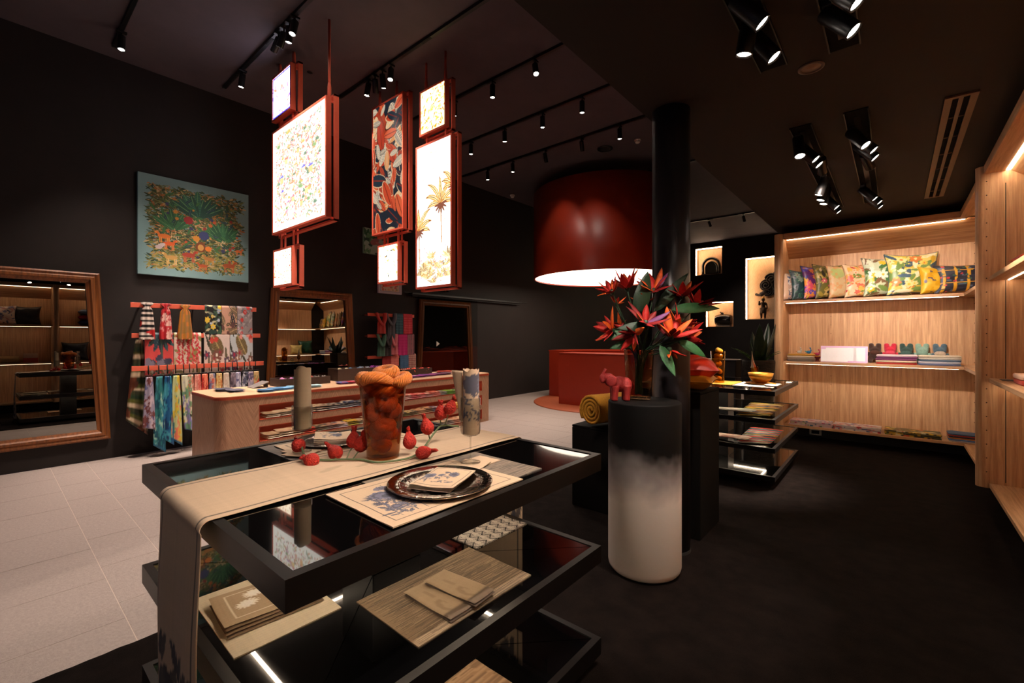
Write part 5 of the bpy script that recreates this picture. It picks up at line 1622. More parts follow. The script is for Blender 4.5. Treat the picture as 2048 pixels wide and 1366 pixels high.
# knitted roll
t = thing('knitted_blanket_roll', (-1.82, 3.30, .676), 'rolled up mustard knitted blanket on the low pedestal left of the plinth', 'blanket')
M_knit = mat('mustard_knit', (206, 142, 24), .85, noise=.25, nscale=120, bump=.9, bscale=260)
n = 170; m = 26
A = np.linspace(0, 1, n); ang = A * 2 * PI * 3.6; rad = .018 + .108 * A
rad = rad * (1 + .03 * np.sin(ang * 2 + 1))
ax = V3((.35, 1, 0)).normalized(); sd = V3((1, -.35, 0)).normalized()
cc = V3((-1.855, 3.145, .676 + .128))
P = np.zeros((n, m, 3)); B = np.linspace(0, .40, m)
for j in range(m):
    jit = .0025 * np.sin(np.arange(n) * 1.7 + j * 2.1)
    for ax_i in range(3):
        P[:, j, ax_i] = cc[ax_i] + sd[ax_i] * (rad + jit) * np.cos(ang) + (rad + jit) * np.sin(ang) * (1 if ax_i == 2 else 0) + ax[ax_i] * B[j]
o = MB().grid(P).build('blanket_cloth', M_knit, t)
md = o.modifiers.new('thickness', 'SOLIDIFY'); md.thickness = .021; md.offset = 0
# ================================================================== scarf racks on the left wall
PAL = {
 'rose': [(206, 84, 96), (40, 66, 84), (90, 110, 100), (226, 120, 110), (70, 82, 60)],
}
def floral(w, h, bg, cols, flow, seed, n=60, nf=10, l=(.12, .34), asp=None, vein=None):
    return foliage(w, h, bg, cols, n, seed, l, .2, asp, vein, flow, nf)
RX = -6.60
def rail_thing(y0, y1, z, label, depth=.22, hooks=None, RX=RX):
    t = thing('scarf_rail', (ROOM_L + .1, (y0 + y1) / 2, z), label, 'rail', 'coral scarf rails on the left wall')
    MB().box(RX - .008, RX + .008, y0, y1, z - .028, z + .028, bev=.003).build('rail_bar', M_frame, t)
    for yy in (y0 + .12, (y0 + y1) / 2, y1 - .12):
        MB().box(ROOM_L + .001, RX - .008, yy - .008, yy + .008, z - .012, z + .012).build('wall_bracket', M_frame, t)
    for yy in (hooks or []):
        MB().tube([(RX + .012, yy, z + .03), (RX + .016, yy, z - .02), (RX + .016, yy, z - .075)], .006, 8).tube([(RX + .016, yy - .045, z - .12), (RX + .016, yy - .03, z - .085), (RX + .016, yy + .03, z - .085), (RX + .016, yy + .045, z - .12)], .006, 8).build('hook', M_blackm, t)
    return t
def flat_scarf(y0, y1, zt, zb, cv, label, group, x=RX + .014, mt=None):
    """wide flat folded scarf draped over the rail"""
    t = thing('draped_scarf', (x, (y0 + y1) / 2, zb), label, 'scarf', group)
    n, m = 40, 56
    V = np.linspace(0, 1, m); U = np.linspace(0, 1, n)
    s = np.linspace(0, 1, m)
    X = np.where(s < .1, x - .032 * (1 - s / .1) + 0, x) ; Z = zt + .031 - np.clip(s - .06, 0, 1) / .94 * (zt + .031 - zb) - np.where(s < .06, 0, 0)
    P = np.zeros((n, m, 3))
    P[..., 0] = X[None, :] + .003 * np.sin(U * 14)[:, None] * s[None, :]
    P[..., 1] = y0 + (y1 - y0) * U[:, None]
    P[..., 2] = Z[None, :] + .002 * np.sin(U * 9)[:, None] * s[None, :]
    UU, VV = np.meshgrid(U, 1 - s, indexing='ij')
    o = bigprint('scarf_cloth', P, cv.at(UU, VV), mt or M_satin, t)
    md = o.modifiers.new('thickness', 'SOLIDIFY'); md.thickness = .006; md.offset = -1
    return t
def gather_scarf(y, zt, zb, w0, w1, cv, label, group, x=RX + .03, knot=False, skew=0.0, folds=4, tip=0.0, amp=.018, mt=None):
    """scarf hanging in soft folds from a narrow top, closed all round"""
    t = thing('hanging_scarf', (x, y, zb), label, 'scarf', group)
    n, m = 44, 40
    A = np.linspace(0, 2 * PI, n, endpoint=False); s = np.linspace(0, 1, m)
    wd = w0 + (w1 - w0) * np.clip(s * 1.15, 0, 1) ** .7
    if knot:
        wd = wd * (1 + .5 * np.exp(-((s - .04) / .04) ** 2)) * (1 - .42 * np.exp(-((s - .12) / .05) ** 2))
    P = np.zeros((n, m, 3))
    P[..., 1] = y + np.cos(A)[:, None] * wd[None, :] / 2 + skew * s[None, :]
    P[..., 0] = x + np.sin(A)[:, None] * (.018 + .014 * s[None, :]) + amp * np.cos(np.cos(A) * folds * 2)[:, None] * (.3 + s[None, :]) * np.sign(np.sin(A))[:, None] * .6
    P[..., 2] = zt - s[None, :] * (zt - zb) - tip * np.clip(np.cos(A), -1, 1)[:, None] * s[None, :] ** 4
    UU, VV = np.meshgrid((np.cos(A) + 1) / 2, 1 - s, indexing='ij')
    C = cv.at(UU, VV)
    mb = MB().grid(P, C, wrap=True)
    for e in (0, m - 1):
        k = len(mb.v); mb.add([P[:, e].mean(0)], [], 0, False, C[:, e].mean(0))
        for i in range(n): mb.f.append((i * m + e, ((i + 1) % n) * m + e, k)); mb.mi.append(0); mb.sm.append(True)
    mb.build('scarf_cloth', mt or M_satin, t)
    return t
rail_thing(1.08, 2.40, 1.755, 'top coral rail of the large scarf rack beside the left mirror')
rail_thing(1.09, 2.45, 1.405, 'middle coral rail of the large scarf rack beside the left mirror')
HY = [1.23, 1.325, 1.405, 1.485, 1.565, 1.625, 1.70, 1.775, 1.855, 1.93, 2.01, 2.09, 2.145, 2.23, 2.295, 2.365]
rail_thing(1.08, 2.47, 1.03, 'bottom coral rail of the large scarf rack, with hooks', hooks=HY, RX=RX + .06)
g = 'scarves on the large rack'
cv = Canvas(24, 60, (232, 210, 196)); cv.stripes(15, [(226, 206, 196), (24, 22, 24)], 'y'); cv.blotch(5, (190, 40, 40), .7, 3)
gather_scarf(1.225, 1.79, 1.36, .075, .15, cv, 'black and white striped scarf knotted on the top rail, leftmost', g, knot=True)
cv = floral(24, 60, (190, 44, 52), [(226, 140, 140), (120, 20, 30), (236, 200, 190)], [(230, 180, 170)], 3, 40, 8, (.08, .2), .4)
gather_scarf(1.40, 1.785, 1.36, .07, .125, cv, 'red and pink printed scarf knotted on the top rail', g, knot=True)
cv = Canvas(24, 60, (186, 122, 50)); cv.stripes(9, [(196, 130, 50), (150, 110, 64), (206, 120, 60)], 'x'); cv.blotch(9, (120, 110, 70), .62, 5, .5)
gather_scarf(1.59, 1.78, 1.36, .07, .155, cv, 'mustard gold striped scarf knotted on the top rail', g, knot=True)
cv = floral(60, 80, (22, 24, 28), [(44, 70, 64), (120, 130, 110), (200, 190, 150), (60, 90, 70)], [(150, 170, 200), (226, 190, 70), (190, 200, 220)], 61, 50, 9, asp=.62)
flat_scarf(1.80, 1.98, 1.755, 1.42, cv, 'black scarf with blue hydrangeas and yellow flowers on the top rail', g)
cv = floral(60, 80, (196, 150, 130), [(84, 72, 56), (120, 100, 80), (40, 44, 56), (170, 120, 100)], [(90, 60, 60)], 63, 34, 4, (.2, .5), .62, (200, 170, 130))
flat_scarf(1.985, 2.16, 1.755, 1.42, cv, 'dusty pink scarf with large grey brown leaves on the top rail', g)
cv = floral(60, 80, (150, 138, 140), [(176, 164, 166), (130, 120, 124), (110, 104, 110)], [(190, 180, 184), (196, 60, 56)], 65, 40, 14, (.15, .3), .62)
flat_scarf(2.165, 2.345, 1.755, 1.42, cv, 'grey scarf with pale blooms and a red flower on the top rail', g)
cv = Canvas(70, 90, (226, 84, 84), .75); r = np.random.default_rng(67)
for k in range(9): cv.leaf(.42, .95, .45, .06, -PI / 2 + (k - 4) * .42, rc(r, (34, 62, 78), (50, 84, 96)), (80, 110, 110))
cv.line(.42, .95, .44, .3, .05, (70, 96, 90))
for k in range(60): cv.leaf(r.uniform(0, .75), r.uniform(-.05, .22), .16, .02, r.uniform(.3, 2.8), rc(r, (90, 86, 64), (60, 70, 62), (130, 120, 90), (190, 180, 170)))
for k in range(10): cv.flower(r.uniform(.05, .7), r.uniform(.2, .4), .08, 9, rc(r, (120, 120, 140), (60, 66, 90)))
flat_scarf(1.205, 1.475, 1.405, .93, cv, 'coral scarf with a blue palm tree on the middle rail', g)
cv = floral(70, 90, (224, 202, 186), [(150, 140, 90), (190, 170, 130), (120, 120, 80)], None, 69, 30, 0, (.15, .4), .75); r = np.random.default_rng(70)
for q in range(5):
    for k in range(26): cv.flower(.12 + q * .13 + r.normal(0, .025), .95 - k * .03, .035, 5, rc(r, (206, 50, 64), (226, 90, 96), (190, 36, 50)))
flat_scarf(1.48, 1.76, 1.405, .93, cv, 'cream scarf with hanging red blossom strings on the middle rail', g)
def orchid(bg, seed):
    cv = Canvas(70, 90, bg, .72); r = np.random.default_rng(seed)
    for k in range(8): cv.leaf(r.uniform(0, .7), r.uniform(0, 1), .4, .03, r.uniform(1, 2.2), rc(r, (60, 62, 50), (100, 92, 70)))
    cv.leaf(.50, .42, .55, .15, 2.1, (120, 104, 72), (180, 160, 110), ((96, 82, 56), 10))
    for k in range(9):
        x, y = r.uniform(.05, .68), r.uniform(.05, .5)
        cv.flower(x, y, .11, 5, rc(r, (120, 80, 70), (150, 110, 90), (90, 70, 90)), (206, 150, 70), r.uniform(0, 2)); cv.ell(x, y, .03, .04, rc(r, (226, 220, 206), (160, 40, 70)))
    for k in range(6): cv.flower(r.uniform(.1, .7), r.uniform(.75, 1), .07, 6, rc(r, (206, 70, 60), (226, 150, 140)))
    return cv
flat_scarf(1.79, 2.075, 1.405, .93, orchid((222, 200, 190), 71), 'pale pink scarf with a big brown leaf and orchids on the middle rail', g)
flat_scarf(2.08, 2.35, 1.405, .93, orchid((190, 196, 200), 73), 'pale grey scarf with a big brown leaf and leopard spots on the middle rail', g)
# long tails behind
cv = Canvas(24, 60, (60, 62, 44)); cv.stripes(22, [(60, 60, 40), (206, 180, 150), (90, 90, 40), (40, 60, 40)], 'y'); cv.blotch(8, (110, 60, 40), .6, 8)
gather_scarf(1.17, 1.36, .34, .06, .20, cv, 'dark green and striped scarf hanging lowest behind the rails at the far left', g, x=RX - .06, skew=-.02, tip=.10)
CS = [((150, 140, 160), [(110, 60, 60), (90, 90, 130), (190, 170, 180)], .34, 'lilac and brown'), ((60, 130, 140), [(20, 70, 90), (150, 190, 170), (40, 110, 110)], .09, 'turquoise leaf'), ((24, 84, 130), [(16, 50, 90), (40, 110, 150), (60, 140, 160)], .16, 'deep blue'), ((190, 196, 140), [(206, 180, 60), (90, 140, 120), (220, 120, 90)], .14, 'yellow green'),
      ((210, 206, 180), [(100, 140, 110), (200, 180, 90), (130, 120, 170)], .26, 'cream meadow'), ((222, 200, 180), [(200, 120, 100), (120, 150, 110)], .45, 'ivory floral'), ((226, 140, 124), [(236, 170, 150), (206, 100, 90)], .48, 'salmon'), ((214, 76, 62), [(236, 130, 100), (170, 40, 40)], .48, 'scarlet'), ((120, 120, 150), [(206, 180, 160), (80, 80, 120), (200, 90, 70)], .48, 'slate blue'),
      ((214, 176, 110), [(190, 110, 60), (230, 206, 150)], .48, 'straw yellow'), ((222, 206, 190), [(206, 180, 160)], .48, 'plain ivory'), ((110, 96, 108), [(60, 50, 60), (150, 130, 140)], .48, 'mauve grey'), ((150, 146, 170), [(90, 80, 120), (206, 196, 210)], .48, 'lavender'), ((206, 202, 206), [(40, 40, 50), (90, 90, 110)], .48, 'white and black spotted'), ((170, 160, 176), [(90, 80, 110), (206, 180, 190)], .48, 'pale violet'), ((214, 176, 124), [(206, 80, 60), (160, 140, 90)], .48, 'ochre rose')]
for k, (yy, (bg, cols, zb, nm)) in enumerate(zip(HY, CS)):
    cv = floral(26, 70, bg, cols, [cols[0], cols[-1]], 300 + k, 60, 12, (.06, .18), .35)
    if k in (1, 3): cv.rect(0, 0, 1, .03, (20, 90, 120))
    if k == 4: cv.rect(0, 0, 1, .025, (40, 90, 150))
    gather_scarf(yy, .93, zb, .06, (.115 if k < 5 else .085), cv, '%s scarf hanging on the %s hook of the bottom rail' % (nm, ORD[k]), g, x=RX + .10, tip=(.05 if k in (1, 2, 3) else .02), skew=(.06 if k == 4 else 0), folds=3, amp=.012)

# second rack, small
def rail2(z, lb):
    t = thing('scarf_rail', (ROOM_L + .1, 4.55, z), lb, 'rail', 'coral scarf rails on the left wall')
    MB().box(RX - .008, RX + .008, 4.09, 5.03, z - .026, z + .026, bev=.003).build('rail_bar', M_frame, t)
    for yy in (4.2, 4.9): MB().box(ROOM_L + .001, RX - .008, yy - .008, yy + .008, z - .012, z + .012).build('wall_bracket', M_frame, t)
for z, lb in ((1.755, 'top coral rail of the small scarf rack near the sliding panel'), (1.40, 'middle coral rail of the small scarf rack near the sliding panel'), (1.045, 'bottom coral rail of the small scarf rack near the sliding panel')):
    rail2(z, lb)
g2 = 'scarves on the small rack'
def looped(y, z, w_, zb, col, label):
    t = thing('looped_scarf', (RX + .03, y, zb), label, 'scarf', g2)
    c1 = lin(col)
    x = RX + .02
    lp = [(x, y - w_ / 2, z + .03), (x + .025, y - w_ / 2 + .015, z - .05), (x + .04, y - w_ / 6, z - .13), (x + .045, y, z - .155), (x + .04, y + w_ / 6, z - .13), (x + .025, y + w_ / 2 - .015, z - .05), (x, y + w_ / 2, z + .03)]
    MB().tube(smooth(lp, 5), .036, 10, col=c1, sy=.6).build('scarf_loop', M_cloth, t)
    for sg in (-1, 1):
        A = np.linspace(0, 2 * PI, 20, endpoint=False); s = np.linspace(0, 1, 14)
        P = np.zeros((20, 14, 3)); zt = z - .10
        P[..., 1] = y + sg * (.030 + .012 * s[None, :]) + np.cos(A)[:, None] * (.040 + .006 * s[None, :]); P[..., 0] = x + .02 + np.sin(A)[:, None] * .015 + .004 * np.sin(A * 5)[:, None]
        P[..., 2] = zt - s[None, :] * (zt - zb)
        MB().grid(P, np.broadcast_to(c1 * .92, P.shape).copy(), wrap=True).build('scarf_tail', M_cloth, t)
looped(4.33, 1.755, .16, 1.44, (196, 66, 60), 'coral red scarf looped on the top rail of the small rack')
looped(4.52, 1.755, .17, 1.20, (84, 84, 92), 'slate grey scarf looped on the top rail of the small rack')
def weave(c1, c2, n=16, ax='y'):
    cv = Canvas(30, 60, c1, .5); cv.stripes(n, [c1, c2], ax); cv.blotch(14, c1, .55, n, .5); return cv
flat_scarf(4.63, 4.78, 1.755, 1.43, weave((40, 78, 92), (54, 96, 108)), 'teal woven scarf draped on the top rail of the small rack', g2, mt=M_cloth)
flat_scarf(4.79, 4.98, 1.755, 1.43, weave((186, 40, 56), (206, 70, 80), 18), 'crimson woven scarf draped on the top rail of the small rack', g2, mt=M_cloth)
looped(4.33, 1.40, .13, 1.06, (70, 112, 92), 'sage green scarf looped on the middle rail of the small rack')
looped(4.46, 1.40, .10, 1.06, (44, 34, 34), 'dark brown scarf looped on the middle rail of the small rack')
looped(4.575, 1.40, .10, 1.08, (206, 110, 116), 'pink scarf looped on the middle rail of the small rack')
flat_scarf(4.68, 4.87, 1.40, 1.06, weave((186, 16, 104), (196, 24, 112)), 'magenta scarf draped on the middle rail of the small rack', g2, mt=M_cloth)
flat_scarf(4.875, 5.02, 1.40, 1.07, weave((150, 90, 100), (110, 80, 86), 6, 'x'), 'pink grey striped scarf draped on the middle rail of the small rack', g2, mt=M_cloth)
flat_scarf(4.36, 4.53, 1.045, .70, weave((150, 34, 36), (160, 40, 40)), 'dark red scarf draped on the bottom rail of the small rack', g2, mt=M_cloth)
flat_scarf(4.535, 4.69, 1.045, .70, weave((222, 112, 100), (230, 124, 110)), 'salmon pink scarf draped on the bottom rail of the small rack', g2, mt=M_cloth)
flat_scarf(4.715, 4.895, 1.045, .70, weave((56, 92, 128), (66, 106, 140), 24), 'denim blue scarf draped on the bottom rail of the small rack', g2, mt=M_cloth)
flat_scarf(4.90, 5.06, 1.045, .70, weave((160, 96, 92), (190, 150, 130), 22), 'rose and cream patterned scarf draped on the bottom rail of the small rack', g2, mt=M_cloth)
# ================================================================== goods on the oak island
M_boxw = mat('dark_brown_box', (58, 40, 32), .55, noise=.1, nscale=20)
def open_box(x0, x1, y0, y1, z0, z1, label):
    t = thing('display_box', ((x0 + x1) / 2, (y0 + y1) / 2, z0), label, 'box', 'dark boxes on the island')
    b = .012
    MB().box(x0, x1, y0, y1, z0, z0 + .01).build('box_base', M_boxw, t)
    for (a, c, d, e) in ((x0, x0 + b, y0, y1), (x1 - b, x1, y0, y1), (x0 + b, x1 - b, y0, y0 + b), (x0 + b, x1 - b, y1 - b, y1)):
        MB().box(a, c, d, e, z0 + .0102, z1, bev=.002).build('box_wall', M_boxw, t)
    MB().box(x0 + b, x1 - b, y0 + b, y1 - b, z1 - .06, z1 - .05).build('raised_insert', M_boxw, t)
    return t
ZI = IZ + .0005
open_box(-5.90, -5.60, 2.30, 2.93, ZI, ZI + .095, 'low dark brown box of scrunchies, left one on the island')
open_box(-6.0, -5.72, 3.10, 4.10, ZI, ZI + .165, 'tall dark brown box of scrunchies, middle one on the island')
open_box(-6.0, -5.72, 4.13, 4.72, ZI, ZI + .10, 'low dark brown box of coral scrunchies, right one on the island')
def scrunchie(x, y, z, R_, col, col2, label, seed):
    t = thing('scrunchie', (x, y, z), label, 'scrunchie', 'silk scrunchies in the island boxes')
    r = np.random.default_rng(seed)
    A, B = np.meshgrid(np.linspace(0, 2 * PI, 48, endpoint=False), np.linspace(0, 2 * PI, 13), indexing='ij')
    ru = 1 + .35 * np.sin(A * 13 + np.sin(B) * 2) + .25 * np.sin(A * 7 + B * 2 + r.uniform(0, 6))
    r0 = R_ * .42 * ru
    P = np.stack([x + (R_ + r0 * np.cos(B)) * np.cos(A), y + (R_ + r0 * np.cos(B)) * np.sin(A), z + R_ * .42 + r0 * np.sin(B) * .9 + .012 * np.sin(A * 2 + seed)], -1)
    k = (np.sin(A * 9 + B * 3) > .2)[..., None]
    C = np.where(k, lin(col), lin(col2))
    MB().grid(P, C, wrap=True).build('ruched_band', M_satin, t)
for k, (x, y, z, c1, c2, nm) in enumerate([(-5.70, 2.42, .04, (206, 130, 190), (170, 90, 150), 'orchid pink'), (-5.69, 2.56, .04, (70, 130, 140), (40, 90, 100), 'teal'), (-5.74, 2.68, .06, (226, 96, 70), (196, 66, 50), 'coral'), (-5.69, 2.75, .04, (40, 44, 56), (120, 110, 110), 'black and grey'), (-5.69, 2.85, .04, (150, 130, 120), (60, 54, 54), 'taupe'),
        (-5.84, 3.24, .11, (206, 190, 160), (90, 76, 60), 'cream and brown'), (-5.82, 3.40, .11, (60, 90, 120), (40, 64, 90), 'denim blue'), (-5.83, 3.56, .115, (70, 100, 130), (150, 150, 160), 'blue and white'), (-5.84, 3.74, .12, (146, 40, 140), (96, 24, 100), 'bright purple'), (-5.80, 3.90, .11, (130, 40, 120), (170, 60, 150), 'magenta purple'),
        (-5.82, 4.22, .045, (226, 120, 110), (236, 150, 140), 'salmon'), (-5.80, 4.37, .05, (226, 76, 56), (240, 110, 84), 'orange red'), (-5.84, 4.52, .045, (214, 60, 50), (236, 90, 70), 'scarlet'), (-5.80, 4.64, .045, (226, 90, 66), (200, 60, 50), 'coral red')]):
    scrunchie(x, y, ZI + z, .055, c1, c2, '%s silk scrunchie in a dark box on the island' % nm, k)
def small_cv(c1, c2, seed, kind=0):
    cv = Canvas(14, 14, c1)
    if kind == 1: cv.stripes(7, [c1, c2], 'y')
    elif kind == 2: cv.stripes(6, [c1, c2], 'x')
    else: cv.blotch(5, c2, .58, seed)
    return cv
def cloth_item(x, y, z, lx, ly, a, c1, c2, label, group, seed, layers=2, th=.008, kind=0, fan=.004, name='folded_scarf', cat='scarf', wavy=.002, mt=None):
    return napkin(x, y, z, lx, ly, a, layers, small_cv(c1, c2, seed, kind), label, group, th=th, fan=fan, cat=cat, mt=mt or M_cloth, wavy=wavy, name=name, edge=(lin(c1) + lin(c2)) / 2, n=9, part='cloth_fold')
TOPS = [(-5.55, 1.80, .20, .15, (84, 80, 104), (100, 96, 110), 'slate purple pouch, front one at the left end'), (-5.72, 1.74, .18, .15, (76, 74, 90), (66, 64, 80), 'slate purple pouch, rear one at the left end'),
        (-5.30, 2.02, .16, .15, (44, 84, 124), (60, 104, 140), 'deep blue scarf nearest the left end'), (-5.34, 2.14, .16, .14, (60, 110, 150), (40, 80, 120), 'blue scarf'), (-5.36, 2.25, .16, .14, (90, 140, 180), (60, 110, 150), 'sky blue scarf'), (-5.36, 2.36, .16, .14, (110, 160, 196), (150, 190, 210), 'pale blue scarf'), (-5.37, 2.47, .16, .14, (150, 190, 206), (120, 170, 190), 'ice blue scarf'), (-5.32, 2.58, .14, .14, (180, 206, 210), (150, 190, 200), 'whitish aqua scarf'),
        (-5.40, 2.98, .16, .12, (60, 90, 150), (170, 40, 60), 'blue and crimson scarf'), (-5.38, 3.08, .16, .12, (150, 24, 44), (170, 30, 50), 'crimson scarf'), (-5.40, 3.18, .16, .12, (60, 40, 60), (220, 200, 206), 'white and plum striped scarf'), (-5.40, 3.28, .16, .12, (176, 30, 60), (196, 50, 70), 'raspberry scarf'), (-5.40, 3.38, .16, .12, (196, 50, 76), (206, 70, 90), 'rose red scarf'), (-5.38, 3.50, .16, .12, (150, 30, 70), (170, 40, 80), 'wine red scarf'),
        (-5.42, 4.02, .18, .12, (120, 30, 110), (150, 40, 120), 'deep purple scarf'), (-5.44, 4.13, .18, .12, (160, 40, 130), (210, 190, 206), 'purple and white scarf'), (-5.44, 4.24, .18, .12, (150, 36, 130), (120, 30, 110), 'magenta scarf'), (-5.46, 4.35, .18, .12, (96, 40, 110), (120, 50, 130), 'violet scarf'), (-5.46, 4.47, .18, .12, (130, 40, 110), (150, 60, 120), 'plum scarf'), (-5.48, 4.58, .18, .12, (110, 40, 90), (130, 60, 110), 'aubergine scarf'), (-5.48, 4.70, .18, .12, (96, 40, 76), (120, 56, 90), 'dark mulberry scarf'), (-5.50, 4.83, .18, .12, (90, 50, 70), (110, 66, 80), 'dusky brown purple scarf'),
        (-5.80, 5.05, .14, .26, (196, 70, 46), (170, 40, 36), 'coral red flat case at the right end')]
for k, (x, y, lx, ly, c1, c2, nm) in enumerate(TOPS):
    cloth_item(x, y, ZI + .001 + (k % 2) * .004, lx, ly, .12 * math.sin(k * 2.2), c1, c2, 'folded %s on top of the oak island' % nm, 'folded scarves on top of the island', k, 2, .011, 1 if 'striped' in nm else 0)
t = thing('slate_board', (-5.85, 2.14, ZI), 'flat grey slate board leaning against the left dark box on the island', 'board')
MB().obox((-5.80, 2.13, ZI + .035), (1, 0, 0), (0, .93, .36), (0, -.36, .93), .10, .09, .004).build('board_slab', mat('grey_slate', (120, 112, 110), .7, noise=.15, nscale=40), t)
MB().obox((-5.80, 2.215, ZI + .03), (1, 0, 0), (0, 1, 0), (0, 0, 1), .06, .004, .029).build('board_prop', M_boxw, t)
R1 = [((226, 212, 190), (200, 180, 150))] * 4 + [((206, 190, 170), (150, 130, 110)), ((24, 26, 36), (220, 210, 200)), ((30, 40, 70), (230, 226, 220)), ((40, 60, 110), (226, 220, 214)), ((20, 24, 40), (190, 196, 206)), ((60, 90, 150), (210, 216, 226)), ((80, 120, 150), (206, 214, 220)), ((44, 80, 120), (150, 180, 190)), ((200, 90, 60), (226, 180, 150)), ((206, 120, 110), (236, 216, 206)), ((226, 130, 130), (206, 60, 70)), ((214, 70, 80), (236, 190, 180)), ((230, 200, 190), (180, 60, 60)), ((206, 80, 70), (230, 170, 150)), ((40, 40, 44), (206, 206, 200)), ((110, 170, 50), (150, 200, 80)), ((90, 150, 60), (200, 210, 170)), ((60, 90, 110), (206, 90, 90)), ((120, 150, 170), (226, 220, 216)), ((190, 60, 60), (226, 150, 140))]
R2 = [((230, 210, 184), (214, 190, 160))] * 3 + [((206, 60, 46), (226, 90, 60)), ((60, 60, 54), (190, 170, 140)), ((196, 150, 130), (90, 80, 96)), ((226, 200, 180), (120, 110, 140)), ((226, 196, 50), (60, 70, 60)), ((206, 190, 160), (70, 76, 70)), ((226, 210, 190), (150, 90, 70)), ((130, 110, 130), (230, 216, 206)), ((190, 120, 160), (230, 220, 216)), ((60, 60, 50), (214, 190, 150)), ((70, 70, 60), (206, 190, 120)), ((206, 180, 140), (80, 70, 60)), ((226, 190, 150), (170, 110, 70)), ((214, 170, 130), (120, 90, 70)), ((90, 70, 110), (206, 190, 200)), ((120, 90, 140), (226, 210, 216)), ((226, 180, 150), (200, 90, 60)), ((230, 190, 80), (206, 120, 50)), ((214, 160, 60), (240, 210, 150)), ((226, 200, 180), (206, 110, 90)), ((236, 216, 200), (190, 150, 130))]
R3 = [((214, 190, 160), (170, 150, 120))] * 18 + [((226, 206, 180), (110, 100, 100)), ((206, 186, 170), (90, 90, 100)), ((220, 180, 150), (190, 110, 80)), ((226, 206, 186), (190, 170, 150)), ((200, 150, 130), (226, 210, 196)), ((214, 200, 190), (120, 110, 110))]
for row, (cols, zt, rn) in enumerate(((R1, .5165, 'upper'), (R2, .2865, 'middle'), (R3, .0565, 'lower'))):
    n = len(cols); st = (SY1 - SY0 - .14) / n
    for k, (c1, c2) in enumerate(cols):
        yy = SY0 + .09 + st * (k + .5)
        q = np.random.default_rng(row * 100 + k)
        cloth_item(IX1 - .125 + q.uniform(-.01, .01), yy, zt + .001 + .003 * (k % 2), .20, st * 1.1, q.uniform(-.16, .16), c1, c2, '%s folded scarf from the left on the %s shelf of the island' % (ORD[k] if k < 18 else ('%s last' % ORD[max(0, n - 1 - k)] if k < n - 1 else 'last'), rn),
                   'folded scarves on the %s island shelf' % rn, k, 3, .012 + .007 * q.random(), 0, .010)

# ================================================================== goods on the far tiered table
TA = .897
M_goldg = thin_glass('yellow_glass', (240, 214, 140), 1.5)
x, y = -1.45, 5.12
t = thing('yellow_glass_vase', (x, y, TA), 'tall yellow glass vase beside the coral cushion on the far table', 'vase')
MB().lathe([(0, 0), (.058, 0), (.062, .006), (.075, .34), (.073, .34), (.060, .02), (0, .015)], 40, (x, y, TA), cap0=False, cap1=False).build('vase_body', M_goldg, t)
M_yarn2 = mat('mustard_yarn', (206, 150, 30), .5, noise=.25, nscale=20, bump=.4, bscale=160)
for k, (dx, dz, nm) in enumerate(((0, .05, 'lowest'), (.008, .13, 'second'), (-.006, .21, 'third'), (.004, .29, 'fourth'), (.012, .345, 'topmost'))):
    skein(x + dx, y, TA + dz, .024, .022, 90 + k, '%s mustard yarn skein in the yellow glass vase' % nm, M_yarn2, group='mustard yarn skeins')
x, y = -1.20, 5.60
t = thing('small_goblet', (x, y, TA), 'short amber goblet holding an orange and white folded napkin on the far table', 'glass')
MB().lathe([(0, 0), (.032, 0), (.030, .004), (.008, .012), (.008, .03), (.03, .045), (.042, .08), (.040, .14), (.036, .16), (.034, .16), (.038, .14), (.040, .08), (.028, .048), (0, .036)], 32, (x, y, TA), cap0=False, cap1=False).build('goblet_glass', M_goldg, t)
t = thing('napkin_lily', (x, y, TA + .06), 'white and orange napkin folded like a lily in the amber goblet', 'napkin')
n, m = 30, 20
A, S_ = np.meshgrid(np.linspace(0, 2 * PI, n, endpoint=False), np.linspace(0, 1, m), indexing='ij')
rad = .012 + .03 * np.sin(PI * S_ ** .8) ** 1 * (1 - .3 * S_)
P = np.stack([x + rad * np.cos(A) * (1 - S_ * .6) - .02 * S_ ** 2, y + rad * np.sin(A), TA + .06 + S_ * .22 * (1 - .25 * np.cos(A))], -1)
C = np.where((np.sin(A * 1 + S_ * 3) > .45)[..., None], lin((206, 90, 50)), lin((236, 220, 196)))
MB().grid(P, C, wrap=True).build('lily_cloth', M_linen, t)
x, y = -1.17, 5.44
t = thing('small_tumbler', (x, y, TA), 'small clear tumbler behind the gold bowl', 'glass')
MB().lathe([(0, 0), (.03, 0), (.034, .006), (.036, .075), (.035, .075), (.032, .01), (0, .008)], 28, (x, y, TA), cap0=False, cap1=False).build('tumbler_glass', M_crystal, t)
MB().lathe([(.0362, .06), (.0365, .075), (.0355, .0765)], 28, (x, y, TA), cap0=False, cap1=False).build('rim_line', M_silver, t)
x, y = -1.06, 5.22
M_gold = mat('gold_leaf_lacquer', (224, 160, 62), .28, metal=.75, noise=.12, nscale=20, bump=.15, bscale=60)
cv = linen(40, 40, .8, 81, (226, 214, 196)); r = np.random.default_rng(82)
for k in range(40): cv.flower(r.uniform(0, .8), r.uniform(0, 1), .05, 5, rc(r, (206, 160, 90), (150, 140, 110), (214, 110, 80)))
placemat(-1.26, -.90, 4.93, 5.40, TA, cv, 'white floral placemat under the gold bowl on the far table')
cv = Canvas(12, 12, (206, 150, 40))
placemat(-1.62, -1.28, 4.95, 5.40, TA, cv, 'mustard yellow placemat on the far table left of the gold bowl')
t = thing('gold_plate', (x, y, TA + .005), 'shallow gold rimmed plate under the gold bowl', 'plate')
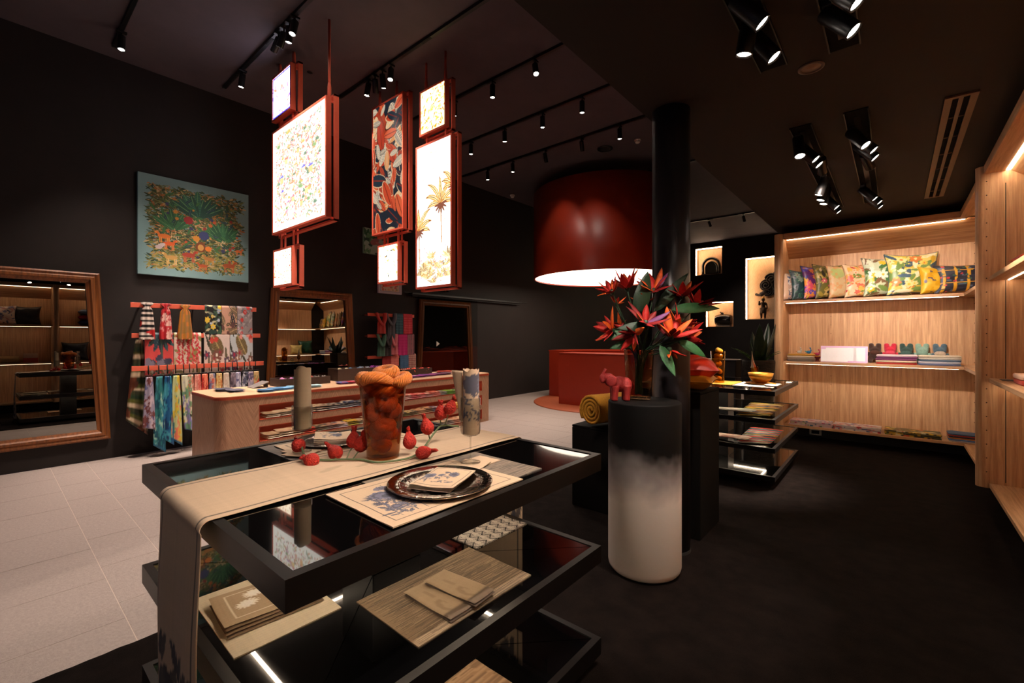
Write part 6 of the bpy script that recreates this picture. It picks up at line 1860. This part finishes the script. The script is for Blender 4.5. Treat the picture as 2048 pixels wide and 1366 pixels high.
MB().lathe([(.06, 0), (.10, .006), (.14, .010), (.141, .012), (.10, .009), (0, .006)], 48, (x, y, TA + .005)).build('plate_body', M_gold, t)
MB().lathe([(.137, .0105), (.1415, .0135), (.1405, .0145), (.136, .0115)], 48, (x, y, TA + .005), cap0=False, cap1=False).build('plate_rim', M_gold, t)
t = thing('gold_bowl', (x, y, TA + .017), 'round gold lacquer bowl on the far table', 'bowl')
MB().lathe([(0, 0), (.05, 0), (.055, .006), (.085, .025), (.108, .06), (.117, .10), (.114, .10), (.104, .062), (.082, .03), (.05, .012), (0, .010)], 48, (x, y, TA + .017), cap0=False, cap1=False).build('bowl_body', M_gold, t)
MB().lathe([(.1172, .097), (.1185, .101), (.114, .104), (.1128, .100)], 48, (x, y, TA + .017), cap0=False, cap1=False).build('bowl_rim', M_gold, t)
cv = linen(20, 20, 1, 83, (236, 226, 214)); botany(cv, .1, .1, .9, .9, 84, 4, (150, 120, 100))
napkin(-.945, 5.08, TA + .005, .10, .17, .3, 3, cv, 'cream folded napkin beside the gold bowl', 'napkins on the far table', n=10)
def fan(cx, cy, z, n, l, w_, a0, a1, cols, label, group, cat='scarf', th=.011, dy=(.0, .0), name='fanned_scarf'):
    for k in range(n):
        u = k / max(1, n - 1); a = a0 + (a1 - a0) * u
        c1, c2 = cols[k % len(cols)]
        cloth_item(cx + dy[0] * u, cy + dy[1] * u, z + .0015 + .0045 * k, l, w_, a, c1, c2, '%s %s' % (ORD[k], label), group, k, 1, th, 0, 0, name, cat)
YEL = [((226, 196, 60), (90, 100, 60)), ((60, 70, 60), (226, 200, 80)), ((214, 150, 40), (236, 206, 120)), ((206, 160, 120), (60, 90, 120)), ((60, 44, 30), (200, 140, 40)), ((230, 210, 170), (206, 170, 110))]
MUL = [((60, 110, 140), (230, 226, 200)), ((206, 60, 60), (236, 190, 180)), ((60, 130, 120), (200, 216, 200)), ((226, 110, 120), (190, 50, 80)), ((60, 150, 160), (30, 90, 100)), ((200, 40, 40), (230, 90, 60)), ((40, 50, 60), (206, 200, 190)), ((226, 150, 60), (90, 130, 80))]
fan(-1.02, 4.72, .6425, 13, .30, .036, .45, .05, YEL, 'yellow scarf from the front in the fan on the far table, second tray', 'fan of yellow scarves', dy=(.02, .46))
fan(-1.02, 4.72, .3825, 14, .30, .036, .45, .05, MUL, 'bright scarf from the front in the fan on the far table, third tray', 'fan of bright scarves', dy=(.02, .46))
WH = [((232, 222, 212), (206, 200, 190)), ((226, 206, 196), (236, 230, 222)), ((214, 216, 200), (180, 196, 180))]
PK = [((232, 206, 190), (206, 150, 130)), ((236, 216, 200), (214, 170, 150)), ((226, 190, 170), (240, 226, 214))]
fan(-1.72, 4.84, .6425, 9, .17, .16, .1, -.1, WH, 'whitish folded scarf from the left on the far table, second tray', 'row of white scarves', th=.014, dy=(.62, -.10))
fan(-1.72, 4.84, .3825, 8, .17, .16, .1, -.1, PK, 'blush folded scarf from the left on the far table, third tray', 'row of blush scarves', th=.014, dy=(.58, -.10))
# ================================================================== goods on the oak shelves
def upright(cx, cy, zbase, w_, h_, T, a, lean, cv, label, group, pip=None, back=None, name='cushion'):
    wv = V3((math.cos(a), math.sin(a), 0)); nv = V3((math.sin(a), -math.cos(a), 0))
    hv = (V3((0, 0, 1)) * math.cos(lean) - nv * math.sin(lean))
    n2 = wv.cross(hv)
    Rm = Matrix((wv, hv, n2)).transposed()
    zc = zbase + h_ / 2 * math.cos(lean) + .004
    return cushion(name, (cx, cy, zc), w_, h_, T, Rm, cv, label, group, piping=pip, back=back, n=72)
g = 'printed cushions on the top back shelf'
def pattern(bg, cols, flow, seed, n=60, nf=8, l=(.12, .35)):
    return floral(80, 80, bg, cols, flow, seed, int(n * 2.2), int(nf * 1.8), (l[0] * .55, l[1] * .7))
CU = []
cv = pattern((214, 190, 176), [(44, 60, 110), (70, 90, 140), (230, 220, 214)], [(206, 170, 150)], 401); cv.rect(0, 0, .22, 1, (226, 190, 160)); CU.append((-1.055, 7.20, .40, .40, .75, cv, 'navy and white scroll cushion with a beige edge, leftmost on the shelf'))
cv = pattern((36, 66, 70), [(30, 90, 90), (60, 110, 90), (120, 130, 140)], [(180, 40, 70), (150, 170, 150)], 403, 40, 5); CU.append((-.925, 7.21, .42, .42, .75, cv, 'dark teal cushion with a crimson bloom and pale leaf'))
cv = pattern((110, 50, 120), [(226, 120, 50), (60, 60, 150), (230, 190, 60), (206, 60, 110)], [(236, 150, 60), (90, 70, 190), (226, 80, 110)], 405, 40, 26, (.08, .2)); CU.append((-.775, 7.20, .46, .46, .75, cv, 'purple and orange flower cushion with black edge'))
cv = pattern((110, 106, 50), [(70, 70, 36), (170, 150, 60), (50, 44, 40), (206, 180, 110)], [(206, 90, 110), (236, 214, 180)], 407, 60, 5); CU.append((-.640, 7.20, .47, .47, .75, cv, 'olive green cushion with pink bottom corner'))
cv = Canvas(48, 48, (230, 200, 150)); cv.rect(.52, 0, 1, 1, (226, 92, 50)); cv.ell(.25, .75, .2, .18, (196, 206, 130)); cv.blotch(14, (236, 150, 80), .62, 4, .5); CU.append((-.490, 7.20, .44, .44, .62, cv, 'cream and tangerine panelled cushion'))
cv = pattern((236, 200, 160), [(226, 120, 60), (206, 60, 60), (236, 170, 90), (120, 140, 60)], [(226, 110, 90), (240, 190, 90), (236, 214, 180)], 409, 50, 14); CU.append((-.315, 7.20, .44, .44, .55, cv, 'orange and pink wildflower cushion'))
cv = pattern((190, 200, 170), [(60, 110, 60), (110, 140, 70), (226, 216, 190), (120, 90, 60)], [(236, 180, 40), (230, 226, 210)], 411, 46, 5, (.2, .45)); CU.append((-.085, 7.19, .50, .50, .42, cv, 'green garden cushion with a big yellow flower'))
cv = pattern((230, 206, 110), [(206, 170, 50), (110, 140, 70), (236, 226, 190), (60, 90, 110)], [(226, 190, 60), (236, 214, 150), (206, 120, 50)], 413, 46, 7, (.2, .5)); CU.append((.155, 7.19, .53, .52, .36, cv, 'yellow and white leaf cushion with a teal piped edge, largest'))
for (cx, cy_, w_, h_, a, cv, nm) in CU:
    upright(cx, cy_, S2, w_, h_, .088 if a > .5 else .12, a, .16, cv, nm, g, pip=(40, 70, 76) if 'teal piped' in nm or 'black' in nm else None)
cv = Canvas(40, 40, (226, 170, 30)); cv.blotch(9, (90, 76, 90), .72, 3); cv.blotch(6, (236, 190, 60), .55, 5)
upright(.345, 7.14, S2, .30, .33, .11, .5, .16, cv, 'small mustard cushion with grey blots', g)
cv = Canvas(60, 40, (34, 40, 56), 1.5); r = np.random.default_rng(415)
for k in range(5): cv.line(.15 + k * .3, 0, .2 + k * .3, 1, .07, (214, 160, 40)); cv.line(0, .1 + k * .22, 1.5, .14 + k * .22, .03, (206, 150, 50) if k % 2 else (50, 60, 80))
for k in range(40): cv.ell(r.uniform(0, 1.5), r.uniform(0, 1), .04, .03, rc(r, (60, 110, 90), (196, 60, 70), (90, 110, 140)))
upright(.60, 7.20, S2, .56, .34, .13, .30, .16, cv, 'navy and gold chequered lumbar cushion, rightmost on the shelf', g)

def stack(x, y, z, lx, ly, cols, label, group, th=.024, name='folded_cloth', order=True):
    for k, (c1, nm) in enumerate(cols):
        t = thing(name, (x, y, z + k * (th + .001)), '%s, %s' % (nm, label), 'folded cloth', group)
        q = np.random.default_rng(int(abs(x) * 100) + k)
        n, m = 16, 12
        A, V = np.meshgrid(np.linspace(0, 2 * PI, 24, endpoint=False), np.linspace(0, 1, 9), indexing='ij')
        ox, oy = q.uniform(-.006, .006), q.uniform(-.006, .006)
        sx = np.sign(np.cos(A)) * np.abs(np.cos(A)) ** .22; sy = np.sign(np.sin(A)) * np.abs(np.sin(A)) ** .22
        ins = 1 - .045 * (2 * V - 1) ** 4
        P = np.stack([x + ox + lx / 2 * sx * ins, y + oy + ly / 2 * sy * ins, z + k * (th + .001) + V * th + .002 * np.sin(sx * 5 + k) * V], -1)
        C = np.broadcast_to(lin(c1), P.shape).copy()
        mb = MB().grid(P, C, wrap=True)
        for e in (0, 8):
            kk = len(mb.v); mb.add([P[:, e].mean(0)], [], 0, False, lin(c1))
            for i in range(24): mb.f.append((i * 9 + e, ((i + 1) % 24) * 9 + e, kk)); mb.mi.append(0); mb.sm.append(False)
        mb.build('cloth_body', M_cloth, t)
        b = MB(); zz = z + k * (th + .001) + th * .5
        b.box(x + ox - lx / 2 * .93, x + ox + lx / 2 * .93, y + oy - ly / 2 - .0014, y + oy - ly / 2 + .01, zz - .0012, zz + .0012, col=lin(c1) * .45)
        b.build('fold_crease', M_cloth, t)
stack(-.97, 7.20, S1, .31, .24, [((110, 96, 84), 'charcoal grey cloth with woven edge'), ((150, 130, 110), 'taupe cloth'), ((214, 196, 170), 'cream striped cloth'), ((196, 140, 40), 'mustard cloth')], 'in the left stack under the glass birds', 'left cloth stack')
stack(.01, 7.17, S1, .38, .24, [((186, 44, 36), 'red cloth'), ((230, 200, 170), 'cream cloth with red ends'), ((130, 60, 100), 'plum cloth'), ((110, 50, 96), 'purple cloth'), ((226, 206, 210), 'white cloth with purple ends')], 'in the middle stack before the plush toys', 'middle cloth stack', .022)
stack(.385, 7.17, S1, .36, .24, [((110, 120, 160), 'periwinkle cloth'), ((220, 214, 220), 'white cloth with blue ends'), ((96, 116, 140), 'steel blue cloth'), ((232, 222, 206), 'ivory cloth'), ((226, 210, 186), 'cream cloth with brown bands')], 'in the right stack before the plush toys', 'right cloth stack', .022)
def bird(x, y, z, c1, c2, label):
    t = thing('glass_bird', (x, y, z), label, 'figurine', 'glass bird figurines')
    m1 = mat('bird_%d_%d_%d' % c1, c1, .2, noise=.2, nscale=80, coat=.5); m2 = mat('bird_%d_%d_%d' % c2, c2, .2, noise=.2, nscale=80, coat=.5)
    b = MB().ell((x, y, z + .022), .028, .018, .021, 14, 10).tube(smooth([(x + .018, y, z + .03), (x + .024, y, z + .05), (x + .018, y, z + .072)], 4), [.010] * 5 + [.006] * 4, 10).ell((x + .016, y - .002, z + .078), .010, .008, .008, 10, 8)
    b.build('body', m1, t)
    MB().tube([(x - .02, y, z + .026), (x - .045, y, z + .036)], [.012, .004], 8).build('tail', m2, t)
    MB().tube([(x + .022, y - .003, z + .078), (x + .034, y - .004, z + .075)], [.0035, .0008], 6).build('beak', m2, t)
zt = S1 + .1015
bird(-.99, 7.17, zt, (196, 190, 180), (200, 150, 110), 'pale grey glass bird on the left cloth stack')
bird(-.88, 7.17, zt, (40, 110, 160), (60, 150, 150), 'blue glass bird on the left cloth stack')
t = thing('bird_stand', (-.79, 7.22, S1), 'dark red cup shaped stand beside the left cloth stack', 'stand')
MB().lathe([(.035, 0), (.035, .004), (.02, .01), (.02, .03), (.038, .05), (.038, .075), (0, .075)], 24, (-.79, 7.22, S1)).build('stand_body', mat('maroon_lacquer', (84, 24, 30), .3, noise=.1), t)
MB().lathe([(.0385, .066), (.0395, .072), (.0385, .076)], 24, (-.79, 7.22, S1), cap0=False, cap1=False).build('stand_rim', M_gold, t)
bird(-.79, 7.22, S1 + .077, (170, 60, 90), (206, 60, 60), 'crimson glass bird on the dark red stand')
# pink presentation folder with white cards
t = thing('pink_gift_folder', (-.50, 7.20, S1), 'open pink and white presentation box standing on the middle shelf', 'gift box')
M_pink = mat('pink_card', (236, 196, 232), .5, noise=.03); M_wcard = mat('white_card', (250, 246, 248), .5, noise=.02)
MB().obox((-.505, 7.20, S1 + .105), (1, 0, 0), (0, .20, .98), (0, -.98, .20), .245, .105, .006).build('back_board', M_pink, t)
MB().obox((-.535, 7.192, S1 + .103), (1, 0, 0), (0, .20, .98), (0, -.98, .20), .16, .085, .0025).build('white_liner', M_wcard, t)
MB().obox((-.345, 7.192, S1 + .103), (1, 0, 0), (0, .20, .98), (0, -.98, .20), .06, .085, .0025).build('white_liner', M_wcard, t)
MB().obox((-.60, 7.155, S1 + .088), (1, 0, 0), (0, .26, .966), (0, -.966, .26), .14, .082, .004).build('front_card', M_wcard, t)
b = MB().ell((-.645, 7.148, S1 + .065), .022, .0012, .012, 14, 8).ell((-.575, 7.148, S1 + .065), .026, .0012, .012, 14, 8)
b.build('printed_emblem', mat('pale_gold_print', (214, 186, 140), .5, noise=.1), t)
MB().box(-.74, -.27, 7.10, 7.25, S1 + .0005, S1 + .006).build('foot_flap', M_pink, t)
# plush toys seen from behind the stacks
def plush(x, y, z, col, belly, label):
    t = thing('plush_toy', (x, y, z), label, 'plush toy', 'plush toys on the middle shelf')
    m1 = mat('plush_%d_%d_%d' % col, col, .9, noise=.2, nscale=60, bump=.4, bscale=250, sheen=.3)
    m2 = mat('plush_%d_%d_%d' % belly, belly, .9, noise=.25, nscale=60, bump=.3, bscale=250)
    b = MB().ell((x, y, z + .105), .062, .05, .062, 20, 14).ell((x, y, z + .165), .060, .048, .045, 20, 14)
    for s_ in (-1, 1):
        b.tube([(x + s_ * .032, y, z + .175), (x + s_ * .036, y, z + .225)], [.030, .027], 14).ell((x + s_ * .036, y, z + .226), .028, .026, .024, 14, 10)
        b.tube([(x + s_ * .035, y - .01, z + .08), (x + s_ * .045, y - .03, z + .02)], [.03, .024], 12).ell((x + s_ * .046, y - .034, z + .022), .026, .03, .021, 12, 8)
    o = b.build('body', m1, t)
    rm = o.modifiers.new('join', 'REMESH'); rm.mode = 'VOXEL'; rm.voxel_size = .006; rm.use_smooth_shade = True
    sm = o.modifiers.new('soften', 'SMOOTH'); sm.factor = .5; sm.iterations = 4
    MB().ell((x, y - .034, z + .13), .050, .026, .034, 16, 10).build('bib', m2, t)
    for s_ in (-1, 1):
        MB().tube([(x + s_ * .055, y - .01, z + .13), (x + s_ * .078, y - .02, z + .09)], [.018, .014], 10).build('arm', m1, t)
for (x, c1, c2, nm) in ((-.195, (56, 34, 28), (76, 46, 36), 'dark brown'), (-.045, (196, 30, 60), (206, 70, 90), 'crimson red'), (.105, (40, 70, 66), (60, 90, 84), 'dark green checked'), (.25, (130, 166, 150), (120, 156, 140), 'mint green'), (.405, (74, 100, 116), (190, 170, 150), 'slate blue')):
    plush(x, 7.36, S1 + .0, c1, c2, '%s plush toy with two rounded ears behind the cloth stacks' % nm)
# flat prints on the bottom shelf
def flat_pile(x0, x1, y0, y1, z, cvs, label, group):
    for k, cv in enumerate(cvs):
        q = np.random.default_rng(int(abs(x0) * 50) + k)
        t = thing('folded_print', ((x0 + x1) / 2, (y0 + y1) / 2, z + k * .019), '%s print from below in the %s' % (ORD[k], label), 'folded cloth', group)
        sheet(MB(), x0 + q.uniform(-.01, .01), x1 + q.uniform(-.01, .01), y0 + q.uniform(-.008, .008), y1, z + k * .019, .0145, cv, .0014, k, 0, 40, 26).build('print_cloth', M_satin, t)
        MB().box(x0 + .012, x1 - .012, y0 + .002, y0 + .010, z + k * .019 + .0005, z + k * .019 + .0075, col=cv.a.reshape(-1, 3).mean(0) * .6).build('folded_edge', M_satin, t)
FP = [floral(40, 26, (226, 200, 206), [(90, 140, 90), (206, 90, 130), (60, 110, 150)], [(236, 120, 130), (90, 130, 190), (236, 226, 190)], s_, 60, 22, (.1, .25)) for s_ in (501, 502, 503)]
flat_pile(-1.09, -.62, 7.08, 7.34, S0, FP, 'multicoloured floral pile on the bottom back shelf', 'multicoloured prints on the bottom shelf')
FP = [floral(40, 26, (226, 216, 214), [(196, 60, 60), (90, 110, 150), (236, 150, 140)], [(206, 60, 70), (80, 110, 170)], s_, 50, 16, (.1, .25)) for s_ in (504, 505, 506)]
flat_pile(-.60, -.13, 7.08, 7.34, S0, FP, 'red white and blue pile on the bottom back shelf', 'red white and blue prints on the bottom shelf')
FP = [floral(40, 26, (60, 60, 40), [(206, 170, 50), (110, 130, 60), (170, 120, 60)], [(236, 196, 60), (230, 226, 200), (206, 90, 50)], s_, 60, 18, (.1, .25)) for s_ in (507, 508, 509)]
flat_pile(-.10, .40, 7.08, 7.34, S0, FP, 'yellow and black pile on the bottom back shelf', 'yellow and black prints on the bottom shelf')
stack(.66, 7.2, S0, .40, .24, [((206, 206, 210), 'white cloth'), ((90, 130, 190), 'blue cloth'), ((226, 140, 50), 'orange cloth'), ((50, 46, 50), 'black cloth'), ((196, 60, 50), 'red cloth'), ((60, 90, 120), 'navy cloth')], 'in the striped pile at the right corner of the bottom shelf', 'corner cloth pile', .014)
# right corner shelves
cv = pattern((24, 66, 46), [(30, 84, 56), (18, 52, 40)], None, 417, 30, 0)
upright(.80, 6.72, S1, .44, .44, .13, -1.2, .12, cv, 'dark green cushion in the far right corner shelf', 'cushions on the right shelves')
cv = Canvas(12, 12, (226, 200, 120))
upright(.74, 6.40, S1, .34, .30, .11, -1.2, .12, cv, 'small cream yellow cushion before the dark green one', 'cushions on the right shelves')
cv = Canvas(12, 12, (206, 64, 40))
cushion('cushion', (.83, 4.78, S2 + .066), .30, .30, .11, rotm('Z', .5), cv, 'red orange cushion lying on the top right shelf at the photo edge', 'cushions on the right shelves', piping=(230, 110, 70))
stack(.80, 4.72, S1, .30, .34, [((190, 60, 44), 'red sequinned cloth'), ((236, 190, 160), 'peach cloth')], 'lying on the right shelf at the photo edge', 'cloth on the right shelf', .035)
t = thing('dark_card', (.66, 5.08, S1), 'small dark card lying on the right shelf by the upright', 'card')
MB().box(.62, .69, 5.0, 5.14, S1 + .0005, S1 + .004, bev=.0008).build('card_sheet', mat('dark_blue_card', (50, 56, 66), .5, noise=.05), t)
# shelf goods that show in the left mirror
cv = pattern((226, 206, 190), [(90, 100, 140), (206, 150, 140)], [(120, 120, 160)], 419, 30, 6)
upright(.80, .25, S2, .44, .42, .13, -1.45, .15, cv, 'pale floral cushion reflected in the left mirror on the top shelf', 'cushions on the right shelves')
cv = pattern((40, 36, 34), [(60, 54, 50), (30, 28, 28)], None, 421, 30, 0)
upright(.82, .62, S2, .44, .42, .13, -1.45, .15, cv, 'black patterned cushion reflected in the left mirror on the top shelf', 'cushions on the right shelves')
for k, (c, nm) in enumerate((((40, 60, 110), 'navy'), ((180, 36, 44), 'red'), ((120, 140, 170), 'pale blue'))):
    cushion('cushion', (.80, 1.62, S2 + .07 + k * .125), .42, .40, .12, rotm('Z', .1), Canvas(10, 10, c), '%s cushion in the pile of three reflected in the left mirror' % nm, 'cushions on the right shelves')
upright(.82, 1.38, S1, .46, .44, .13, -1.45, .15, pattern((34, 34, 40), [(50, 50, 60)], None, 423, 20, 0), 'charcoal cushion reflected in the left mirror on the middle shelf', 'cushions on the right shelves')
upright(.80, 1.85, S1, .50, .48, .14, -1.2, .15, pattern((170, 30, 50), [(60, 30, 60), (206, 80, 90)], [(220, 120, 120)], 425, 40, 8), 'magenta red cushion reflected in the left mirror on the middle shelf', 'cushions on the right shelves')
t = thing('linen_roll', (.78, .25, S1), 'rolled tan linen reflected in the left mirror on the middle shelf', 'roll')
MB().cyl((.78, .0, S1 + .075), (.78, .50, S1 + .075), .074, 28).build('rolled_linen', mat('tan_linen', (190, 160, 110), .9, noise=.12, nscale=80), t)
MB().cyl((.78, -.004, S1 + .075), (.78, -.0005, S1 + .075), .05, 20).build('roll_core', mat('kraft_core', (150, 120, 84), .9, noise=.1), t)
t = thing('paper_gift_bag', (.74, .66, S1), 'small red and cream gift bag reflected in the left mirror', 'gift bag')
MB().box(.70, .80, .56, .78, S1 + .0005, S1 + .10).build('bag_lower', mat('coral_paper', (206, 90, 70), .7, noise=.08), t)
MB().box(.702, .798, .562, .778, S1 + .1005, S1 + .20).build('bag_upper', mat('cream_paper', (220, 190, 160), .7, noise=.08), t)
# goods that show in the second mirror come from the back shelves

# ================================================================== plant, console and niche antiques
t = thing('black_console', (-2.2, 6.65, .012), 'black console standing behind the far display table', 'console')
MB().box(-2.75, -1.62, 6.5, 6.8, .015, 1.06, bev=.006).build('console_body', mat('black_leather', (22, 22, 24), .45, noise=.15, nscale=20, bump=.2, bscale=160), t)
MB().box(-2.76, -1.61, 6.49, 6.81, 1.061, 1.08, bev=.006).build('console_top', mat('grey_black_leather', (60, 60, 64), .35, noise=.15, nscale=20), t)
PX_, PY_ = -1.37, 6.62
t = thing('planter', (PX_, PY_, .012), 'tall rough bark textured planter left of the oak shelves', 'planter')
M_bark = mat('dark_bark', (52, 44, 36), .9, noise=.5, nscale=14, bump=1.0, bscale=40, stretch=(1, 1, 4))
MB().lathe([(.13, .015), (.15, .03), (.185, .9), (.195, 1.06), (.19, 1.085), (.17, 1.085), (.165, 1.05)], 40, (PX_, PY_, 0), cap1=False).build('planter_body', M_bark, t)
MB().lathe([(.165, 1.05), (0, 1.055)], 30, (PX_, PY_, 0), cap0=False).build('soil', mat('dark_soil', (28, 22, 18), .95, noise=.4), t)
t = thing('potted_foliage', (PX_, PY_, 1.056), 'dark sword leaves and green fern growing from the bark planter', 'plant')
M_lf = mat('dark_sword_leaf', (30, 52, 34), .4, noise=.3, nscale=8); M_fern = mat('fern_green', (70, 104, 40), .6, noise=.3, nscale=20)
r = np.random.default_rng(77)
for k in range(11):
    a = r.uniform(0, 6.28); l = r.uniform(.3, .62); d = V3((math.cos(a) * .35, math.sin(a) * .35, 1)).normalized()
    mb = MB(); petal(mb, V3((PX_ + .04 * math.cos(a), PY_ + .04 * math.sin(a), 1.055)), d, V3((math.cos(a), math.sin(a), 0)), l, l * .115, r.uniform(-.05, .15))
    solid(mb.build('sword_leaf', M_lf, t), .003)
for k in range(14):
    a = r.uniform(0, 6.28); l = r.uniform(.26, .42); mb = MB()
    base = V3((PX_ + .05 * math.cos(a), PY_ + .05 * math.sin(a), 1.055)); d = V3((math.cos(a), math.sin(a), .9)).normalized()
    for i in range(14):
        u = (i + 1) / 14; p = base + d * l * u - V3((0, 0, .22 * l * u * u))
        for s_ in (-1, 1):
            sd = d.cross(V3((0, 0, 1))).normalized() * s_ + d * .5
            petal(mb, p, sd, V3((0, 0, 1)), l * .22 * (1.15 - u), .006, 0)
    mb.tube([tuple(base + d * l * u - V3((0, 0, .22 * l * u * u))) for u in np.linspace(0, 1, 8)], .0025, 5)
    o = mb.build('fern_frond', M_fern, t); o['kind'] = 'stuff'
M_lac = mat('black_lacquer', (20, 15, 13), .18, noise=.15, nscale=10, coat=.4)
yn = Y1 + .16
t = thing('lacquer_arch', (-4.80, yn, 3.502), 'black lacquered arch shaped antique in the upper left niche', 'antique')
arch = [(-.27 * math.cos(a), .24 + .27 * math.sin(a)) for a in np.linspace(0, PI, 21)]
pts = [(-4.80 - .26, yn, 3.52)] + [(-4.80 + p[0], yn, 3.55 + p[1]) for p in arch] + [(-4.80 + .26, yn, 3.52)]
MB().tube(pts, .045, 12).build('arch_rib', M_lac, t)
MB().tube([(-4.80 + (p[0] + 4.80) * .70, yn + .03, 3.52 + (p[2] - 3.52) * .78) for p in pts], .024, 10).build('inner_rib', M_lac, t)
MB().prism([(-4.80 + (p[0] + 4.80) * .66, 3.52 + (p[2] - 3.52) * .76) for p in pts], 'y', yn + .03, yn + .07).build('dark_panel', mat('dark_lacquer_panel', (26, 24, 22), .3, noise=.2), t)
MB().box(-5.10, -4.50, yn - .08, yn + .10, 3.503, 3.535, bev=.004).build('arch_base', M_lac, t)
t = thing('lacquer_barrel', (-4.44, yn, 1.722), 'dark barrel shaped drum with a small animal on top in the lower niche', 'antique')
R_ = .19
b = MB(); n = 32
prof = [(-.25, .15), (-.235, .165), (-.12, .19), (0, .195), (.12, .19), (.235, .165), (.25, .15)]
A, I_ = np.meshgrid(np.linspace(0, 2 * PI, 32, endpoint=False), np.arange(len(prof)), indexing='ij')
pr = np.array(prof)
P = np.stack([-4.40 + pr[I_, 0], yn + pr[I_, 1] * np.cos(A), 1.94 + pr[I_, 1] * np.sin(A)], -1)
b.grid(P, wrap=True)
b.build('barrel_body', M_lac, t)
for sx in (-.252, .248):
    MB().cyl((-4.40 + sx, yn, 1.94), (-4.40 + sx + .004, yn, 1.94), .148, 28).build('drum_head', mat('aged_hide', (110, 84, 60), .6, noise=.2), t)
MB().box(-4.62, -4.18, yn - .10, yn + .10, 1.723, 1.76, bev=.004).build('barrel_stand', mat('grey_stone', (120, 112, 106), .6, noise=.2), t)
b = MB().ell((-4.44, yn, 2.165), .05, .03, .035, 14, 10).ell((-4.49, yn, 2.20), .025, .02, .02, 10, 8)
for q in (-.03, .03): b.tube([(-4.44 + q, yn - .02, 2.16), (-4.44 + q * 1.6, yn - .03, 2.132)], [.012, .009], 8)
b.build('animal_finial', M_lac, t)
t = thing('bronze_figure', (-3.21, yn, 1.942), 'small dark bronze figure with one raised arm standing in the large niche', 'statue')
M_brz = mat('dark_bronze', (58, 42, 30), .4, metal=.7, noise=.3, nscale=20)
fx, fz = -3.21, 1.945
b = MB().ell((fx, yn, fz + .62), .05, .05, .062, 16, 12).tube([(fx, yn, fz + .57), (fx, yn, fz + .53)], .026, 10).tube([(fx, yn, fz + .53), (fx, yn, fz + .42), (fx, yn, fz + .33)], [.075, .062, .07], 16)
for s_ in (-1, 1):
    b.tube([(fx + s_ * .04, yn, fz + .34), (fx + s_ * .055, yn - .01, fz + .18), (fx + s_ * .05, yn, fz + .04)], [.058, .042, .028], 12).ell((fx + s_ * .055, yn - .02, fz + .025), .03, .05, .022, 10, 8)
b.tube(smooth([(fx - .07, yn, fz + .51), (fx - .115, yn - .02, fz + .45), (fx - .10, yn - .04, fz + .58)], 4), [.028] * 4 + [.022] * 5, 10)
b.tube(smooth([(fx + .07, yn, fz + .51), (fx + .105, yn, fz + .42), (fx + .10, yn - .01, fz + .31)], 4), [.028] * 4 + [.020] * 5, 10)
o = b.build('figure_body', M_brz, t)
rm = o.modifiers.new('join', 'REMESH'); rm.mode = 'VOXEL'; rm.voxel_size = .009; rm.use_smooth_shade = True
MB().lathe([(.075, .18), (.10, .34), (.078, .36)], 20, (fx, yn, fz), cap0=False, cap1=False).build('skirt_cloth', M_brz, t)
MB().lathe([(.05, .655), (.03, .70), (0, .72)], 14, (fx, yn, fz), cap0=False).build('head_dress', mat('gilded_face', (190, 140, 60), .35, metal=.6, noise=.2), t)
MB().lathe([(.11, -.002), (.11, .012), (.09, .014)], 24, (fx, yn, fz)).build('figure_base', mat('pale_stone', (200, 170, 140), .6, noise=.1), t)
t = thing('carved_cloud', (-2.85, yn + .03, 1.942), 'dark carved swirling cloud on a thin rod behind the bronze figure', 'antique')
M_cl = mat('carved_dark_wood', (40, 28, 22), .5, noise=.3, nscale=30)
for (cx, cz, R_, k) in ((-3.13, 3.02, .19, 0), (-2.98, 3.20, .20, 1), (-2.84, 3.00, .21, 2), (-2.78, 3.28, .20, 3), (-3.08, 2.80, .15, 4), (-2.80, 2.78, .15, 5), (-2.62, 3.08, .18, 6)):
    b = MB()
    n = 60
    pts = []
    for i in range(n + 1):
        u = i / n; a = u * 2 * PI * 2.3 + k; rr_ = R_ * (.12 + .82 * u)
        pts.append((cx + rr_ * math.cos(a), yn + .02 + .008 * k - .02 * (1 - u), cz + rr_ * math.sin(a)))
    b.tube(pts, R_ * .13, 8)
    vs = [(cx + R_ * math.cos(2 * PI * i / 28), yn + .045 + .008 * k, cz + R_ * math.sin(2 * PI * i / 28)) for i in range(28)]
    vs2 = [(v[0], v[1] + .02, v[2]) for v in vs]
    b.add(vs + vs2, [tuple(range(28)), tuple(range(55, 27, -1))] + [(i, (i + 1) % 28, 28 + (i + 1) % 28, 28 + i) for i in range(28)])
    b.build('cloud_scroll', M_cl, t)
MB().tube(smooth([(-3.15, yn + .03, 2.80), (-3.32, yn + .03, 2.72), (-3.45, yn + .03, 2.76)], 5), [.07] * 5 + [.04] * 5 + [.008], 10).build('cloud_tail', M_cl, t)
MB().cyl((-2.86, yn + .06, 1.944), (-2.86, yn + .06, 2.9), .008, 8).build('support_rod', M_black, t)
